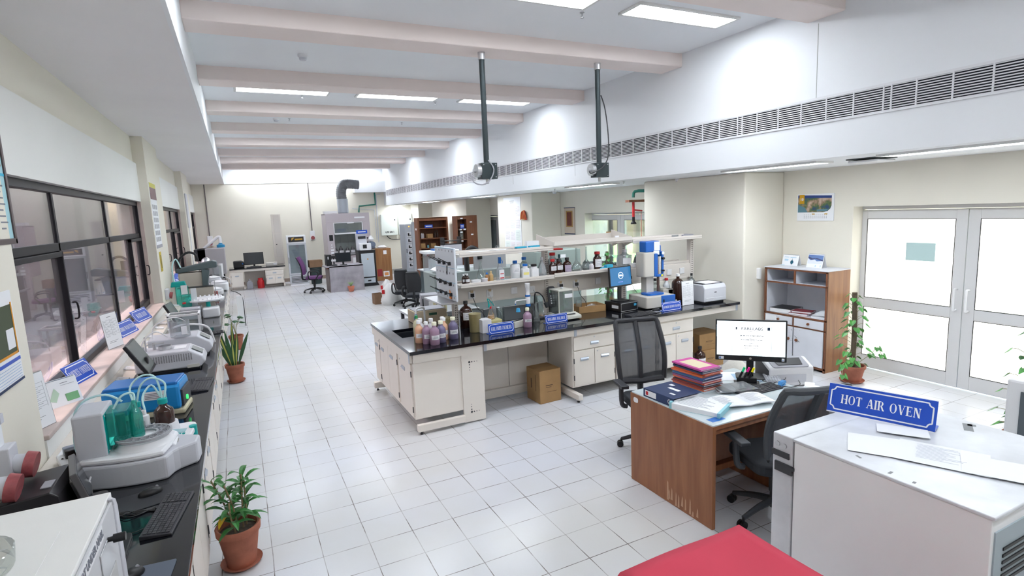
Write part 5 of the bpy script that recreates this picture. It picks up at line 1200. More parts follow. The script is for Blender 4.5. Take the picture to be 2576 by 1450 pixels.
def pothos(label, x, y, hp, seed, n=46, spread=.16, trail=None, potr=.14):
    random.seed(seed); t = thing('potted_pothos', label, 'plant', (x, y, 0), group='pothos plants on moss poles'); pot(t, potr, .21)
    MB().tube([(0, 0, .17), (.01, 0, .2+hp*.5), (0, .01, .2+hp)], .028, 8).build('moss_pole', mat('moss_pole', (.10, .075, .05), .95, bump=.8, bscale=40), t, smooth=True)
    lf = MB(); vn = MB()
    for k in range(n):
        u = k/n; a = k*2.4+random.random(); z_ = .20+hp*(u**1.3); r = (.04+spread*random.random()*(1.25-u*.7))
        c = Vector((r*math.cos(a), r*math.sin(a), z_)); o = Vector((.03*math.cos(a), .03*math.sin(a), z_-.03))
        vn.tube([o, (o+c)/2+Vector((0, 0, .02)), c], .0025, 4, 2)
        d = Vector((math.cos(a), math.sin(a), -.9-random.random()*.5)); heart(lf, c, d, Vector((math.cos(a)*.8, math.sin(a)*.8, .7)), .055+.022*random.random())
    for tr in (trail or []):
        vn.tube(tr, .003, 4)
        for q in tr[1:]:
            for s in (-1, 1): heart(lf, Vector(q)+Vector((.02*s, -.01, 0)), Vector((s*.5-.3, -.4, -.6)), Vector((-.4, -.6, .6)), .06)
    vn.build('vine', STEM, t); lf.build('foliage', mat('pothos_leaf', (.10, .38, .07), .35, noise=.5, nscale=10, ncol=(.03, .16, .04)), t)
pothos('pothos climbing a moss pole in a terracotta pot by the white doors', 6.42, 3.98, .88, 5, 54, .15, [[(0, 0, .22), (-.15, -.05, .30), (-.26, -.05, .26), (-.33, -.10, .16)], [(.03, -.03, .22), (.14, -.12, .34), (.20, -.16, .42), (.22, -.2, .34)]])
pothos('pothos leaves showing at the right edge of the photo above the grey instrument', 5.62, 2.05, .95, 8, 40, .18)

t = thing('display_cabinet', 'worn wooden cabinet with white shelves and doors beside the wall', 'cabinet', (6.44, 5.25, 0), -PI/2)
LAM = mat('white_laminate_worn', (.72, .74, .80), .4, noise=.10, nscale=4); CW = wood('cabinet_wood', (.36, .17, .07), (.24, .10, .045), 3, .4, 'Z')
w, d, h = .91, .44, 1.30
MB().box(w-.02, 0, 0, w, d, h-.012).build('side_panel', CW, t, bev=.003); MB().box(0, 0, 0, .02, d, h-.012).build('side_panel', CW, t, bev=.003)
MB().box(-.005, -.01, h-.012, w+.005, d, h).build('top_panel', LAM, t, bev=.002)
MB().box(.02, d-.012, .04, w-.02, d, h-.012).build('back_panel', LAM, t); MB().box(.02, .02, .05, .028, d-.01, h-.02).build('inner_lining', LAM, t); MB().box(w-.028, .02, .05, w-.02, d-.01, h-.02).build('inner_lining', LAM, t)
ed = MB(); 
for z0, z1 in ((h-.035, h-.012), (1.085, 1.105), (.655, .678), (.528, .545), (.03, .06)): ed.box(.0, -.004, z0, w, .012, z1)
for x0 in (0, w-.025): ed.box(x0, -.004, 0, x0+.025, .012, h-.012)
ed.box(w/2-.012, -.004, 1.10, w/2+.012, .012, h-.03); ed.box(w/2-.012, -.004, .54, w/2+.012, .012, .66); ed.build('edge_trim', SHELFW, t, bev=.002)
MB().box(.02, .0, 1.09, w-.02, d-.01, 1.10).build('shelf', LAM, t); MB().box(.02, .0, .66, w-.02, d-.01, .672).build('shelf', LAM, t); MB().box(w/2-.008, .01, 1.1, w/2+.008, d-.01, h-.02).build('divider', LAM, t)
KN = mat('brown_knob', (.20, .07, .03), .4)
for a, b_ in ((.03, w/2-.014), (w/2+.014, w-.03)):
    dr = MB().box(a, -.012, .548, b_, .004, .652).build('drawer', LAM, t, bev=.002); MB().cyl(((a+b_)/2, -.03, .60), ((a+b_)/2, -.012, .60), .014, .018).build('knob', KN, dr)
    do = MB().box(a, -.012, .062, b_+(.012 if a < .1 else 0), .004, .526).build('door', LAM, t, bev=.002); kx = (b_-.045) if a < .1 else (a+.045); MB().cyl((kx, -.03, .36), (kx, -.012, .36), .016, .02).build('knob', KN, do)
random.seed(9); sc_ = MB()
for k in range(26):
    x = .30+random.random()*.26; z_ = .34+random.random()*.16; L_ = .004+random.random()*.02; a = x-z_*.6
    sc_.add([(x, -.0125, z_), (x+L_, -.0125, z_-L_*.7), (x+L_*1.1, -.0125, z_-L_*.5), (x+.002, -.0125, z_+.003)], [(0, 1, 2, 3)])
sc_.build('chipped_paint', mat('chipped_dark', (.10, .08, .08), .8), t)
MB().box(.04, -.0128, .57, .20, -.0122, .64).build('torn_paper', PAPER, t)
def lying(name, label, cat, x, y, z, rz, w, d, th, cm, group):
    t = thing(name, label, cat, (x, y, z), rz, group); MB().box(-w/2, -d/2, 0, w/2, d/2, .003).box(-w/2, -d/2, th-.003, w/2, d/2, th).box(-w/2, d/2-.003, 0, w/2, d/2, th).build('cover', cm, t, bev=.001); MB().box(-w/2+.005, -d/2+.004, .003, w/2-.005, d/2-.004, th-.003).build('pages', PAPER, t); return t
RB = mat('dark_red_book', (.22, .02, .03), .45)
lying('lever_binder', 'black binder lying on the middle shelf of the worn cabinet', 'binder', 6.64, 5.06, .673, -PI/2+.12, .30, .30, .06, BLACK, 'books in the worn cabinet')
lying('hardback_book', 'upper dark red hardback in the worn cabinet', 'book', 6.62, 4.78, .702, -PI/2+.3, .24, .18, .025, RB, 'books in the worn cabinet')
lying('hardback_book', 'lower dark red hardback in the worn cabinet', 'book', 6.60, 4.80, .673, -PI/2+.15, .25, .19, .028, RB, 'books in the worn cabinet')
t = thing('paper_pile', 'pile of white papers on the right of the cabinet shelf', 'papers', (6.66, 4.53, .673), .2, 'books in the worn cabinet'); MB().box(-.13, -.10, 0, .13, .10, .02).at(0, 0, .02, .2).box(-.12, -.10, 0, .12, .10, .012).build('sheet', PAPER, t); MB().sheet(lambda u, v: (-.14+.28*u, -.12+.22*v, .035+.05*math.sin(PI*u)*math.sin(PI*v)), 8, 8).build('bag', NAT, t, smooth=True)
def desk_calendar(label, x, y, z, rz, w, h, deco, group='desk calendars'):
    t = thing('desk_calendar', label, 'calendar', (x, y, z), rz, group); d = h*.28
    MB().add([(-w/2, -d, 0), (w/2, -d, 0), (w/2, 0, h), (-w/2, 0, h), (-w/2, d, 0), (w/2, d, 0)], [(0, 1, 2, 3), (3, 2, 5, 4)]).build('stand', SIGNW, t, solid=.003)
    T0 = Matrix.Translation((0, -d-.003, 0)) @ Matrix.Rotation(-math.atan2(d, h), 4, 'X')
    for nm_, m, shapes in deco:
        b_ = MB(); b_.T = T0
        for pl in shapes: b_.add([(a*w-w/2, -.0006-.0004*deco.index((nm_, m, shapes)), c_*h) for a, c_ in pl], [tuple(range(len(pl)))])
        b_.build(nm_, m, t)
    MB().tube([(-w/2+.01, 0, h), (w/2-.01, 0, h)], .004, 6, 0).build('spiral', STEEL, t)
    return t
drop = [(.62+.10*math.sin(a)*(1 if math.cos(a) < .2 else .75), .32-.20*math.cos(a)) for a in [k*PI/8 for k in range(16)]]
PB = mat('print_pale_blue', (.45, .65, .80), .6); PD = mat('print_teal', (.01, .10, .16), .6)
desk_calendar('desk calendar with a dark water drop, left one on the cabinet', 6.72, 5.06, 1.30, -PI/2, .24, .145, [('drop_print', PD, [drop, [(.60, .5), (.64, .5), (.62, .72)]]), ('title_print', PB, [[(.12, .78), (.40, .78), (.40, .82), (.12, .82)], [(.48, .76), (.85, .76), (.85, .82), (.48, .82)], [(.14, .45), (.38, .45), (.38, .62), (.14, .62)], [(0, .0), (.2, .0), (.2, .05), (0, .05)]])])
desk_calendar('desk calendar with a snowy mountain photo, right one on the cabinet', 6.70, 4.68, 1.30, -PI/2, .22, .175, [('mountain_sky', mat('print_blue_grey', (.12, .20, .42), .6), [[(.03, .30), (.97, .30), (.97, .96), (.03, .96)]]), ('snow_print', mat('print_snow', (.75, .78, .85), .6), [[(.03, .30), (.97, .30), (.97, .55), (.6, .5), (.45, .62), (.2, .55), (.03, .7)]]), ('ridge_print', mat('print_slate', (.05, .06, .14), .6), [[(.03, .72), (.25, .6), (.5, .68), (.97, .52), (.97, .62), (.6, .74), (.3, .70), (.03, .84)]]), ('date_print', PB, [[(.55, .08), (.6, .08), (.6, .22), (.55, .22)], [(.86, .08), (.91, .08), (.91, .22), (.86, .22)]])])
tag(MB().box(6.38, 5.29, 1.12, 6.42, 5.34, 1.27).build('wall_switch', WHITEPL, bev=.003), 'white box on the wall left of the worn cabinet', 'switch')
# wall calendar above (on x = WX)
t = thing('wall_calendar', 'wall calendar with an aerial town photo and a mustard tab', 'calendar', (WX-.012, 4.86, 1.895), -PI/2)
w, h = .52, .355
MB().box(-w/2, 0, 0, w/2, .010, h).build('sheet', SIGNW, t)
def wc(nm_, m, pls, k): b_ = MB(); [b_.add([(a*w-w/2, -.0006*k, c_*h) for a, c_ in pl], [tuple(range(len(pl)))]) for pl in pls]; b_.build(nm_, m, t)
PH = mat('print_town_photo', (.30, .22, .17), .6); n = PH.node_tree.nodes; l = PH.node_tree.links
tn = n.new('ShaderNodeTexNoise'); tn.inputs['Scale'].default_value = 9; tn.inputs['Detail'].default_value = 8; cr = n.new('ShaderNodeValToRGB'); tcn = n.new('ShaderNodeTexCoord'); l.new(tcn.outputs['Object'], tn.inputs[0]); l.new(tn.outputs[0], cr.inputs[0]); l.new(cr.outputs[0], n['Principled BSDF'].inputs[0])
e_ = cr.color_ramp.elements; e_[0].position = .35; e_[0].color = (.03, .07, .16, 1); e_[1].position = .62; e_[1].color = (.55, .42, .33, 1); q = e_.new(.46); q.color = (.08, .14, .05, 1); q = e_.new(.54); q.color = (.33, .22, .15, 1)
wc('photo', PH, [[(.02, .32), (.72, .32), (.84, .36), (.91, .45), (.94, .56), (.94, .92), (.02, .97)]], 1)
wc('sky_strip', mat('print_dark_blue', (.02, .05, .20), .6), [[(.02, .86), (.94, .83), (.94, .92), (.02, .97)]], 2)
wc('water_strip', mat('print_water', (.10, .22, .28), .6), [[(.02, .32), (.30, .32), (.22, .5), (.02, .62)], [(.55, .34), (.80, .36), (.88, .44), (.55, .42)]], 2)
MU = mat('print_mustard', (.62, .33, .01), .6)
wc('month_tab', MU, [[(.06, .64), (.20, .64), (.20, .98), (.06, .98)], [(.42, .24), (.50, .24), (.50, .27), (.42, .27)], [(.76, .24), (.84, .24), (.84, .27), (.76, .27)]], 3)
wc('date_rows', INK, [[(.2+.055*i, .10+.055*j), (.215+.055*i, .10+.055*j), (.215+.055*i, .125+.055*j), (.2+.055*i, .125+.055*j)] for i in range(12) for j in range(3)], 1)
text('month_number', '10', .05, SIGNW, t, Matrix.Translation((.13*w-w/2, -.003, .80*h)) @ FRONT, .001)
# boxes and bottles by the bench end
def carton(label, x, y, z, rz, w, d, h, m=CARD, group=None, prints=True):
    t = thing('cardboard_box', label, 'box', (x, y, z), rz, group)
    MB().box(-w/2, -d/2, 0, w/2, d/2, h).build('carton', m, t, bev=.004)
    MB().box(-w/2-.001, -.002, h-.001, w/2+.001, .002, h+.0012).build('seam', CARDD, t)
    if prints:
        k = MB(); k.box(-w*.22, -d/2-.001, h*.52, w*.10, -d/2, h*.545).box(-w*.22, -d/2-.001, h*.47, w*.04, -d/2, h*.485).box(-w*.16, -d/2-.001, h*.33, w*.30, -d/2, h*.338); k.box(-w/2-.001, -d*.2, h*.35, -w/2, -d*.17, h*.85).box(-w/2-.001, d*.1, h*.4, -w/2, d*.18, h*.7); k.build('print', mat('box_print', (.12, .07, .04), .8), t)
    return t
carton('single cardboard box standing in the knee recess under the bench', 3.03, 5.47, 0, .05, .285, .29, .385)
carton('lower cardboard box with side label, at the right end under the bench', 5.55, 5.50, 0, .02, .42, .34, .24, group='boxes under the bench end')
carton('upper cardboard box with a white label, at the right end under the bench', 5.55, 5.52, .241, -.02, .40, .34, .22, group='boxes under the bench end')
carton('small cardboard box behind the brown bottles under the bench end', 5.24, 5.86, 0, 0, .12, .24, .33, group='boxes under the bench end', prints=False)
for x, y, lb, cp in ((5.22, 5.55, 'brown glass jug with green cap on the floor at the bench end', MATS['green_nozzle']), (5.30, 5.30, 'brown glass jug with black cap standing before the boxes at the bench end', BLACK), (5.22, 5.72, 'tall brown jug behind the green-capped one at the bench end', BLACK)):
    bottle(lb, 'bottle', x, y, 0, .072, .33, AMBER, cp, lab=LAB, labz=(.2, .6), neck=.35, group='brown jugs on the floor')
# pipes hanging from the ceiling with extractor boxes -------------------------
GUN = mat('gunmetal_pipe', (.045, .06, .065), .35, metal=.5)
def hang(x, lb, s):
    t = thing('hanging_duct_arm', lb, 'hanging pipe', (x, 5.60, 2.55), group='black pipes hanging over the bench')
    MB().cyl((0, 0, .16), (0, 0, 1.24), .030, n=14).build('pipe', GUN, t, smooth=True)
    MB().cyl((0, 0, 1.24), (0, 0, 1.315), .038, n=14).build('ceiling_collar', STEEL, t)
    MB().box(-.085, -.06, .0, .10, .06, .17).build('bracket_box', GUN, t, bev=.004)
    MB().cyl((-.13, .0, .09), (-.085, 0, .09), .07, n=20).cyl((-.16, 0, .09), (-.13, 0, .09), .02).build('round_plate', STEEL, t)
    MB().cyl((0, 0, -.05), (0, 0, 0), .018).build('lower_stub', STEEL, t)
    for dx, dz in ((-.06, .15), (.08, .15), (.08, .02)): MB().cyl((dx, -.064, dz), (dx, -.06, dz), .006).build('bolt', STEEL, t)
    if s: MB().tube([(.03, -.02, .95), (.10, 0, .80), (.14, 0, .5), (.12, -.02, .25), (.0, -.075, .12), (-.12, -.08, .06), (-.15, -.03, .05), (-.13, .02, .10)], .007, 6).build('cable', DARK, t)
    else: MB().tube([(.0, -.05, .20), (.05, -.075, .10), (.0, -.08, -.01), (-.08, -.06, -.06), (-.17, -.03, -.03), (-.19, 0, .06)], .007, 6).build('cable', GREYPL, t)
hang(2.49, 'left black pipe hanging from the pink beam with a square bracket box', 0)
hang(3.965, 'right black pipe hanging from the pink beam with a long looping cable', 1)
# ================================================================== left window bench
LT = .87; LX0, LX1 = -1.075, -.30; LY0, LY1 = 1.15, 17.3
tag(MB().box(LX0, LY0, LT-.035, LX1, LY1, LT).build('worktop', GRANITE, bev=.004), 'long black stone worktop of the bench along the left windows', 'worktop')
names = ['nearest', 'second', 'third', 'fourth', 'fifth', 'sixth', 'seventh', 'eighth', 'ninth', 'tenth', 'eleventh', 'twelfth', 'thirteenth', 'fourteenth', 'fifteenth', 'sixteenth', 'seventeenth', 'eighteenth']
y = 1.2; k = 0
while y < 16.9 and k < 18:
    c = base_cabinet('ivory cabinet under the left window bench, %s from the viewer' % names[k], -.372, y, PI/2, .86, .55, .14, LT-.04, 'drawer2' if k % 2 else 'doors', 'cabinets under the left bench')
    y += .88; k += 1
for y, lb in ((3.40, 'black key hanging in a cabinet lock of the left bench, behind the large plant'), (4.75, 'black key hanging in a cabinet lock of the left bench, before the snake plant')):
    t = thing('key', lb, 'key', (-.350, y, .74), group='keys in the bench locks')
    MB().lathe([(.004, -.012), (.018, -.008), (.018, .008), (.004, .012)], 12).build('bow', BLACK, t, bev=.002); MB().tube([(.004, 0, -.01), (.01, .004, -.05)], .004, 5, 0).box(.0, -.012, -.075, .010, .012, -.045).build('key_ring_tag', BLACK, t); MB().box(.002, -.003, -.115, .005, .003, -.07).build('blade', STEEL, t)

# service trunking along the wall
tr = thing('service_trunking', 'long cream cable trunking along the wall behind the left bench', 'trunking', (-1.08, 0, LT))
MB().prism([(.0, .0), (.16, .0), (.15, .035), (.02, .06), (0, .06)], 3.0, 16.8, 'y').build('duct', IVORY, tr, bev=.004)
for k, y in enumerate([3.86, 4.35, 4.75, 5.15, 5.55, 5.95, 6.8, 7.15, 7.5, 8.1, 8.45, 9.2, 10.2, 11.4]):
    so = MB().at(.085, y, .050, 0, 0, .20).box(-.045, -.05, 0, .045, .05, .014).build('socket', SIGNW, tr, bev=.003); MB().at(.085, y, .064, 0, 0, .20).box(-.02, -.03, 0, .0, -.005, .005).build('switch', WHITEPL, so)
# conduits and red industrial sockets on the near pillar
for y, z, lb in ((3.26, 1.13, 'red capped industrial socket on the near pillar, right one'), (3.02, 1.12, 'red capped industrial socket on the near pillar, lower left one')):
    t = thing('industrial_socket', lb, 'socket', (-1.09, y, z), group='red capped sockets')
    MB().box(0, -.055, -.06, .05, .055, .09).build('back_box', LGREY, t, bev=.006); MB().cyl((.04, 0, 0), (.085, 0, -.015), .042, .05, 20).build('sleeve', LGREY, t, smooth=True)
    MB().cyl((.085, 0, -.015), (.125, 0, -.025), .062, .058, 20).build('cap', mat('dusty_red_cap', (.42, .10, .11), .35, noise=.4, nscale=30), t, smooth=True)
    MB().box(.0, -.035, .09, .012, .035, .32).build('conduit', SIGNW, t, bev=.002); MB().box(.012, -.02, .20, .03, .02, .245).build('breaker', LGREY, t, bev=.003)
# pillar posters and calendars
t = thing('framed_poster', 'dark framed blue chart on the near pillar at the left edge', 'poster', (-1.088, 3.42, 2.14), PI/2)
MB().box(-.5, -.004, .0, .52, .012, .03).box(-.5, -.004, .70, .52, .012, .73).box(-.5, -.004, 0, -.47, .012, .73).box(.49, -.004, 0, .52, .012, .73).build('frame', mat('dark_brown_frame', (.07, .045, .045), .4), t, bev=.003)
MB().box(-.47, .003, .03, .49, .008, .70).build('chart', mat('pale_blue_chart', (.40, .66, .72), .5), t)
k_ = MB(); k_.box(.30, .001, .50, .49, .003, .53).box(.30, .001, .36, .49, .003, .375); k_.build('blue_band', mat('cyan_print', (.03, .45, .68), .5), t)
k_ = MB(); 
for i in range(8): k_.box(.34, .001, .08+.032*i, .34+.10*(.6+.4*((i*5) % 3)/2), .003, .088+.032*i)
k_.build('print', INK, t); MB().box(.38, .0, .41, .46, .003, .47).build('picture', mat('brown_picture', (.28, .13, .08), .6), t); MB().box(.40, .0, .58, .47, .003, .62).build('picture', MATS['green_leaf'], t)
t = thing('wall_calendar', 'hanging calendar with an orange framed picture on the near pillar', 'calendar', (-1.086, 3.52, 1.44), PI/2)
MB().box(-.30, -.004, 0, .17, .002, .47).build('sheet', SIGNW, t); MB().box(-.30, -.006, .155, .14, -.004, .40).build('picture', mat('dark_picture', (.05, .07, .03), .5), t)
MB().box(-.30, -.0075, .145, .145, -.006, .157).box(.133, -.0075, .145, .147, -.006, .41).build('orange_border', mat('orange_print', (.75, .32, .02), .5), t)
MB().box(-.28, -.006, .108, .16, -.004, .125).build('blue_heading', BLUE, t); MB().box(.02, -.008, .18, .12, -.006, .28).build('swan_picture', SIGNW, t); MB().box(-.30, -.007, 0, .17, .003, .012).build('bottom_bar', NAVY, t)
k_ = MB(); 
for i in range(6): k_.box(-.25, -.006, .02+.014*i, .15, -.0045, .023+.014*i)
k_.build('date_rows', mat('pale_blue_print', (.45, .55, .72), .6), t)
def slim(label, y0, y1, z0, z1, x=-1.088):
    t = thing('wall_calendar', label, 'calendar', (x, (y0+y1)/2, z0), PI/2, 'tall calendars on the pillars'); w = y1-y0; h = z1-z0
    MB().box(-w/2, -.004, 0, w/2, .002, h).build('sheet', SIGNW, t)
    MB().box(-w/2, -.006, h*.75, w/2, -.004, h*.93).build('photo', mat('maroon_photo', (.14, .05, .06), .5), t); MB().box(-w/2, -.006, h*.93, w/2, -.004, h).build('yellow_band', mat('yellow_print', (.60, .55, .05), .5), t); MB().box(-w/2, -.006, 0, w/2, -.004, h*.05).build('footer', GREYPL, t)
    m_ = MB()
    for i in range(3):
        for j in range(6): m_.box(-w*.4+w*.28*i, -.0055, h*(.10+.10*j), -w*.4+w*.28*i+w*.2, -.004, h*(.17+.10*j))
    m_.build('month_blocks', mat('grey_month_print', (.45, .45, .48), .6), t)
slim('tall narrow year calendar hanging on the second pillar', 9.68, 10.35, 1.86, 2.83)
t = thing('wall_lamp_tube', 'narrow grey framed panel and white conduit on the third pillar', 'panel', (-1.088, 16.3, 1.0), PI/2); MB().box(-.25, -.03, 1.1, .25, 0, 1.95).build('panel', LGREY, t, bev=.006); MB().box(-.05, -.02, 0, .05, 0, 1.1).build('conduit', SIGNW, t)
t = thing('yellow_notice', 'small yellow strip notice on the second pillar below the calendar', 'notice', (-1.088, 9.95, 1.50), PI/2); MB().box(-.10, -.004, 0, .10, .0, .30).build('sheet', mat('yellow_paper', (.60, .45, .03), .6), t); MB().box(-.02, -.006, .05, .02, -.004, .25).build('print', BLACK, t)
t = thing('switch_box', 'red plug socket low on the second pillar above the trunking', 'socket', (-1.09, 9.4+.6, 1.06), PI/2); MB().box(-.09, -.05, 0, .09, 0, .16).build('box', LGREY, t, bev=.006); MB().cyl((0, -.09, .05), (0, -.05, .06), .05, n=16).build('cap', MATS['dusty_red_cap'], t)

# things on the sill
doc_stand('printed sheet in a clear stand on the sill by the near pillar', -1.135, 3.98, 1.06, 1.15, .24, .33, .12)
doc_stand('printed sheet in a clear stand on the sill between the blue signs', -1.15, 6.36, 1.06, 1.2, .24, .34, .12)
doc_stand('sheet holder on the sill before the second pillar group of small signs', -1.13, 11.45, 1.06, 1.05, .22, .31, .1)
desk_calendar('tent calendar with a green print on the sill beside the particle counter sign', -1.155, 4.50, 1.06, .85, .22, .17, [('green_print', mat('print_green', (.20, .45, .22), .6), [[(.55, .12), (.92, .12), (.92, .42), (.55, .42)]]), ('leaf_print', mat('print_pale_green', (.50, .66, .52), .6), [[(.08, .3), (.3, .75), (.4, .5), (.25, .2)]]), ('text_print', INK, [[(.5, .86), (.72, .86), (.72, .88), (.5, .88)], [(.5, .78), (.9, .78), (.9, .79), (.5, .79)]])], 'desk calendars on the sill')
sign('PARTICLE COUNTER', -1.14, 5.13, 1.06, 1.34, .33, .16, 'blue sign reading PARTICLE COUNTER on the window sill', tilt=.5)
GL['D'] = (.84, st(.09)+[('a', .36, .5, .40, .5, -90, 90)])
sign('LAUNDRY WASH TESTER', -1.13, 7.06, 1.06, 1.36, .44, .16, 'blue sign half hidden behind the sheet stand on the window sill', tilt=.5, fit=.86, hh=.26)
sign('WATER BATH', -1.11, 7.97, 1.06, 1.36, .44, .16, 'blue sign reading WATER BATH at the end of the first window sill', tilt=.5, fit=.62)
for k, y in enumerate((11.9, 12.35, 12.9, 13.4)):
    t = thing('name_sign', 'small blue sign on the second window sill, %s from the viewer' % names[k].replace('nearest', 'first'), 'sign', (-1.13, y, 1.06), 1.1, 'small blue signs on the second sill')
    b_ = MB(); b_.T = Matrix.Rotation(-.5, 4, 'X'); b_.box(-.13, 0, 0, .13, .006, .15); b_.build('plate', BLUE, t); b_ = MB(); b_.T = Matrix.Rotation(-.5, 4, 'X'); b_.box(-.10, -.001, .06, .10, 0, .075).box(-.10, -.001, .09, .10, 0, .10); b_.build('lettering', SIGNW, t)

# near white oven --------------------------------------------------------------
NO = mat('near_oven_white', (.90, .90, .89), .4, noise=.08, nscale=3)
t = thing('bench_oven', 'white bench oven with a rounded edge at the bottom left corner', 'oven', (-1.07, 1.2, LT))
MB().box(0, 0, 0, .588, 1.05, .43).build('casing', NO, t, bev=.003)
OG = mat('oven_side_grey', (.60, .61, .64), .4)
MB().box(.5885, .01, .01, .598, 1.0, .418).build('side_door', OG, t, bev=.003)
MB().prism([(1.0, .0), (1.05, .0), (1.05, .38), (1.035, .41), (1.0, .43), (.985, .43), (1.005, .40)], .586, .602, 'x').build('grey_edge', LGREY, t, bev=.004)
MB().box(.598, .30, .372, .5995, .83, .418).build('label_strip', PAPER, t)
text('label_lettering', 'NOT UNDER NABL', .034, INK, t, Matrix.Translation((.6005, .68, .395)) @ Matrix.Rotation(PI/2, 4, 'Z') @ FRONT, .001)
text('label_lettering', 'STATUS', .034, INK, t, Matrix.Translation((.6005, .47, .395)) @ Matrix.Rotation(PI/2, 4, 'Z') @ FRONT, .001)
MB().box(.598, .76, .245, .602, .86, .35).build('latch_plate', STEEL, t, bev=.002)
MB().cyl((.60, .87, .345), (.615, .87, .345), .008).cyl((.615, .87, .345), (.648, .87, .345), .014).build('latch_knob', BLACK, t, smooth=True)
MB().box(.598, .76, .05, .601, .93, .24).build('recess_panel', mat('oven_recess', (.52, .52, .52), .4), t, bev=.01)
MB().box(.10, .15, .4305, .50, .82, .434).build('vent_cover', NO, t, bev=.001); MB().box(.36, .66, .434, .40, .72, .4355).build('cover_slot', DARK, t)
t = thing('glass_dish', 'shallow round glass dish on top of the bench oven', 'dish', (-.76, 1.86, 1.305)); MB().lathe([(.11, .0), (.125, .004), (.13, .05), (.127, .052)], 30, caps=False).lathe([(.11, .001), (.01, .0)], 30, caps=False).build('dish', GLASS, t, smooth=True)

keyboard('black keyboard at the front edge of the left bench near the titrator', -.415, 2.89, LT, PI/2-.16, .40, .125)
t = thing('mouse_pad', 'black mouse pad beside the near keyboard', 'mouse pad', (-.54, 3.12, LT), .25); MB().rslab(-.13, -.10, 0, .13, .10, .003, .01).build('pad', DARK, t)
mouse('black mouse on the pad below the sample carousel', -.52, 3.17, LT+.003, 1.9)
t = thing('mouse_pad', 'grey blue mouse pad at the bottom edge of the photo', 'mouse pad', (-.45, 2.36, LT), -.1); MB().rslab(-.08, -.12, 0, .09, .12, .004, .008).build('pad', mat('slate_pad', (.10, .12, .16), .7), t)
mouse('small black mouse on the grey blue pad at the bottom edge', -.50, 2.42, LT+.004, 2.2)
monitor('small black screen seen from the side just behind the bench oven', -.60, 2.68, LT, PI/2, .26, .17, .04, .4, chin=.02, stand_w=.22, group='monitors on the left bench')
monitor('slim monitor seen edge-on between the dark case and the titrator', -.76, 3.22, LT, 1.80, .30, .20, .03, .25, chin=.02, stand_w=.2, group='monitors on the left bench', frame=mat('monitor_grey_frame', (.12, .115, .12), .4))
t = thing('desktop_computer', 'flat black computer case lying against the wall behind the bench oven', 'computer', (-.93, 3.16, LT), .0); MB().prism([(-.12, 0), (.10, 0), (.10, .16), (.07, .185), (-.12, .165)], -.17, .17, 'y').build('case', mat('black_case', (.022, .02, .024), .4), t, bev=.006); MB().box(.02, -.1, .183, .06, -.02, .187).build('badge', GREYPL, t)

# sample titrator ----------------------------------------------------------------
TG = mat('titrator_grey', (.56, .57, .62), .4); TW = mat('titrator_white', (.80, .81, .84), .35)
t = thing('autosampler_titrator', 'grey white titrator with round sample carousel and teal pump column', 'lab instrument', (-.62, 3.52, LT), .0)
sp = []
for i in range(11): u = i/10; sp.append((-.24+.40*u, -.20-.03*math.sin(PI*u*.8)))
base = [(-.235, .20), (-.235, -.13)]+[(-.235+.40*u, -.13-.075*math.sin(PI*.62*u)) for u in [i/10 for i in range(1, 11)]]+[(.19, -.13), (.215, -.10), (.30, -.05), (.31, .06), (.22, .12), (.16, .20)]
MB().prism(base, 0, .125, 'z').build('lower_body', TG, t, bev=.012)
MB().prism([(-.225, .19), (-.225, -.12)]+[(-.225+.38*u, -.12-.07*math.sin(PI*.62*u)) for u in [i/8 for i in range(1, 9)]]+[(.18, -.08), (.20, .10), (.15, .19)], .125, .155, 'z').build('upper_deck', TW, t, bev=.015)
MB().prism([(.17, -.02), (.29, -.02), (.29, .045), (.17, .15)], -.05, .09, 'y').build('keypad_slope', TW, t, bev=.008)
b_ = MB(); b_.T = Matrix.Translation((.235, .02, .088)) @ Matrix.Rotation(.72, 4, 'Y'); b_.box(-.05, -.03, .004, -.01, .035, .008); b_.build('display', mat('olive_display', (.22, .20, .12), .3), t)
b_ = MB(); b_.T = Matrix.Translation((.235, .02, .088)) @ Matrix.Rotation(.72, 4, 'Y'); b_.box(.02, -.025, .004, .035, -.01, .008).box(.02, .0, .004, .035, .015, .008).box(.04, -.012, .004, .055, .003, .008); b_.build('keys', TEAL, t)
MB().lathe([(.14, .155), (.13, .165), (.12, .185)], 30, (.05, .0, 0)).build('turntable', TW, t, smooth=True)
cz = .215; c_ = MB(); c_.lathe([(.125, .20), (.135, .20), (.135, .212), (.125, .212), (.125, .20)], 36, (.05, 0, 0), caps=False); c_.lathe([(.06, .20), (.07, .20), (.07, .212), (.06, .212), (.06, .20)], 30, (.05, 0, 0), caps=False)
for k in range(16): a = k*PI/8; c_.cyl((.05+.068*math.cos(a), .068*math.sin(a), .206), (.05+.128*math.cos(a), .128*math.sin(a), .206), .004, n=5)
for k in range(16): a = (k+.5)*PI/8; c_.lathe([(.019, .200), (.022, .200), (.022, .214), (.019, .214), (.019, .2)], 12, (.05+.098*math.cos(a), .098*math.sin(a), 0), caps=False)
c_.build('sample_carousel', mat('carousel_grey', (.38, .39, .42), .4), t)
MB().lathe([(.05, .185), (.052, .195), (.02, .20)], 20, (.05, 0, 0)).build('carousel_hub', TW, t, smooth=True)
for k in (4, 5, 6): a = (k+.5)*PI/8; MB().lathe([(.015, .185), (.017, .19), (.017, .24), (.018, .245)], 12, (.05+.098*math.cos(a), .098*math.sin(a), 0)).build('sample_beaker', GLASS, t, smooth=True)
MB().rslab(-.235, -.10, .12, -.10, .16, .385, .012, 3).build('pump_column', TG, t, bev=.01)
MB().box(-.105, -.09, .16, -.098, .10, .37).build('teal_panel', TEAL, t, bev=.003)
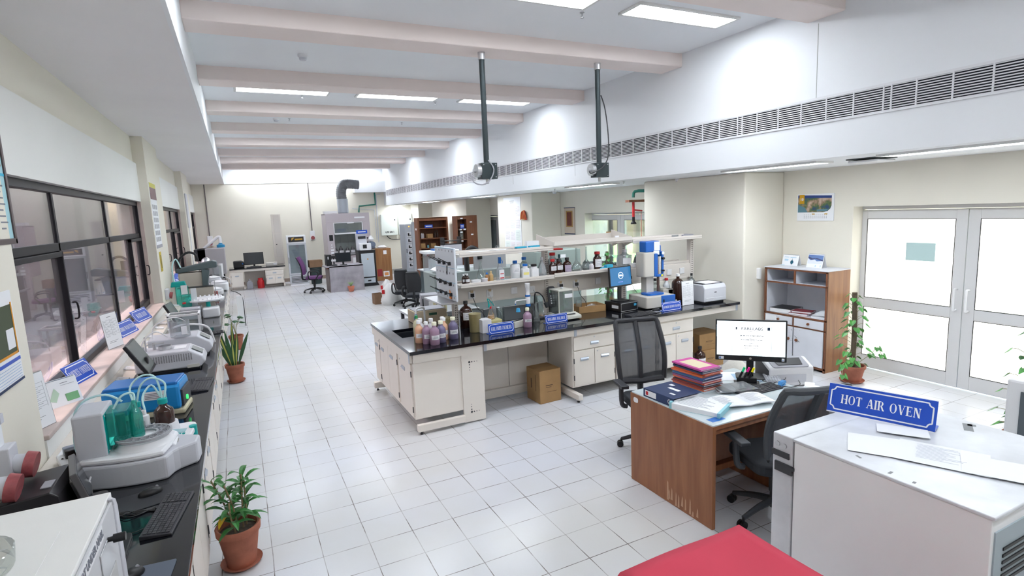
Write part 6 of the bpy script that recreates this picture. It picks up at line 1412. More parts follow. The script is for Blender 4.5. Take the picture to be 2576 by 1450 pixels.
for z_ in (.17, .36): MB().cyl((-.10, -.07, z_), (-.095, -.07, z_), .005).build('screw', STEEL, t)
MB().box(-.097, -.06, .19, .00, .10, .37).build('teal_shield', TEALG, t, bev=.004)
MB().lathe([(.03, .16), (.032, .17), (.032, .32), (.022, .35), (.014, .36), (.014, .40)], 18, (.025, .0, 0)).build('teal_cylinder', TEALG, t, smooth=True)
MB().cyl((-.05, .03, .20), (-.05, .03, .33), .022).build('inner_cylinder', mat('teal_dark', (.0, .12, .10), .3), t, smooth=True)
CY = mat('pale_cyan_tube', (.52, .78, .80), .4)
for pts in ([(-.23, .06, .16), (-.25, .04, .34), (-.20, .02, .43), (-.10, .02, .45), (-.03, .02, .40)], [(-.21, -.02, .36), (-.24, -.03, .30), (-.25, -.02, .2), (-.24, .0, .13)], [(-.07, .0, .37), (-.03, .02, .43), (.02, .04, .43), (.025, .0, .38)]): MB().tube(pts, .006, 7, 5).build('tube', CY, t, smooth=True)
t = thing('reagent_rack_unit', 'white round rack holding reagent bottles behind the titrator', 'lab instrument', (-.56, 3.94, LT))
MB().rslab(-.16, -.14, .0, .20, .12, .06, .05, 4).build('base', TW, t, bev=.01)
MB().lathe([(.07, .06), (.075, .07), (.07, .12), (.062, .12)], 24, (.04, .0, 0)).build('bottle_holder', TW, t, smooth=True)
MB().prism([(-.05, 0), (.09, 0), (.09, .02), (-.05, .075)], -.045, .045, 'y').build('x', TW, t) if False else None
b_ = MB(); b_.at(.13, -.20, .07, -.3, .25); b_.rslab(-.07, -.05, 0, .07, .06, .03, .02); b_.build('control_unit', TW, t, bev=.006)
b_ = MB(); b_.at(.13, -.20, .07, -.3, .25); b_.box(-.05, .01, .030, .03, .045, .033); b_.build('display', mat('pale_teal_display', (.35, .55, .60), .3), t)
b_ = MB(); b_.at(.13, -.20, .07, -.3, .25)
for i in range(4):
    for j in range(3): b_.box(-.045+.022*i, -.04+.016*j, .03, -.03+.022*i, -.03+.016*j, .033)
b_.build('keys', TEAL, t); MB().cyl((.20, -.16, .06), (.20, -.16, .12), .022).build('teal_knob', TEAL, t)
bottle('brown reagent bottle with teal cap in the white holder', 'bottle', -.52, 3.94, LT+.075, .055, .20, AMBER, TEAL, neck=.5, group='bottles behind the titrator')
bottle('clear bottle with teal collar left of the brown reagent bottle', 'bottle', -.66, 4.00, LT+.061, .038, .20, GLASS, TEAL, neck=.5, group='bottles behind the titrator')
bottle('white square-capped bottle between the clear and the brown bottle', 'bottle', -.615, 3.90, LT+.061, .025, .17, NAT, WHITEPL, 'wide', group='bottles behind the titrator')
bottle('small vial with yellow liquid before the clear bottle', 'vial', -.685, 3.87, LT+.061, .018, .09, GLASS, mat('red_cap_small', (.6, .02, .02), .4), 'wide', liquid=(mat('yellow_liquid', (.8, .7, .05), .3), .35), group='bottles behind the titrator', name='glass_vial')
t = thing('suction_tubing', 'pale tubing arching over the reagent bottles', 'tubing', (-.6, 3.95, LT))
for pts in ([(-.06, .05, .26), (-.03, .05, .36), (.03, .04, .40), (.10, .02, .36), (.09, .0, .27)], [(-.05, -.02, .22), (-.09, .06, .34), (-.03, .08, .41), (.05, .05, .40), (.08, .0, .27)], [(-.01, -.05, .23), (-.02, .0, .30), (.03, .02, .36), (.07, .01, .28)]): MB().tube(pts, .006, 7, 5).build('tube', CY, t, smooth=True)
# blue device
BD = mat('bright_blue_casing', (.012, .25, .62), .35)
t = thing('particle_counter', 'bright blue rounded particle counter on a pale foam block', 'lab instrument', (-.68, 4.62, LT), -.12)
MB().box(-.20, -.14, .0, .24, .13, .04).build('foam_block', mat('pale_foam', (.62, .58, .42), .8), t, bev=.012)
pr_ = [(-.15, .04), (.15, .04), (.16, .15)]+[(.16-.06*(1-math.cos(a)), .17+.06*math.sin(a)) for a in [i*PI/10 for i in range(1, 6)]]+[(-.13, .235), (-.15, .20)]
MB().prism(pr_, -.25, .22, 'x').build('casing', BD, t, bev=.02)
MB().box(-.24, -.14, .19, .21, .12, .238).build('upper_seam', mat('deeper_blue', (.005, .13, .42), .35), t, bev=.01)
MB().box(.0, -.154, .13, .14, -.1505, .19).build('white_label', PAPER, t)
k_ = MB()
for i in range(4): k_.box(.01, -.156, .14+.011*i, .12-.02*(i % 2), -.154, .144+.011*i)
k_.build('label_print', INK, t)
MB().box(.205, -.12, .05, .235, .12, .17).build('rear_panel', DARK, t, bev=.004); MB().cyl((.235, -.03, .09), (.245, -.03, .09), .018).build('green_lamp', mat('green_glow', (.05, .6, .15), .4, emit=(.05, .8, .2), es=.6), t)
# cables and power strip
t = thing('power_strip', 'white power strip with black and grey plugs beside the titrator', 'power strip', (-.95, 3.72, LT+.062), .35)
MB().box(-.06, -.16, 0, .06, .05, .035).build('strip', SIGNW, t, bev=.006); MB().box(-.02, -.14, .035, .02, -.10, .040).build('red_switch', mat('orange_switch', (.9, .2, .05), .4), t)
for k, m in enumerate((BLACK, mat('grey_plug', (.28, .31, .38), .5))): MB().at(0, -.05+.06*k, .035).rslab(-.03, -.02, 0, .05, .025, .045, .012).build('plug', m, t, bev=.005)
c_ = thing('cable_tangle', 'tangle of grey, black and white cables behind the titrator base', 'cables', (-.95, 3.55, LT))
random.seed(31)
for k in range(14):
    p0 = Vector((.0+random.uniform(-.03, .04), .15+random.uniform(-.04, .04), .10)); m = [BLACK, MATS['grey_plug'], SIGNW, SIGNW][k % 4]
    pts = [p0] + [Vector((.06+.10*random.random(), .05-.12*q+random.uniform(-.08, .08), .015+random.random()*.08)) for q in range(4)]
    MB().tube(pts, .0045, 5, 5).build('cable', m, c_, smooth=True)
MB().tube([(.02, .17, .12), (.10, .18, .19), (.18, .12, .16), (.20, .02, .08), (.14, -.04, .03)], .006, 6, 5).build('cable', BLACK, c_, smooth=True)
t = thing('plastic_sleeve', 'white plastic packaging lying on the trunking', 'packaging', (-.98, 3.62, LT+.064), .2); MB().sheet(lambda u, v: (-.06+.15*u, -.30+.26*v, .004+.03*math.sin(PI*u)*(.6+.4*math.sin(6*v))), 8, 8).build('film', CLEARPL, t, smooth=True)
t = thing('wire_loop', 'thin wires and cables on the worktop beside the near mouse', 'cable', (-.6, 2.98, LT))
for k in range(5): MB().tube([(-.06, -.02+.02*k, .006), (.0, .03*math.sin(k), .012), (.05, .02-.012*k, .005), (.12, .01*k-.02, .004)], .0025, 5).build('wire', BLACK, t)
MB().tube([(-.05, -.12, .004), (.04, -.20, .006), (.16, -.14, .004)], .0025, 5).build('wire', BLACK, t)
# monitor, keyboard and baths further along
monitor('black tilted monitor facing the aisle on the left bench beyond the blue device', -.76, 5.52, LT, PI/2, .38, .30, .11, .50, mat('grey_green_screen', (.13, .15, .14), .25), chin=.025, group='monitors on the left bench')
keyboard('black keyboard on the left bench beyond the blue device', -.39, 5.16, LT, PI/2-.08, .40, .14)
t = thing('white_adapter', 'small white device behind the blue particle counter', 'device', (-.60, 5.02, LT), .1); MB().prism([(-.09, 0), (.09, 0), (.08, .05), (-.08, .05)], -.05, .05, 'y').build('case', WHITEPL, t, bev=.01)
tag(MB().box(-.95, 5.15, LT, -.55, 5.55, LT+.012).build('brown_board', mat('tan_board', (.55, .36, .22), .6), bev=.003), 'tan board lying under the far black monitor', 'board')
def bath(label, x, y, w, d, h, vents=True, label_plate=True):
    t = thing('oil_bath', label, 'lab instrument', (x, y, LT), 0, 'grey heating baths on the left bench')
    MB().prism([(-w/2, .02), (w*.42, .02), (w/2, h*.35), (w*.46, h*.62), (w*.26, h), (-w/2, h)], -d/2, d/2, 'y').build('housing', LGREY, t, bev=.012)
    MB().box(-w/2+.02, -d/2+.02, 0, w*.40, d/2-.02, .02).build('base', DARK, t)
    b_ = MB(); b_.at(w*.375, 0, h*.815, 0, 0, math.atan2(h*.38, w*.20)); b_.box(-w*.09, -d*.22, .0, w*.09, d*.22, .004); b_.build('control_panel', mat('dark_panel', (.10, .12, .12), .3), t)
    if vents:
        m_ = MB()
        for i in range(22):
            for j in range(9):
                if i+j*1.4 > 3: m_.box(-w*.45+i*w*.035, -d/2-.0012, h*.50+j*h*.040, -w*.45+i*w*.035+w*.018, -d/2, h*.50+j*h*.040+h*.018)
        m_.build('vent_pattern', DARK, t)
    if label_plate: MB().rslab(w*.22, -d/2-.004, h*.10, w*.40, -d/2, h*.26, .006, 2, 'y').build('name_plate', mat('cream_plate', (.62, .61, .56), .5), t)
    return t
b1 = bath('light grey heating bath with a black vent pattern on its side, nearer one', -.66, 5.97, .56, .34, .185)
MB().lathe([(.05, .19), (.055, .19), (.055, .22), (.05, .22)], 20, (-.05, .0, 0), caps=False).build('knurled_ring', STEEL, b1, smooth=True)
MB().cyl((-.20, .0, .185), (-.20, 0, .32), .007).cyl((-.14, .05, .185), (-.14, .05, .25), .015).cyl((-.22, -.06, .185), (-.22, -.06, .24), .02).tube([(-.2, 0, .24), (-.05, .0, .25)], .006).build('stirrer_stand', STEEL, b1)
MB().box(.02, -.06, .186, .12, .08, .19).build('paper_sheet', PAPER, b1)
MB().tube([(-.25, -.05, .16), (-.20, -.08, .30), (-.10, -.06, .37), (-.02, .0, .30)], .006, 6, 5).build('white_tube', WHITEPL, b1, smooth=True)
b2 = bath('light grey heating bath behind the nearer one, carrying a glass jar', -.62, 6.55, .56, .34, .205, False, False)
MB().lathe([(.085, .205), (.09, .21), (.09, .37), (.085, .37)], 22, (.0, -.10, 0), caps=False).build('glass_jar', CLEARPL, b2, smooth=True); MB().box(.02, -.195, .24, .07, -.190, .32).build('paper_label', PAPER, b2)
MB().tube([(-.25, -.05, .16), (-.22, -.08, .33), (-.05, -.06, .40), (.05, .0, .34)], .006, 6, 5).build('white_tube', WHITEPL, b2, smooth=True)
t = thing('draft_shield_box', 'clear box with white edges on the left bench', 'box', (-.68, 7.72, LT))
m_ = MB(); 
for x in (-.17, .15):
    for y in (-.12, .12): m_.box(x, y-.012, 0, x+.02, y+.012, .26)
for y in (-.12, .12): m_.box(-.17, y-.012, .24, .17, y+.012, .265); m_.box(-.17, y-.012, 0, .17, y+.012, .02)
m_.box(-.17, -.12, .245, -.15, .12, .265).box(.15, -.12, .245, .17, .12, .265); m_.build('frame', WHITEPL, t, bev=.003); MB().box(-.16, -.125, .01, .16, -.121, .25).box(-.16, -.12, .25, .16, .12, .253).build('clear_pane', GLASS, t)
t = thing('wrapped_bottle', 'dark bottle lying in pale wrapping before the clear box', 'bottle', (-.60, 7.18, LT)); MB().cyl((-.16, 0, .06), (.10, .02, .06), .055, .05, 14).cyl((.10, .02, .06), (.16, .02, .06), .05, .02, 14).build('dark_bottle', DARK, t, smooth=True); MB().sheet(lambda u, v: (-.2+.22*u, -.1+.2*v, .07+.05*math.sin(PI*v)), 6, 6).build('wrapping', mat('cream_wrap', (.66, .62, .46), .7), t, solid=.004)
t = thing('white_hose_loop', 'white hose lying over the second heating bath', 'hose', (-.55, 6.9, LT)); MB().tube([(-.22, -.06, .22), (-.1, -.02, .25), (.05, 0, .24), (.16, .02, .18), (.20, .05, .012)], .011, 8, 5).build('hose', WHITEPL, t, smooth=True)
t = thing('plastic_cup', 'small clear cup with yellow liquid on the bench edge', 'cup', (-.40, 7.1, LT)); MB().lathe([(.03, 0), (.038, .07)], 14, caps=False).build('wall', GLASS, t); MB().lathe([(.028, .004), (.034, .045)], 14).build('yellow_liquid', mat('pale_yellow_liquid', (.72, .68, .35), .3), t)
keyboard('dark keyboard on the left bench beside the clear box', -.42, 7.55, LT, .1, .30, .14)
monitor('small black monitor leaning behind the clear box', -.80, 8.45, LT, 1.45, .34, .26, .08, .45, mat('grey_green_screen'), group='monitors on the left bench')
def titr_copy(label, x, y):
    t = thing('autosampler_titrator', label, 'lab instrument', (x, y, LT), 0, 'further titrators on the left bench')
    MB().prism([(-.24, .16), (-.24, -.12), (.0, -.14), (.02, .16)], 0, .17, 'z').build('lower_body', TG, t, bev=.02); MB().prism([(.03, .12), (.03, -.12), (.24, -.10), (.24, .12)], 0, .14, 'z').build('front_body', TW, t, bev=.02)
    MB().cyl((.10, .10, .14), (.10, .10, .22), .03).build('teal_stem', TEAL, t)
    MB().lathe([(.02, .215), (.26, .225), (.265, .245), (.25, .25), (.02, .235)], 36, (.05, .22, 0)).build('disc', TW, t, smooth=True)
    m_ = MB()
    for k in range(24): a = 2*PI*k/24; m_.cyl((.05+.225*math.cos(a), .22+.225*math.sin(a), .245), (.05+.225*math.cos(a), .22+.225*math.sin(a), .27), .012, n=6)
    m_.build('vial_row', SIGNW, t); MB().cyl((-.20, -.08, .24), (-.16, -.08, .24), .014).build('red_knob', RED, t)
    MB().box(-.22, .02, .17, -.10, .16, .34).build('teal_tank', TEALG, t, bev=.008); MB().box(-.10, .10, .17, -.03, .12, .42).build('back_label', PAPER, t)
titr_copy('grey white titrator with a large flat sample disc, middle of the left bench', -.58, 8.95)
t = thing('tan_instrument', 'tan and slate instrument with an overhead arm behind the sample disc', 'lab instrument', (-.74, 10.85, LT))
MB().box(-.20, -.15, 0, .28, .0, .26).build('tan_panel', mat('tan_instrument_paint', (.56, .50, .44), .5), t, bev=.006)
MB().box(-.24, .10, .0, .20, .35, .50).build('tan_housing', MATS['tan_instrument_paint'], t, bev=.02); MB().prism([(-.26, .50), (.36, .56), (.36, .66), (.30, .68), (-.26, .57)], .08, .36, 'y').build('slate_arm', mat('slate_arm', (.09, .12, .13), .4), t, bev=.015)
MB().prism([(.10, 0), (.22, 0), (.20, .3), (.24, .52), (.12, .55)], .06, .34, 'y').build('slate_column', MATS['slate_arm'], t, bev=.01)
MB().tube([(-.20, .1, .58), (-.20, .1, .72), (-.08, .1, .84), (.04, .1, .82), (.08, .1, .70)], .02, 8, 5).build('black_hose', BLACK, t, smooth=True)
MB().tube([(-.30, .0, .3), (-.30, .0, .62), (-.24, .05, .75), (-.18, .05, .6)], .012, 6, 5).build('pale_hose', CY, t, smooth=True)
MB().cyl((.24, .0, .0), (.24, .0, .40), .006).cyl((.30, .0, 0), (.30, 0, .36), .006).box(.18, -.10, 0, .36, .10, .02).build('stand_rods', STEEL, t)
MB().box(-.25, -.16, .26, .28, .0, .27).build('panel_lid', DARK, t)
t = thing('teal_tank_unit', 'teal dosing tank with papers clipped on it before the tan instrument', 'tank', (-.90, 10.3, LT)); MB().box(-.08, -.06, 0, .10, .06, .34).build('tank', TEALG, t, bev=.008); MB().prism([(-.14, .34), (.08, .34), (.06, .42), (-.12, .42)], -.06, .06, 'y').build('lid', TEAL, t, bev=.01); MB().box(.0, -.064, .18, .09, -.061, .36).build('paper_label', PAPER, t); MB().box(-.14, -.05, 0, -.08, .05, .34).build('side_block', BG, t)
for k, (x, y, h, m, lb) in enumerate([(-.42, 12.3, .16, TW, 'white rounded analyser'), (-.55, 12.9, .20, LGREY, 'light grey analyser'), (-.50, 11.6, .10, TW, 'low white centrifuge lid')]):
    t = thing('analyser', '%s on the far part of the left bench' % lb, 'lab instrument', (x, y, LT), group='analysers on the far left bench'); MB().rslab(-.18, -.16, 0, .16, .16, h, .06).build('housing', m, t, bev=.03, seg=3); MB().lathe([(.13, h), (.15, h+.02), (.05, h+.05)], 20).build('lid', TW, t, smooth=True)
t = thing('white_mug', 'white mug with a red print on the far left bench', 'mug', (-.47, 11.25, LT)); MB().lathe([(.045, 0), (.05, .01), (.05, .11)], 16).build('body', mat('mug_red', (.30, .06, .06), .4), t, smooth=True); MB().tube([(-.05, -.02, .09), (-.10, -.03, .07), (-.10, -.03, .03), (-.05, -.02, .02)], .007, 6).build('handle', WHITEPL, t)
for k in range(6): bottle('small white capped bottle on the far left bench, %s row, %s' % (['front', 'rear'][k//3], ['left', 'middle', 'right'][k % 3]), 'bottle', -.52+.045*(k % 3), 13.6+.08*(k//3), LT, .02, .10, mat('red_bottle', (.45, .08, .05), .4), WHITEPL, 'wide', group='white capped bottles on the far left bench', seg=8)
t = thing('big_analyser', 'large grey analyser cabinet at the far end of the left bench', 'lab instrument', (-.62, 15.2, LT))
MB().box(-.28, -.25, .10, .30, .35, .72).build('cabinet', mat('warm_grey_casing', (.40, .38, .40), .5), t, bev=.015); MB().prism([(-.34, .45), (-.10, .40), (-.10, .72), (-.34, .72)], -.25, .3, 'y').build('dark_top', DARK, t, bev=.01)
MB().box(-.2, -.2, 0, .25, .3, .10).build('foot', BLACK, t)
t = thing('fume_extractor', 'white jointed extraction arm with a blue collar over the far analyser', 'extraction arm', (-.62, 15.5, LT+.72))
MB().tube([(-.15, 0, 0), (-.05, 0, .08), (.16, 0, .25)], .035, 10, 3).tube([(.16, 0, .25), (.21, 0, .26), (.22, 0, .20), (.22, 0, .06)], .035, 10, 3).build('arm', WHITEPL, t, smooth=True); MB().lathe([(.09, .0), (.09, .06), (.05, .08), (.035, .11)], 16, (.22, 0, 0)).build('blue_collar', mat('collar_blue', (.01, .22, .42), .4), t)
t = thing('glass_column', 'clear glass cylinder apparatus before the large grey analyser', 'glassware', (-.50, 14.3, LT)); MB().cyl((0, 0, .06), (0, 0, .36), .11, n=20).build('cylinder', CLEARPL, t, smooth=True); MB().cyl((.08, -.02, .10), (.08, -.02, .40), .045).build('white_tube', WHITEPL, t, smooth=True); MB().lathe([(.10, .38), (.12, .42), (.08, .52), (.03, .56)], 16, (-.20, 0, 0)).cyl((-.2, 0, 0), (-.2, 0, .38), .01).box(-.3, -.1, 0, .14, .1, .05).build('clamp_head', STEEL, t); MB().tube([(.12, 0, .10), (.24, .0, .02), (.235, .1, -.1)], .01, 6, 4).build('white_hose', WHITEPL, t)
t = thing('brown_jar', 'brown jars and clutter by the wall before the large grey analyser', 'jar', (-.88, 14.2, LT)); MB().box(-.06, -.05, 0, .06, .05, .22).build('tan_box', MATS['tan_bottle'], t); MB().cyl((.12, 0, 0), (.12, 0, .2), .05).build('jar', DARK, t)
t = thing('bench_printer', 'small black printer right of the large grey analyser', 'printer', (-.06, 20.12, .70), 0); MB().prism([(-.16, 0), (.16, 0), (.16, .19), (.08, .23), (-.16, .23)], -.17, .17, 'y').build('body', BLACK, t, bev=.03); MB().box(.10, -.172, .12, .13, -.170, .16).build('sticker', BLUEPL, t)
t = thing('white_board_panel', 'white board leaning on the far end of the left bench', 'panel', (-.10, 12.9, 0), .0); MB().box(-.06, -.02, 0, .06, .02, .66).build('board', WHITEPL, t, bev=.004); MB().tube([(-.14, .0, .78), (-.02, 0, .72), (.06, 0, .60), (.07, -.02, .2), (.07, -.02, .01)], .008, 6).build('cord', DARK, t)
# plants on the floor ---------------------------------------------------------
random.seed(77)
t = thing('potted_plant', 'leafy green plant in a large stained terracotta pot, nearest the viewer', 'plant', (-.185, 3.80, 0), group='terracotta pot plants along the left bench')
pot(t, .132, .28)
st_ = MB(); lf = MB(); yl = MB()
for s_i, (bx, by, tx, ty, hh) in enumerate([(.03, .0, .05, .0, .62), (.0, -.02, -.05, -.03, .56), (-.03, .02, -.12, .02, .60), (.05, .03, .06, .06, .50), (-.01, -.04, -.03, -.08, .40)]):
    p0 = Vector((bx, by, .22)); p1 = Vector((tx, ty, .22+hh*.62)); mid = (p0+p1)/2+Vector((.015*math.sin(s_i), .01, 0)); st_.tube([p0, mid, p1], .0055, 6, 4)
    for q in range(13 if hh > .45 else 8):
        u = .25+.75*q/12; a = q*2.4+s_i; c = p0+(p1-p0)*u; el = .25+.9*u
        blade(lf if not (s_i == 2 and q == 1) else yl, c, Vector((math.cos(a), math.sin(a), el)), .13+.05*random.random(), .040, .55)
st_.build('stem', mat('cane_stem', (.30, .22, .12), .7), t); lf.build('foliage', LEAF, t); yl.build('yellow_leaf', mat('yellow_leaf', (.75, .48, .03), .5), t)
t = thing('potted_plant', 'snake plant with yellow edged blades in a terracotta pot', 'plant', (-.215, 8.42, 0), group='terracotta pot plants along the left bench'); pot(t, .125, .26)
a_ = MB(); e_ = MB()
for k, (dx, dy, L_, w) in enumerate([(-.25, 0, .66, .055), (-.12, -.1, .52, .05), (.02, .1, .60, .05), (.12, -.1, .46, .055), (.35, .05, .50, .05), (.0, -.15, .38, .05), (-.4, .1, .45, .045)]):
    b0 = Vector((dx*.15, dy*.2, .24)); d = Vector((dx, dy, 1)); blade(a_, b0, d, L_, w, -.03 if dx < .2 else .05, up=Vector((0, 1, .01)), fold=.2); 
    blade(e_, b0+Vector((0, -.006, 0)), d, L_*.98, w*.35, -.03 if dx < .2 else .05, up=Vector((0, 1, .01)), fold=0) if k in (0, 2, 3, 5) else None
a_.build('foliage', LEAF2, t); e_.build('yellow_edge', LEAFY, t)
t = thing('potted_plant', 'small broad-leaved plant in a terracotta pot behind the snake plant', 'plant', (-.20, 10.62, 0), group='terracotta pot plants along the left bench'); pot(t, .12, .25)
s_ = MB(); lf = MB(); random.seed(12)
for k in range(7):
    a = k*.95; r = .10+.06*(k % 3); top = Vector((r*math.cos(a), r*.7*math.sin(a), .48+.05*(k % 4))); s_.tube([(0, 0, .24), (r*.3*math.cos(a), r*.3*math.sin(a), .42), top], .0035, 5); 
    for q in (0, 1): heart(lf, top, Vector((math.cos(a+q*1.3), math.sin(a+q*1.3), -.35)), Vector((0, -.3, 1)), .085)
s_.build('stem', STEM, t); lf.build('foliage', LEAF2, t)
# ================================================================== far end of the room
BZ = .70
t = thing('far_bench', 'ivory bench with a black top against the far wall', 'bench', (-.35, 19.75, 0))
MB().box(0, 0, BZ-.035, 1.66, .85, BZ).build('worktop', GRANITE, t, bev=.003)
MB().box(.02, .03, BZ-.11, 1.62, .05, BZ-.035).build('front_rail', IVORY, t); MB().box(.42, .55, .05, 1.05, .57, BZ-.035).build('back_panel', IVORY, t); MB().box(.45, .50, .02, 1.6, .56, .08).build('floor_rail', IVORY, t)
for x in (.40, 1.60): MB().box(x-.03, .05, .02, x+.02, .8, .09).build('leg', IVORY, t)
base_cabinet('ivory drawer cabinet at the right end of the far bench', .69, 19.80, 0, .56, .5, .12, .585, 'drawer2', 'cabinets under the far bench')
base_cabinet('ivory cabinet at the left end of the far bench', -.33, 19.70, .12, .36, .5, .12, .585, 'doors', 'cabinets under the far bench')
monitor('wide black monitor standing on the far bench', .40, 20.20, BZ, .03, .60, .40, .07, 0, mat('far_dark_screen', (.06, .065, .07), .2), stand_w=.25, group='far monitors')
keyboard('thin dark keyboard before the far bench monitor', .38, 19.9, BZ, 0, .45, .14)
t = thing('paper_tray', 'flat pale tray of papers on the far bench', 'tray', (.95, 20.15, BZ)); MB().box(-.2, -.12, 0, .15, .15, .10).build('tray', mat('pale_tray', (.55, .53, .5), .6), t, bev=.01); MB().box(.02, -.125, .03, .13, -.12, .08).build('label', PAPER, t)
t = thing('wall_cabinet', 'tall narrow ivory duct panel standing on the far bench', 'panel', (1.06, 20.50, BZ+.002)); MB().box(0, 0, 0, .30, .10, 1.69).build('casing', IVORY, t, bev=.004); MB().box(.07, -.012, .25, .25, 0, 1.05).box(.07, -.012, 1.07, .25, 0, 1.66).build('door', IVORY2, t, bev=.003); MB().box(.08, -.016, .66, .12, -.012, .69).build('latch', BLACK, t)
t = thing('gas_cylinder', 'small red gas cylinder under the far bench', 'gas cylinder', (.53, 19.95, 0)); MB().lathe([(.10, 0), (.105, .02), (.105, .22), (.09, .26), (.03, .275)], 18).build('tank', RED, t, smooth=True); MB().lathe([(.075, .25), (.075, .33)], 16, caps=False).build('collar', RED, t, solid=.006)
t = thing('jerry_can', 'grey plastic can under the far bench', 'can', (.20, 19.95, 0)); MB().box(-.09, -.07, 0, .09, .07, .20).prism([(-.09, .20), (.09, .20), (.03, .28), (-.03, .28)], -.06, .06, 'y').cyl((0, 0, .28), (0, 0, .32), .025).build('can', GREYPL, t, bev=.012)
def wall_socket(label, x, z0, ztop):
    t = thing('industrial_socket', label, 'socket', (x, YF, z0), group='sockets on the far wall'); MB().box(-.08, -.07, 0, .08, 0, .34).build('box', SIGNW, t, bev=.008); MB().cyl((0, -.12, .09), (0, -.07, .09), .065).build('red_cap', MATS['dusty_red_cap'], t); MB().tube([(0, -.02, .34), (.0, -.02, ztop-z0)], .018, 6, 0).build('conduit', mat('dark_conduit', (.16, .14, .14), .7), t)
wall_socket('red and white socket with a dark cable above it, left on the far wall', -.84, 1.42, 3.46); wall_socket('red and white socket with a dark cable above it, left of the fume cupboard', 2.42, 1.42, 3.46)
t = thing('brown_box', 'brown wooden box on the wall below the left far socket', 'box', (-.9, YF-.12, 1.02)); MB().box(-.16, 0, 0, .22, .11, .33).build('box', SHELFW, t, bev=.004); MB().box(.14, -.004, .2, .2, 0, .3).build('label', PAPER, t)
# glass door fridge
t = thing('display_fridge', 'tall glass-door fridge with a dark header against the far wall', 'fridge', (1.42, 19.72, 0), -.06)
FW = mat('fridge_silver', (.56, .58, .62), .4); w, h = .60, 1.66
MB().box(0, .05, .06, w, .62, h).build('cabinet', FW, t, bev=.008); dr = MB().box(.0, .0, .36, .05, .05, 1.40).box(w-.05, 0, .36, w, .05, 1.40).box(.05, 0, .36, w-.05, .05, .41).box(.05, 0, 1.35, w-.05, .05, 1.40).build('door', FW, t, bev=.004)
MB().box(.05, .02, .41, w-.05, .026, 1.35).build('glass_pane', glassy('fridge_glass', (.45, .55, .6), .3), dr); MB().box(.02, -.02, .75, .035, 0, .95).build('handle', DARK, dr)
MB().box(.05, .055, .40, w-.05, .052, 1.36).build('interior', mat('fridge_inner', (.28, .33, .38), .6), t); MB().box(.05, .03, .62, w-.05, .05, .635).box(.05, .03, .86, w-.05, .05, .875).box(.05, .03, 1.12, w-.05, .05, 1.135).build('shelf_rows', SIGNW, t)
MB().box(.0, .0, 1.41, w, .05, h).build('header', SIGNW, t, bev=.003); MB().box(.06, -.006, 1.45, w-.06, 0, 1.62).build('header_sign', mat('dark_header', (.03, .028, .03), .3), t); MB().prism([(.15, 1.50), (.22, 1.55), (.24, 1.60), (.16, 1.58)], -.009, -.006, 'y').box(.26, -.009, 1.51, .50, -.006, 1.56).build('gold_print', mat('gold_print', (.55, .32, .05), .5), t)
g_ = MB(); 
for k in range(5): g_.box(.05, -.006, .10+k*.045, w-.05, .0, .118+k*.045)
g_.build('grille_slot', DARK, t); MB().box(.0, 0, .06, w, .05, .35).build('lower_front', FW, t, bev=.004); MB().box(.0, -.03, 0, w, .6, .05).build('plinth', SIGNW, t)
# bin, cartons behind the purple chair
t = thing('waste_bin', 'dark plastic bin beside the fridge', 'bin', (2.26, 19.75, 0)); MB().lathe([(.17, 0), (.2, .55), (.21, .56)], 18).build('bin', mat('dark_green_bin', (.03, .05, .05), .5), t, smooth=True)
carton('crumpled dark carton on top of the dark bin', 2.26, 19.75, .565, .1, .42, .30, .24, CARDD, prints=False)
office_chair('purple cushioned office chair beside the stone-faced desk', 1.92, 17.42, 1.35, None, BLACK, mat('purple_fabric', (.14, .05, .16), .85), mesh=False, w=.42, ht=.55)
# stone faced desk
t = thing('stone_desk', 'desk with a mottled grey marble front at the far end', 'desk', (2.32, 16.95, 0)); MS = mat('mottled_marble', (.47, .44, .48), .35, noise=.35, nscale=4)
MB().box(.0, 0, .0, .98, .03, .77).build('marble_front', MS, t); MB().box(-.10, 0, .74, .98, .75, .775).build('desktop', MS, t); MB().box(-.02, .03, 0, .0, .75, .74).build('side', mat('grey_brown_side', (.22, .18, .17), .6), t); MB().box(-.08, .03, .70, .2, .06, .74).build('wood_edge', SHELFW, t)
monitor('small black monitor on the stone-faced desk', 2.78, 17.2, .775, .0, .46, .28, .09, 0, mat('far_black_screen', (.02, .025, .03), .2), group='far monitors')
t = thing('desktop_computer', 'black computer tower on the stone-faced desk', 'computer', (2.34, 17.3, .775)); MB().box(-.05, -.15, 0, .10, .25, .33).build('tower', BLACK, t, bev=.006); MB().box(-.02, -.153, .2, .02, -.150, .28).build('light_panel', STEEL, t)
t = thing('microscope_stand', 'small black and white desktop apparatus beside the tower', 'lab instrument', (2.50, 17.15, .775)); MB().lathe([(.09, 0), (.09, .03), (.02, .05), (.02, .22)], 14).build('stand', DARK, t, smooth=True); MB().box(-.08, -.05, .13, .05, .05, .19).build('head', WHITEPL, t, bev=.01); MB().box(-.1, -.05, .22, .04, .05, .30).build('top_block', BLACK, t, bev=.01)
t = thing('potted_plant', 'little fern in an orange pot before the marble desk front', 'plant', (2.86, 16.72, 0)); pot(t, .10, .17, saucer=False, m=mat('orange_pot', (.62, .20, .12), .7)); a_ = MB(); random.seed(5)
for k in range(26): a = k*2.4; blade(a_, Vector((0, 0, .14)), Vector((math.cos(a)*.5, math.sin(a)*.5, 1)), .20+.08*random.random(), .014, .25)
a_.build('foliage', mat('pale_green_leaf', (.28, .42, .18), .5), t)
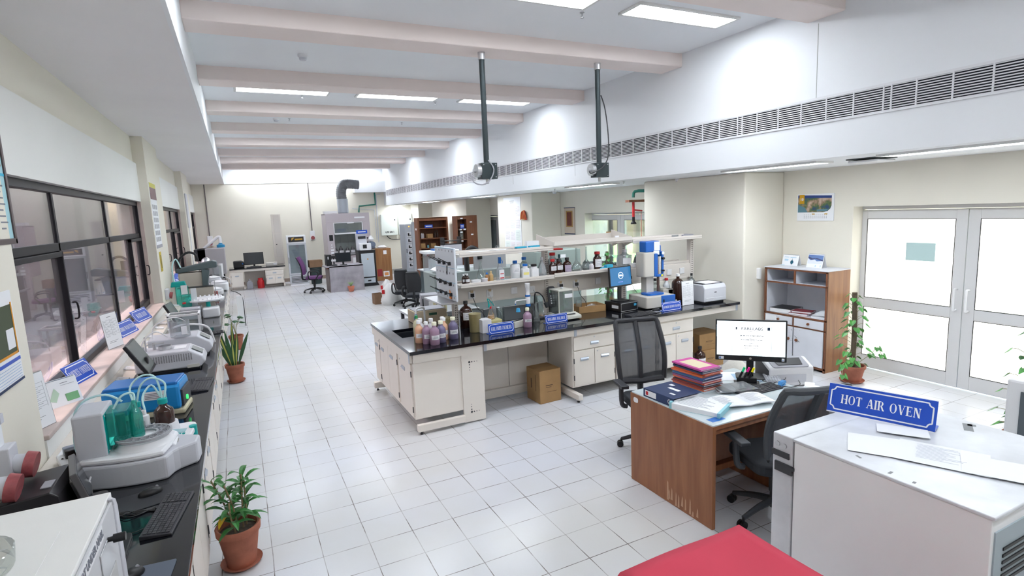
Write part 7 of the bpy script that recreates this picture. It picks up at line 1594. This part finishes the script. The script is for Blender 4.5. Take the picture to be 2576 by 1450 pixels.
# fume cupboard
FH = mat('fume_hood_paint', (.50, .45, .48), .45)
t = thing('fume_cupboard', 'large grey fume cupboard with a half-open glass sash at the far wall', 'fume cupboard', (2.70, 19.6, 0))
s = 1.17; w = 1.46; h = 2.33
MB().box(0, 0, 1.0, .24, .15, h-.30).box(w-.24, 0, .0, w, .15, h-.3).box(0, 0, 0, .12, .15, 1.0).box(0, 0, h-.30, w, .15, h).box(0, .15, .90, .04, 1.0, h).box(w-.04, .15, .9, w, 1.0, h).box(0, .15, h-.04, w, 1.0, h).build('surround', FH, t, bev=.01)
MB().box(.04, .95, .95, w-.04, .99, h-.04).build('tiled_back', mat('pale_tile_back', (.52, .56, .54), .3), t); k_ = MB()
for i in range(1, 6): k_.box(.04+i*.27, .945, .95, .045+i*.27, .95, 1.9)
for i in range(4): k_.box(.04, .945, 1.05+i*.24, w-.04, .95, 1.055+i*.24)
k_.build('tile_joint', GREYPL, t)
MB().box(.04, .05, .92, w-.04, .95, .96).build('work_surface', MS, t); MB().box(.24, .01, .90, w-.24, .06, .95).build('sill_bar', STEEL, t)
sa = MB().box(.24, .02, 1.62, w-.24, .05, 1.67).box(.24, .02, 2.0, w-.24, .05, 2.03).box(.24, .02, 1.62, .27, .05, 2.03).box(w-.27, .02, 1.62, w-.24, .05, 2.03).build('sash_frame', SIGNW, t, bev=.003); MB().box(.27, .032, 1.66, w-.27, .036, 2.0).build('sash_glass', GLASS, sa); MB().box(.70, .0, 1.98, .92, .02, 2.01).build('sash_handle', SIGNW, sa)
MB().box(.95, -.004, 2.15, 1.3, 0, 2.20).build('header_plate', SIGNW, t); MB().box(.07, -.01, 1.42, .19, 0, 1.62).build('controller', BLACK, t); MB().box(.09, -.008, .98, .19, 0, 1.04).box(.09, -.008, 1.07, .19, 0, 1.13).build('socket_plate', SIGNW, t)
for z in (1.2, 1.28): MB().cyl((.13, -.01, z), (.13, 0, z), .02).build('dial', SIGNW, t)
for z in (1.5, 1.6, 1.75): MB().cyl((w-.12, -.03, z-.3), (w-.12, 0, z-.3), .025).build('valve_knob', BLACK, t)
MB().box(.15, .02, .45, w-.15, .5, .88).build('base_unit', FH, t); MB().box(.8, .0, .62, 1.3, .02, .80).build('drawer_front', SIGNW, t)
for k, x in enumerate((.32, .50, .72, .90, 1.07, 1.22)):
    bottle('dark cone-topped flask inside the fume cupboard, %s from the left' % ['first', 'second', 'third', 'fourth', 'fifth', 'sixth'][k], 'flask', 2.66+x, 19.85, .962, .085, .28 if k % 2 else .24, mat('dark_flask', (.05, .045, .05), .3), None, 'cone', lab=LAB, labz=(.05, .4), group='dark flasks inside the fume cupboard', name='dark_flask', seg=12)
t = thing('exhaust_duct', 'silver and grey corrugated duct rising from the fume cupboard to the ceiling box', 'duct', (3.40, 20.2, 2.33)); 
MB().tube([(0, 0, 0), (0, 0, .35), (-.02, 0, .70), (.05, 0, .95), (.22, 0, 1.02), (.60, 0, .99)], lambda u: .17+.006*math.sin(u*150), 16, 14).build('corrugated_duct', mat('dusty_duct', (.20, .21, .23), .5, metal=.4, noise=.3, nscale=6), t, smooth=True)
MB().lathe([(.185, .02), (.185, .50)], 18, caps=False).build('silver_wrap', mat('foil_wrap', (.42, .46, .52), .35, metal=.5, bump=.6, bscale=14), t, smooth=True)
tag(MB().box(2.72, 19.95, 2.335, 3.16, 20.3, 2.42).build('white_box_on_hood', WHITEPL, bev=.01), 'white flat box lying on top of the fume cupboard', 'box')
GP = mat('green_pipe', (.02, .16, .12), .4)
t = thing('green_water_pipe', 'green and grey water pipes on the far wall right of the fume cupboard', 'pipe', (0, 0, 0)); MB().tube([(4.75, YF-.06, 3.06), (4.75, YF-.06, 2.62), (4.15, YF-.06, 2.58), (4.12, YF-.06, 2.35)], .03, 8, 0).build('green_run', GP, t); MB().tube([(4.95, YF-.05, 3.0), (4.80, YF-.05, 2.98), (4.78, YF-.05, 1.2)], .018, 6, 0).tube([(3.9, YF-.05, 2.5), (4.7, YF-.05, 2.42), (4.72, YF-.05, 1.3)], .014, 6, 0).build('grey_run', LGREY, t)
# two electrical panels
for x0, x1, wd, lb in ((4.90, 5.50, 'UPS DB 1', 'left white electrical panel lettered UPS DB 1 on the far wall'), (5.56, 6.10, 'NORMAL DB', 'right white electrical panel partly hidden by the grey tower cabinet')):
    t = thing('electrical_panel', lb, 'electrical panel', (x0, YF-.16, 1.44), group='electrical panels'); EP = mat('panel_white', (.78, .82, .77), .45); MB().box(0, 0, 0, x1-x0, .16, .79).build('box', EP, t, bev=.008); MB().box(.01, -.008, .01, x1-x0-.01, 0, .78).build('door', EP, t, bev=.003); text('lettering', wd, .085, BLACK, t, Matrix.Translation(((x1-x0)/2, -.009, .12)) @ FRONT, .004); MB().box(x1-x0-.1, -.014, .55, x1-x0-.06, -.008, .60).build('lock', DARK, t)
MB_ = MB().tube([(5.1, YF-.05, 1.43), (5.25, YF-.05, 1.30), (5.6, YF-.05, 1.27), (5.85, YF-.05, 1.42)], .014, 6).build('panel_cable', DARK); tag(MB_, 'dark cable sagging between the two white electrical panels', 'cable')
struct('trim_40', MB().box(4.35, YF-.5, 0, 6.2, YF, .18), mat('pale_stone_kerb', (.50, .48, .43), .7, noise=.3))
struct('wall_far_pier', MB().box(6.12, 20.2, 0, 6.9, YF, LCZ), WALL)
# black frame incubator and things on it
t = thing('incubator', 'black framed cabinet with a pale door carrying small devices', 'incubator', (3.34, 17.66, 0), .02)
MB().box(0, 0, .07, .52, .5, 1.12).build('casing', BLACK, t, bev=.01); MB().box(.06, -.014, .30, .46, 0, 1.04).build('door', mat('pale_blue_door', (.52, .58, .64), .4), t, bev=.004); MB().box(.10, -.014, .09, .46, 0, .26).build('lower_flap', MATS['pale_blue_door'], t, bev=.004); MB().box(.22, -.018, .15, .32, -.014, .20).build('flap_grip', BLACK, t); MB().cyl((.26, -.018, .86), (.26, -.014, .86), .022).build('badge', mat('badge_orange', (.6, .25, .05), .4), t)
MB().prism([(-.05, 0), (.57, 0), (.52, .10), (0, .10)], -.02, .5, 'y').build('plinth', BLACK, t); MB().box(-.01, -.01, 1.12, .53, .5, 1.14).build('top', DARK, t)
t = thing('digital_controller', 'grey device with dark display and a small white heater on the incubator', 'lab instrument', (3.34, 17.68, 1.142)); MB().box(0, .1, 0, .30, .35, .52).build('cabinet', LGREY, t, bev=.01); MB().box(.03, .092, .36, .27, .1, .44).build('display', DARK, t); MB().rslab(.04, -.03, .0, .40, .10, .22, .03, 3, 'y').build('white_heater', WHITEPL, t, bev=.01); MB().box(.14, -.035, .06, .26, -.03, .18).build('heater_window', BLACK, t)
t = thing('name_sign', 'blue sign on top of the grey device by the fume cupboard', 'sign', (3.50, 17.75, 1.665)); MB().box(-.17, 0, 0, .17, .01, .11).build('plate', BLUE, t); MB().box(-.12, -.002, .04, .12, 0, .07).build('lettering', SIGNW, t)
# brown wooden cupboard
t = thing('brown_cupboard', 'brown wooden cupboard side with torn posters near the electrical panels', 'cupboard', (4.02, 18.75, 0)); MB().box(0, 0, 0, .60, .5, 1.10).build('body', wood('mid_brown_wood', (.33, .16, .06), (.25, .11, .04), 3, .5, 'Z'), t, bev=.004); MB().box(.10, -.004, .16, .26, 0, .40).build('red_poster', mat('maroon_poster', (.30, .03, .03), .6), t); MB().box(.30, -.004, .14, .50, 0, .32).box(.34, -.004, .9, .45, 0, 1.03).build('white_poster', PAPER, t); MB().box(.33, -.006, .17, .47, -.004, .28).build('poster_print', mat('poster_orange', (.7, .3, .1), .6), t)
t = thing('vacuum_pump', 'grey motor pump and white sack on the brown cupboard', 'pump', (4.1, 18.95, 1.10)); MB().cyl((-.05, -.05, .14), (-.05, .2, .14), .11, n=16).cyl((-.05, -.07, .14), (-.05, -.05, .14), .06).box(-.15, 0, 0, .05, .2, .05).build('motor', mat('motor_blue_grey', (.16, .20, .28), .4), t, bev=.006); MB().lathe([(.14, 0), (.16, .04), (.08, .09)], 14, (.28, .0, 0)).build('white_sack', WHITEPL, t, smooth=True); MB().lathe([(.08, .26), (.10, .32), (.03, .44)], 12, (-.06, .1, 0)).build('white_cover', WHITEPL, t, smooth=True)
# grey switch tower
p = P(1019, 690, z=0)
t = thing('switch_tower', 'tall grey cabinet with a column of black rotary switches', 'electrical cabinet', (5.22, 19.0, 0), .1); SG = mat('switch_cabinet_grey', (.38, .41, .46), .45)
MB().box(0, 0, 0, .25, .5, 1.86).build('left_bay', SG, t, bev=.006); MB().box(.255, 0, 0, .42, .5, 1.86).build('right_bay', SG, t, bev=.006); MB().cyl((.36, .1, 1.88), (.36, .13, 1.88), .06).build('lifting_ring', SG, t)
for k in range(6): z = .42+k*.215; md = MB().box(.07, -.012, z-.09, .23, 0, z+.09).build('switch_module', LGREY, t, bev=.004); MB().box(.10, -.05, z-.03, .14, -.012, z+.06).box(.10, -.05, z-.03, .20, -.02, z).build('rotary_handle', BLACK, md)
MB().cyl((.16, -.015, 1.78), (.16, 0, 1.78), .02).build('orange_lamp', mat('orange_lamp', (1, .3, .02), .4, emit=(1, .3, .02), es=1.5), t); MB().box(.02, -.02, .86, .04, 0, 1.0).box(.36, -.02, .86, .38, 0, 1.0).build('door_handle', DARK, t)
# open brown shelves
def open_shelf(label, x, y, w, d, z1, zs, rz=0):
    t = thing('open_shelf', label, 'shelf', (x, y, 0), rz, 'dark brown shelf units'); b_ = MB(); b_.box(0, 0, 0, .05, d, z1).box(w-.05, 0, 0, w, d, z1).box(.05, d-.02, 0, w-.05, d, z1).box(.05, 0, z1-.10, w-.05, .02, z1).box(.05, 0, z1-.03, w-.05, d-.02, z1); b_.build('carcass', SHELFW, t, bev=.003)
    for z in zs: MB().box(.05, .01, z, w-.05, d-.02, z+.025).build('shelf', SHELFW, t)
    return t
SX, SY = 4.96, 16.55
open_shelf('open dark brown shelf unit with bottles and boxes beyond the pegboard', SX, SY, .98, .38, 2.08, (.45, .85, 1.12, 1.42, 1.74))
def on(k_, x, z, lb, **q): pass
for x, z, h, m, lb in ((.14, 1.445, .20, CLOUD, 'thin pale flask on the brown shelf, left one'), (.19, 1.445, .19, CLOUD, 'thin pale flask on the brown shelf, right one'), (.58, 1.445, .20, AMBER, 'dark bottle on the brown shelf, left one'), (.65, 1.445, .22, AMBER, 'dark bottle on the brown shelf, right one'), (.33, 1.145, .11, mat('light_blue_jar', (.15, .4, .5), .4), 'small blue jar on the lower brown shelf')):
    bottle(lb, 'bottle', SX+x, SY+.12, z, .03, h, m, None if m is CLOUD else BLACK, group='bottles on the brown shelf', seg=10)
carton('small carton between flasks and bottles on the brown shelf', SX+.40, SY+.15, 1.445, .1, .18, .14, .13, CARD, 'cartons on the brown shelf', False); carton('low carton at the left of the lower brown shelf', SX+.15, SY+.15, 1.145, 0, .15, .2, .15, CARD, 'cartons on the brown shelf', False); carton('low carton at the right of the lower brown shelf', SX+.50, SY+.2, 1.145, 0, .16, .2, .13, CARD, 'cartons on the brown shelf', False); carton('small brown box on the lowest visible brown shelf', SX+.48, SY+.15, .875, .2, .15, .15, .14, CARD, 'cartons on the brown shelf', False)
t = thing('name_sign', 'blue sign standing on the brown shelf unit', 'sign', (SX+.36, SY+.03, 1.767), .05, 'blue signs on shelves'); MB().box(-.13, 0, 0, .13, .01, .09).build('plate', BLUE, t); MB().box(-.10, -.002, .03, .10, 0, .06).build('lettering', SIGNW, t)
t = thing('red_white_sack', 'red and white crumpled bag on the brown shelf', 'bag', (SX+.22, SY+.14, .876)); MB().ball((0, 0, .07), .075, 8).build('white_part', WHITEPL, t, smooth=True); MB().ball((.07, -.02, .06), .06, 8).build('red_part', RED, t, smooth=True)
tag(MB().box(SX-.004, SY+.15, 1.70, SX, SY+.25, 1.76).build('paper_tag', PAPER), 'white paper tag on the side of the brown shelf unit', 'label')
S2 = P(1153, 543, y=14.6)
t = thing('corner_shelf', 'narrow dark brown shelf unit with a closed side, behind the rack', 'shelf', (5.50, 14.62, 0), 0, 'dark brown shelf units'); MB().box(0, 0, 0, .03, .34, 2.10).box(.30, 0, 0, .62, .34, 2.10).box(.03, .32, 0, .3, .34, 2.1).box(.03, 0, 2.0, .3, .02, 2.1).box(.03, .0, 2.08, .3, .32, 2.1).build('carcass', SHELFW, t, bev=.003)
for z in (1.15, 1.42, 1.72): MB().box(.03, .01, z, .30, .32, z+.02).build('shelf', SHELFW, t)
for x, z in ((.12, 2.01), (.08, 1.70), (.20, 1.70), (.10, 1.63), (.11, 1.38), (.40, 1.90), (.42, 1.55)): MB().box(x, -.003, z, x+.07, 0, z+.035).build('paper_tag', PAPER, t)
t = thing('name_sign', 'small blue sign standing in the narrow brown shelf unit', 'sign', (5.69, 14.68, 1.742), 0, 'blue signs on shelves'); MB().box(-.06, 0, 0, .06, .01, .13).build('plate', BLUE, t); MB().box(-.045, -.002, .08, .045, 0, .095).box(-.045, -.002, .04, .045, 0, .055).build('lettering', SIGNW, t)
t = thing('glass_jar', 'clear jar of pale pieces in the narrow brown shelf unit', 'jar', (5.69, 14.80, 1.442)); MB().lathe([(.08, 0), (.085, .01), (.085, .22), (.09, .23)], 14, caps=False).build('jar', GLASS, t, smooth=True); MB().lathe([(.07, .005), (.075, .06), (.03, .08)], 14).build('contents', mat('pale_pieces', (.45, .36, .25), .8, bump=.8), t)
# poster and garland on the column
t = thing('wall_poster', 'tall white chart of pale text blocks on the wide column', 'poster', (6.118, 12.34, 1.15), -PI/2)
MB().box(-.47, -.006, 0, .47, 0, 1.36).build('sheet', SIGNW, t); k_ = MB(); g2 = MB(); p2 = MB(); k_.box(-.12, -.008, 1.26, .12, -.006, 1.28).box(-.10, -.008, 1.22, .10, -.006, 1.235)
for i in range(3):
    for j in range(4):
        x0 = -.41+.29*i; z0 = .02+.29*j; (g2 if (i+j) % 3 == 0 else p2).box(x0, -.0075, z0, x0+.24, -.006, z0+.25)
        for q in range(5): k_.box(x0+.02, -.0085, z0+.03+.04*q, x0+.02+.10+.06*((i+q+j) % 3), -.0075, z0+.037+.04*q)
k_.build('text_rows', mat('faint_print', (.50, .52, .56), .7), t); g2.build('green_blocks', mat('pale_green_block', (.74, .80, .76), .7), t); p2.build('pink_blocks', mat('pale_pink_block', (.80, .76, .77), .7), t)
t = thing('flower_garland', 'red thread garland with a yellow centre hanging on the wide column', 'garland', (6.10, 11.68, 1.98), -PI/2); random.seed(2); r_ = MB(); y_ = MB()
for k in range(26): a = -1.0+2.0*k/25; (r_ if k % 6 else y_).tube([(.02*a, 0, .20), (.10*a, -.02-.01*random.random(), .15), (.16*a, -.02, .02-.04*random.random())], .008, 5, 3)
r_.build('thread', mat('garland_red', (.45, .04, .03), .8), t); y_.build('yellow_thread', mat('garland_yellow', (.85, .55, .02), .8), t)
t = thing('hanging_scroll', 'cream hanging calendar with a dark gold deity style panel left of the glass doors', 'calendar', (WX-.01, 10.94, 1.60), -PI/2); MB().box(-.22, -.004, 0, .22, .002, .60).build('sheet', mat('cream_sheet', (.62, .52, .43), .7), t); MB().box(-.14, -.007, .16, .14, -.004, .53).build('panel', mat('gold_panel', (.42, .24, .07), .5), t); MB().box(-.10, -.009, .19, .10, -.007, .50).build('inner_panel', mat('maroon_panel', (.16, .04, .03), .5), t); MB().box(-.22, -.006, -.01, .22, .004, .015).box(-.23, -.006, .59, .23, .004, .605).build('rod', NAVY, t)
t = thing('safety_shower', 'green and red emergency shower pipe with a black rose by the column', 'pipe', (6.22, 7.62, 0)); MB().tube([(.0, -.20, 2.43), (-.10, -.0, 2.43), (-.12, .02, 2.33)], .026, 8, 3).build('green_elbow', GP, t, smooth=True); MB().box(-.25, -.03, 2.25, .10, .07, 2.29).build('dark_bar', SHELFW, t); MB().cyl((-.12, .02, 2.25), (-.12, .02, 2.0), .022).cyl((-.12, .02, 2.12), (.05, -.0, 2.10), .012).build('red_valve', RED, t); MB().lathe([(.05, 1.88), (.05, 1.9), (.025, 1.93), (.025, 2.0)], 14, (-.12, .02, 0)).build('shower_rose', BLACK, t); MB().tube([(.03, 0, 2.10), (.03, 0, 1.45)], .004, 5, 0).tube([(.03, 0, 1.45), (-.03, 0, 1.33), (.09, 0, 1.33), (.03, 0, 1.45)], .005, 5, 0).build('pull_cord', RED, t)
for y0, y1 in ((9.35, 9.80), (8.05, 8.45)):
    tag(MB().box(7.085, y0, 1.50, 7.09, y1, 1.66).build('door_notice', mat('orange_brown_notice', (.42, .20, .05), .6)), 'brown notice on the glass door beyond the rack, %s one' % ('left' if y0 > 9 else 'right'), 'notice', 'notices on the glass door')
fr = MB()
for y in (9.93, 8.55): fr.box(7.30, y, 0, 7.36, y+.10, 2.0)
fr.box(7.30, 7.9, .88, 7.36, 10.5, .98); struct('trim_41', fr, BLACKFR)
# white bags, carton and chairs on the floor
WB = mat('white_woven_bag', (.72, .71, .70), .6, bump=1.0, bscale=9)
def sack(label, x, y, r, h, seed, red=True):
    t = thing('white_sack', label, 'bag', (x, y, 0), 0, 'white sacks on the floor'); random.seed(seed); n_ = 22; m_ = MB(); vs = []; Z = [0, .12, .3, .5, .7, .85, 1.0]; R_ = [1, 1.08, 1.02, .92, .78, .55, .2]
    for zz, rr in zip(Z, R_):
        for k in range(n_): a = 2*PI*k/n_; q = r*rr*(1+.10*math.sin(3*a+zz*5+seed)+.06*math.sin(7*a+zz*9)+.09*random.uniform(-1, 1)); vs.append((q*math.cos(a), q*math.sin(a)*.8, h*zz*(1+.03*random.uniform(-1, 1) if zz else 0)))
    m_.add(vs, [(i*n_+k, i*n_+(k+1) % n_, (i+1)*n_+(k+1) % n_, (i+1)*n_+k) for i in range(6) for k in range(n_)]+[tuple(range(n_-1, -1, -1)), tuple(range(6*n_, 7*n_))]); m_.build('sack', WB, t, smooth=True)
    if red: MB().box(-r*1.02, -r*.5, h*.55, -r*.72, -r*.42, h*.75).box(r*.75, -r*.45, h*.5, r*.95, -r*.38, h*.78).build('red_print', RED, t)
sack('stuffed white sack with red print on the floor beyond the pegboard', 3.27, 13.62, .23, .52, 1); sack('white sack slumped behind the two black chair backs', 3.72, 14.0, .22, .40, 2, False); sack('white sack in the second row behind the stuffed one', 3.40, 14.5, .18, .52, 4)
CH1 = P(1015, 715, y=12.9); CH2 = P(1044, 722, y=12.2)
open_carton('open_carton', 'small open brown carton on the floor left of the white sacks', 3.02, 13.95, 0, .05, .22, .26, .26, CARDD)
office_chair('black fabric chair with its tall back to the aisle, nearer the sacks', CH1.x+.12, CH1.y+.28, 2.65, 'black chairs behind the pegboard', BLACK, mesh=False, w=.34, ht=.50, seatz=.34)
office_chair('black fabric chair with its tall back to the aisle, nearer the pegboard', CH2.x+.12, CH2.y+.28, 2.65, 'black chairs behind the pegboard', BLACK, mesh=False, w=.34, ht=.50, seatz=.34)
t = thing('dark_desk', 'dark teal desk with a white top behind the black chairs', 'desk', (4.15, 13.1, 0)); MB().box(0, 0, .0, 1.6, .04, .76).box(0, 0, 0, .04, .8, .76).box(1.56, 0, 0, 1.6, .8, .76).build('panel', mat('dark_teal_panel', (.04, .07, .08), .5), t); MB().box(-.05, -.08, .76, 1.65, .85, .79).build('desktop', mat('pale_top', (.62, .66, .68), .4), t, bev=.004)
t = thing('carrier_bag', 'white plastic carrier bag with a brown box inside on the dark desk', 'bag', (4.45, 13.4, .79)); MB().box(-.14, -.12, 0, .14, .12, .22).build('inner_box', CARDD, t); MB().sheet(lambda u, v: (-.18+.36*u, -.14-.02*math.sin(6*u), .30*v+.02*math.sin(9*u)), 10, 4).sheet(lambda u, v: (-.18, -.14+.28*u, .28*v+.02*math.sin(9*u)), 8, 4).build('bag_film', glassy('milky_film', (.75, .75, .77), .6, .4), t, smooth=True)
t = thing('black_tube_frame', 'black tubular foot frame on the floor behind the heating bath', 'frame', (2.55, 9.0, 0)); MB().tube([(-.30, .2, .03), (-.36, 0, .03), (-.30, -.22, .03), (.0, -.24, .03), (.35, -.20, .03), (.38, .22, .03), (0, .24, .03), (-.3, .2, .03)], .022, 8, 4).build('frame', BLACK, t, smooth=True)
# second bench behind the island rack
t = thing('grey_meter_box', 'grey metal meter box standing behind the heating bath', 'lab instrument', (2.30, 7.42, .87), -.2); MB().box(-.10, -.10, 0, .14, .14, .22).build('case', GREYPL, t, bev=.008); MB().box(.0, -.103, .03, .10, -.10, .13).build('label', PAPER, t); MB().box(-.085, -.103, .05, -.07, -.10, .17).build('side_slot', BLACK, t)
t = thing('rear_bench', 'narrow steel table behind the island with meters and jars', 'table', (1.95, 7.1, 0)); MB().box(0, 0, .84, 1.0, .6, .868).build('tabletop', STEEL, t, bev=.003)
for x in (.02, .94):
    for y in (.02, .54): MB().box(x, y, 0, x+.04, y+.04, .84).build('leg', DARK, t)
for k in range(4): bottle('tall pale yellow cylinder in the row by the pegboard', 'cylinder', 2.30+.05*k, 7.02+.10, .87, .022, .24-.03*(k % 2), mat('pale_yellow_plastic', (.72, .66, .42), .5), None, 'wide', group='pale yellow cylinders by the pegboard', name='plastic_cylinder', seg=10)
t = thing('fume_extractor_box', 'grey cabinet with papers behind the first rack shelf', 'cabinet', (2.80, 8.6, 0)); MB().box(0, 0, 0, 1.85, .6, 1.22).build('body', mat('grey_green_cabinet', (.27, .31, .30), .5), t, bev=.01)
MB().sheet(lambda u, v: (.05+.5*u, .05+.3*v, 1.26+.05*math.sin(5*u)), 8, 3).build('paper_cover', PAPER, t, solid=.02); MB().box(.75, .1, 1.23, 1.35, .13, 1.50).build('grey_panel', mat('mid_grey_panel', (.46, .47, .49), .5), t)
MB().tube([(.62, .1, 1.22), (.62, .1, 1.50), (.72, .1, 1.60), (.84, .1, 1.52), (.86, .1, 1.40)], .045, 10, 5).build('black_hose', BLACK, t, smooth=True)
t = thing('clear_tub', 'clear storage tub with white and blue lid behind the rack', 'tub', (3.45, 10.2, 0)); MB().box(-.28, -.2, 1.0, .28, .2, 1.45).build('tub', CLEARPL, t, bev=.02); MB().rslab(-.34, -.24, 1.45, .34, .24, 1.50, .06).build('lid', WHITEPL, t, bev=.01); MB().box(-.14, -.1, 1.50, .02, .1, 1.53).build('blue_latch', BLUEPL, t); MB().box(-.25, -.18, 0, .25, .18, 1.0).build('stand', LGREY, t)
t = thing('green_cabinet', 'grey green metal cabinet with a red tray on top beyond the second rack bay', 'cabinet', (4.75, 8.7, 0)); MB().box(0, 0, 0, .95, .55, 1.44).build('body', mat('sage_cabinet', (.30, .36, .34), .5), t, bev=.01); MB().box(.1, .05, 1.44, .6, .4, 1.47).build('red_tray', mat('dark_red_tray', (.30, .02, .02), .5), t, bev=.004); MB().box(.5, -.006, 1.3, .62, 0, 1.36).build('label', PAPER, t); MB().ball((.22, .2, 1.52), .07, 8).ball((.42, .2, 1.52), .08, 8).build('white_bundle', WHITEPL, t, smooth=True); MB().ball((.12, .15, 1.51), .045, 8).build('yellow_bundle', mat('yellow_bundle', (.7, .45, .05), .6), t, smooth=True)
pothos('pothos climbing beside the far glass doors, seen through the rack', 6.25, 8.62, 1.15, 14, 60, .16)
t = thing('wall_thermostat', 'small dark display box on the wall right of the brown shelf unit', 'thermostat', (6.118, 15.75, 1.40), -PI/2); MB().box(-.10, -.03, 0, .10, 0, .16).build('box', mat('taupe_box', (.45, .40, .35), .5), t, bev=.004); MB().box(-.08, -.034, .09, .08, -.03, .15).build('display', BLACK, t)
t = thing('black_file_tray', 'black stacked file trays behind the first rack bay', 'tray', (5.15, 14.05, 1.35)); MB().box(-.25, 0, 0, .25, .3, .02).box(-.25, 0, .09, .25, .3, .11).box(-.25, 0, 0, -.23, .3, .2).box(.23, 0, 0, .25, .3, .2).build('tray', BLACK, t); MB().box(-.25, 0, -1.35, .25, .3, 0).build('stand', GREYPL, t)
t = thing('blue_folder_stand', 'dark blue and teal device on the rear shelf by the viscometer', 'device', (5.05, 6.18, TZ+.494), 0); MB().prism([(-.10, 0), (.10, 0), (.06, .12), (-.06, .12)], -.06, .06, 'y').build('body', DARK, t, bev=.006); MB().box(-.06, -.05, .12, .05, .05, .14).build('teal_lid', TEAL, t, bev=.005)
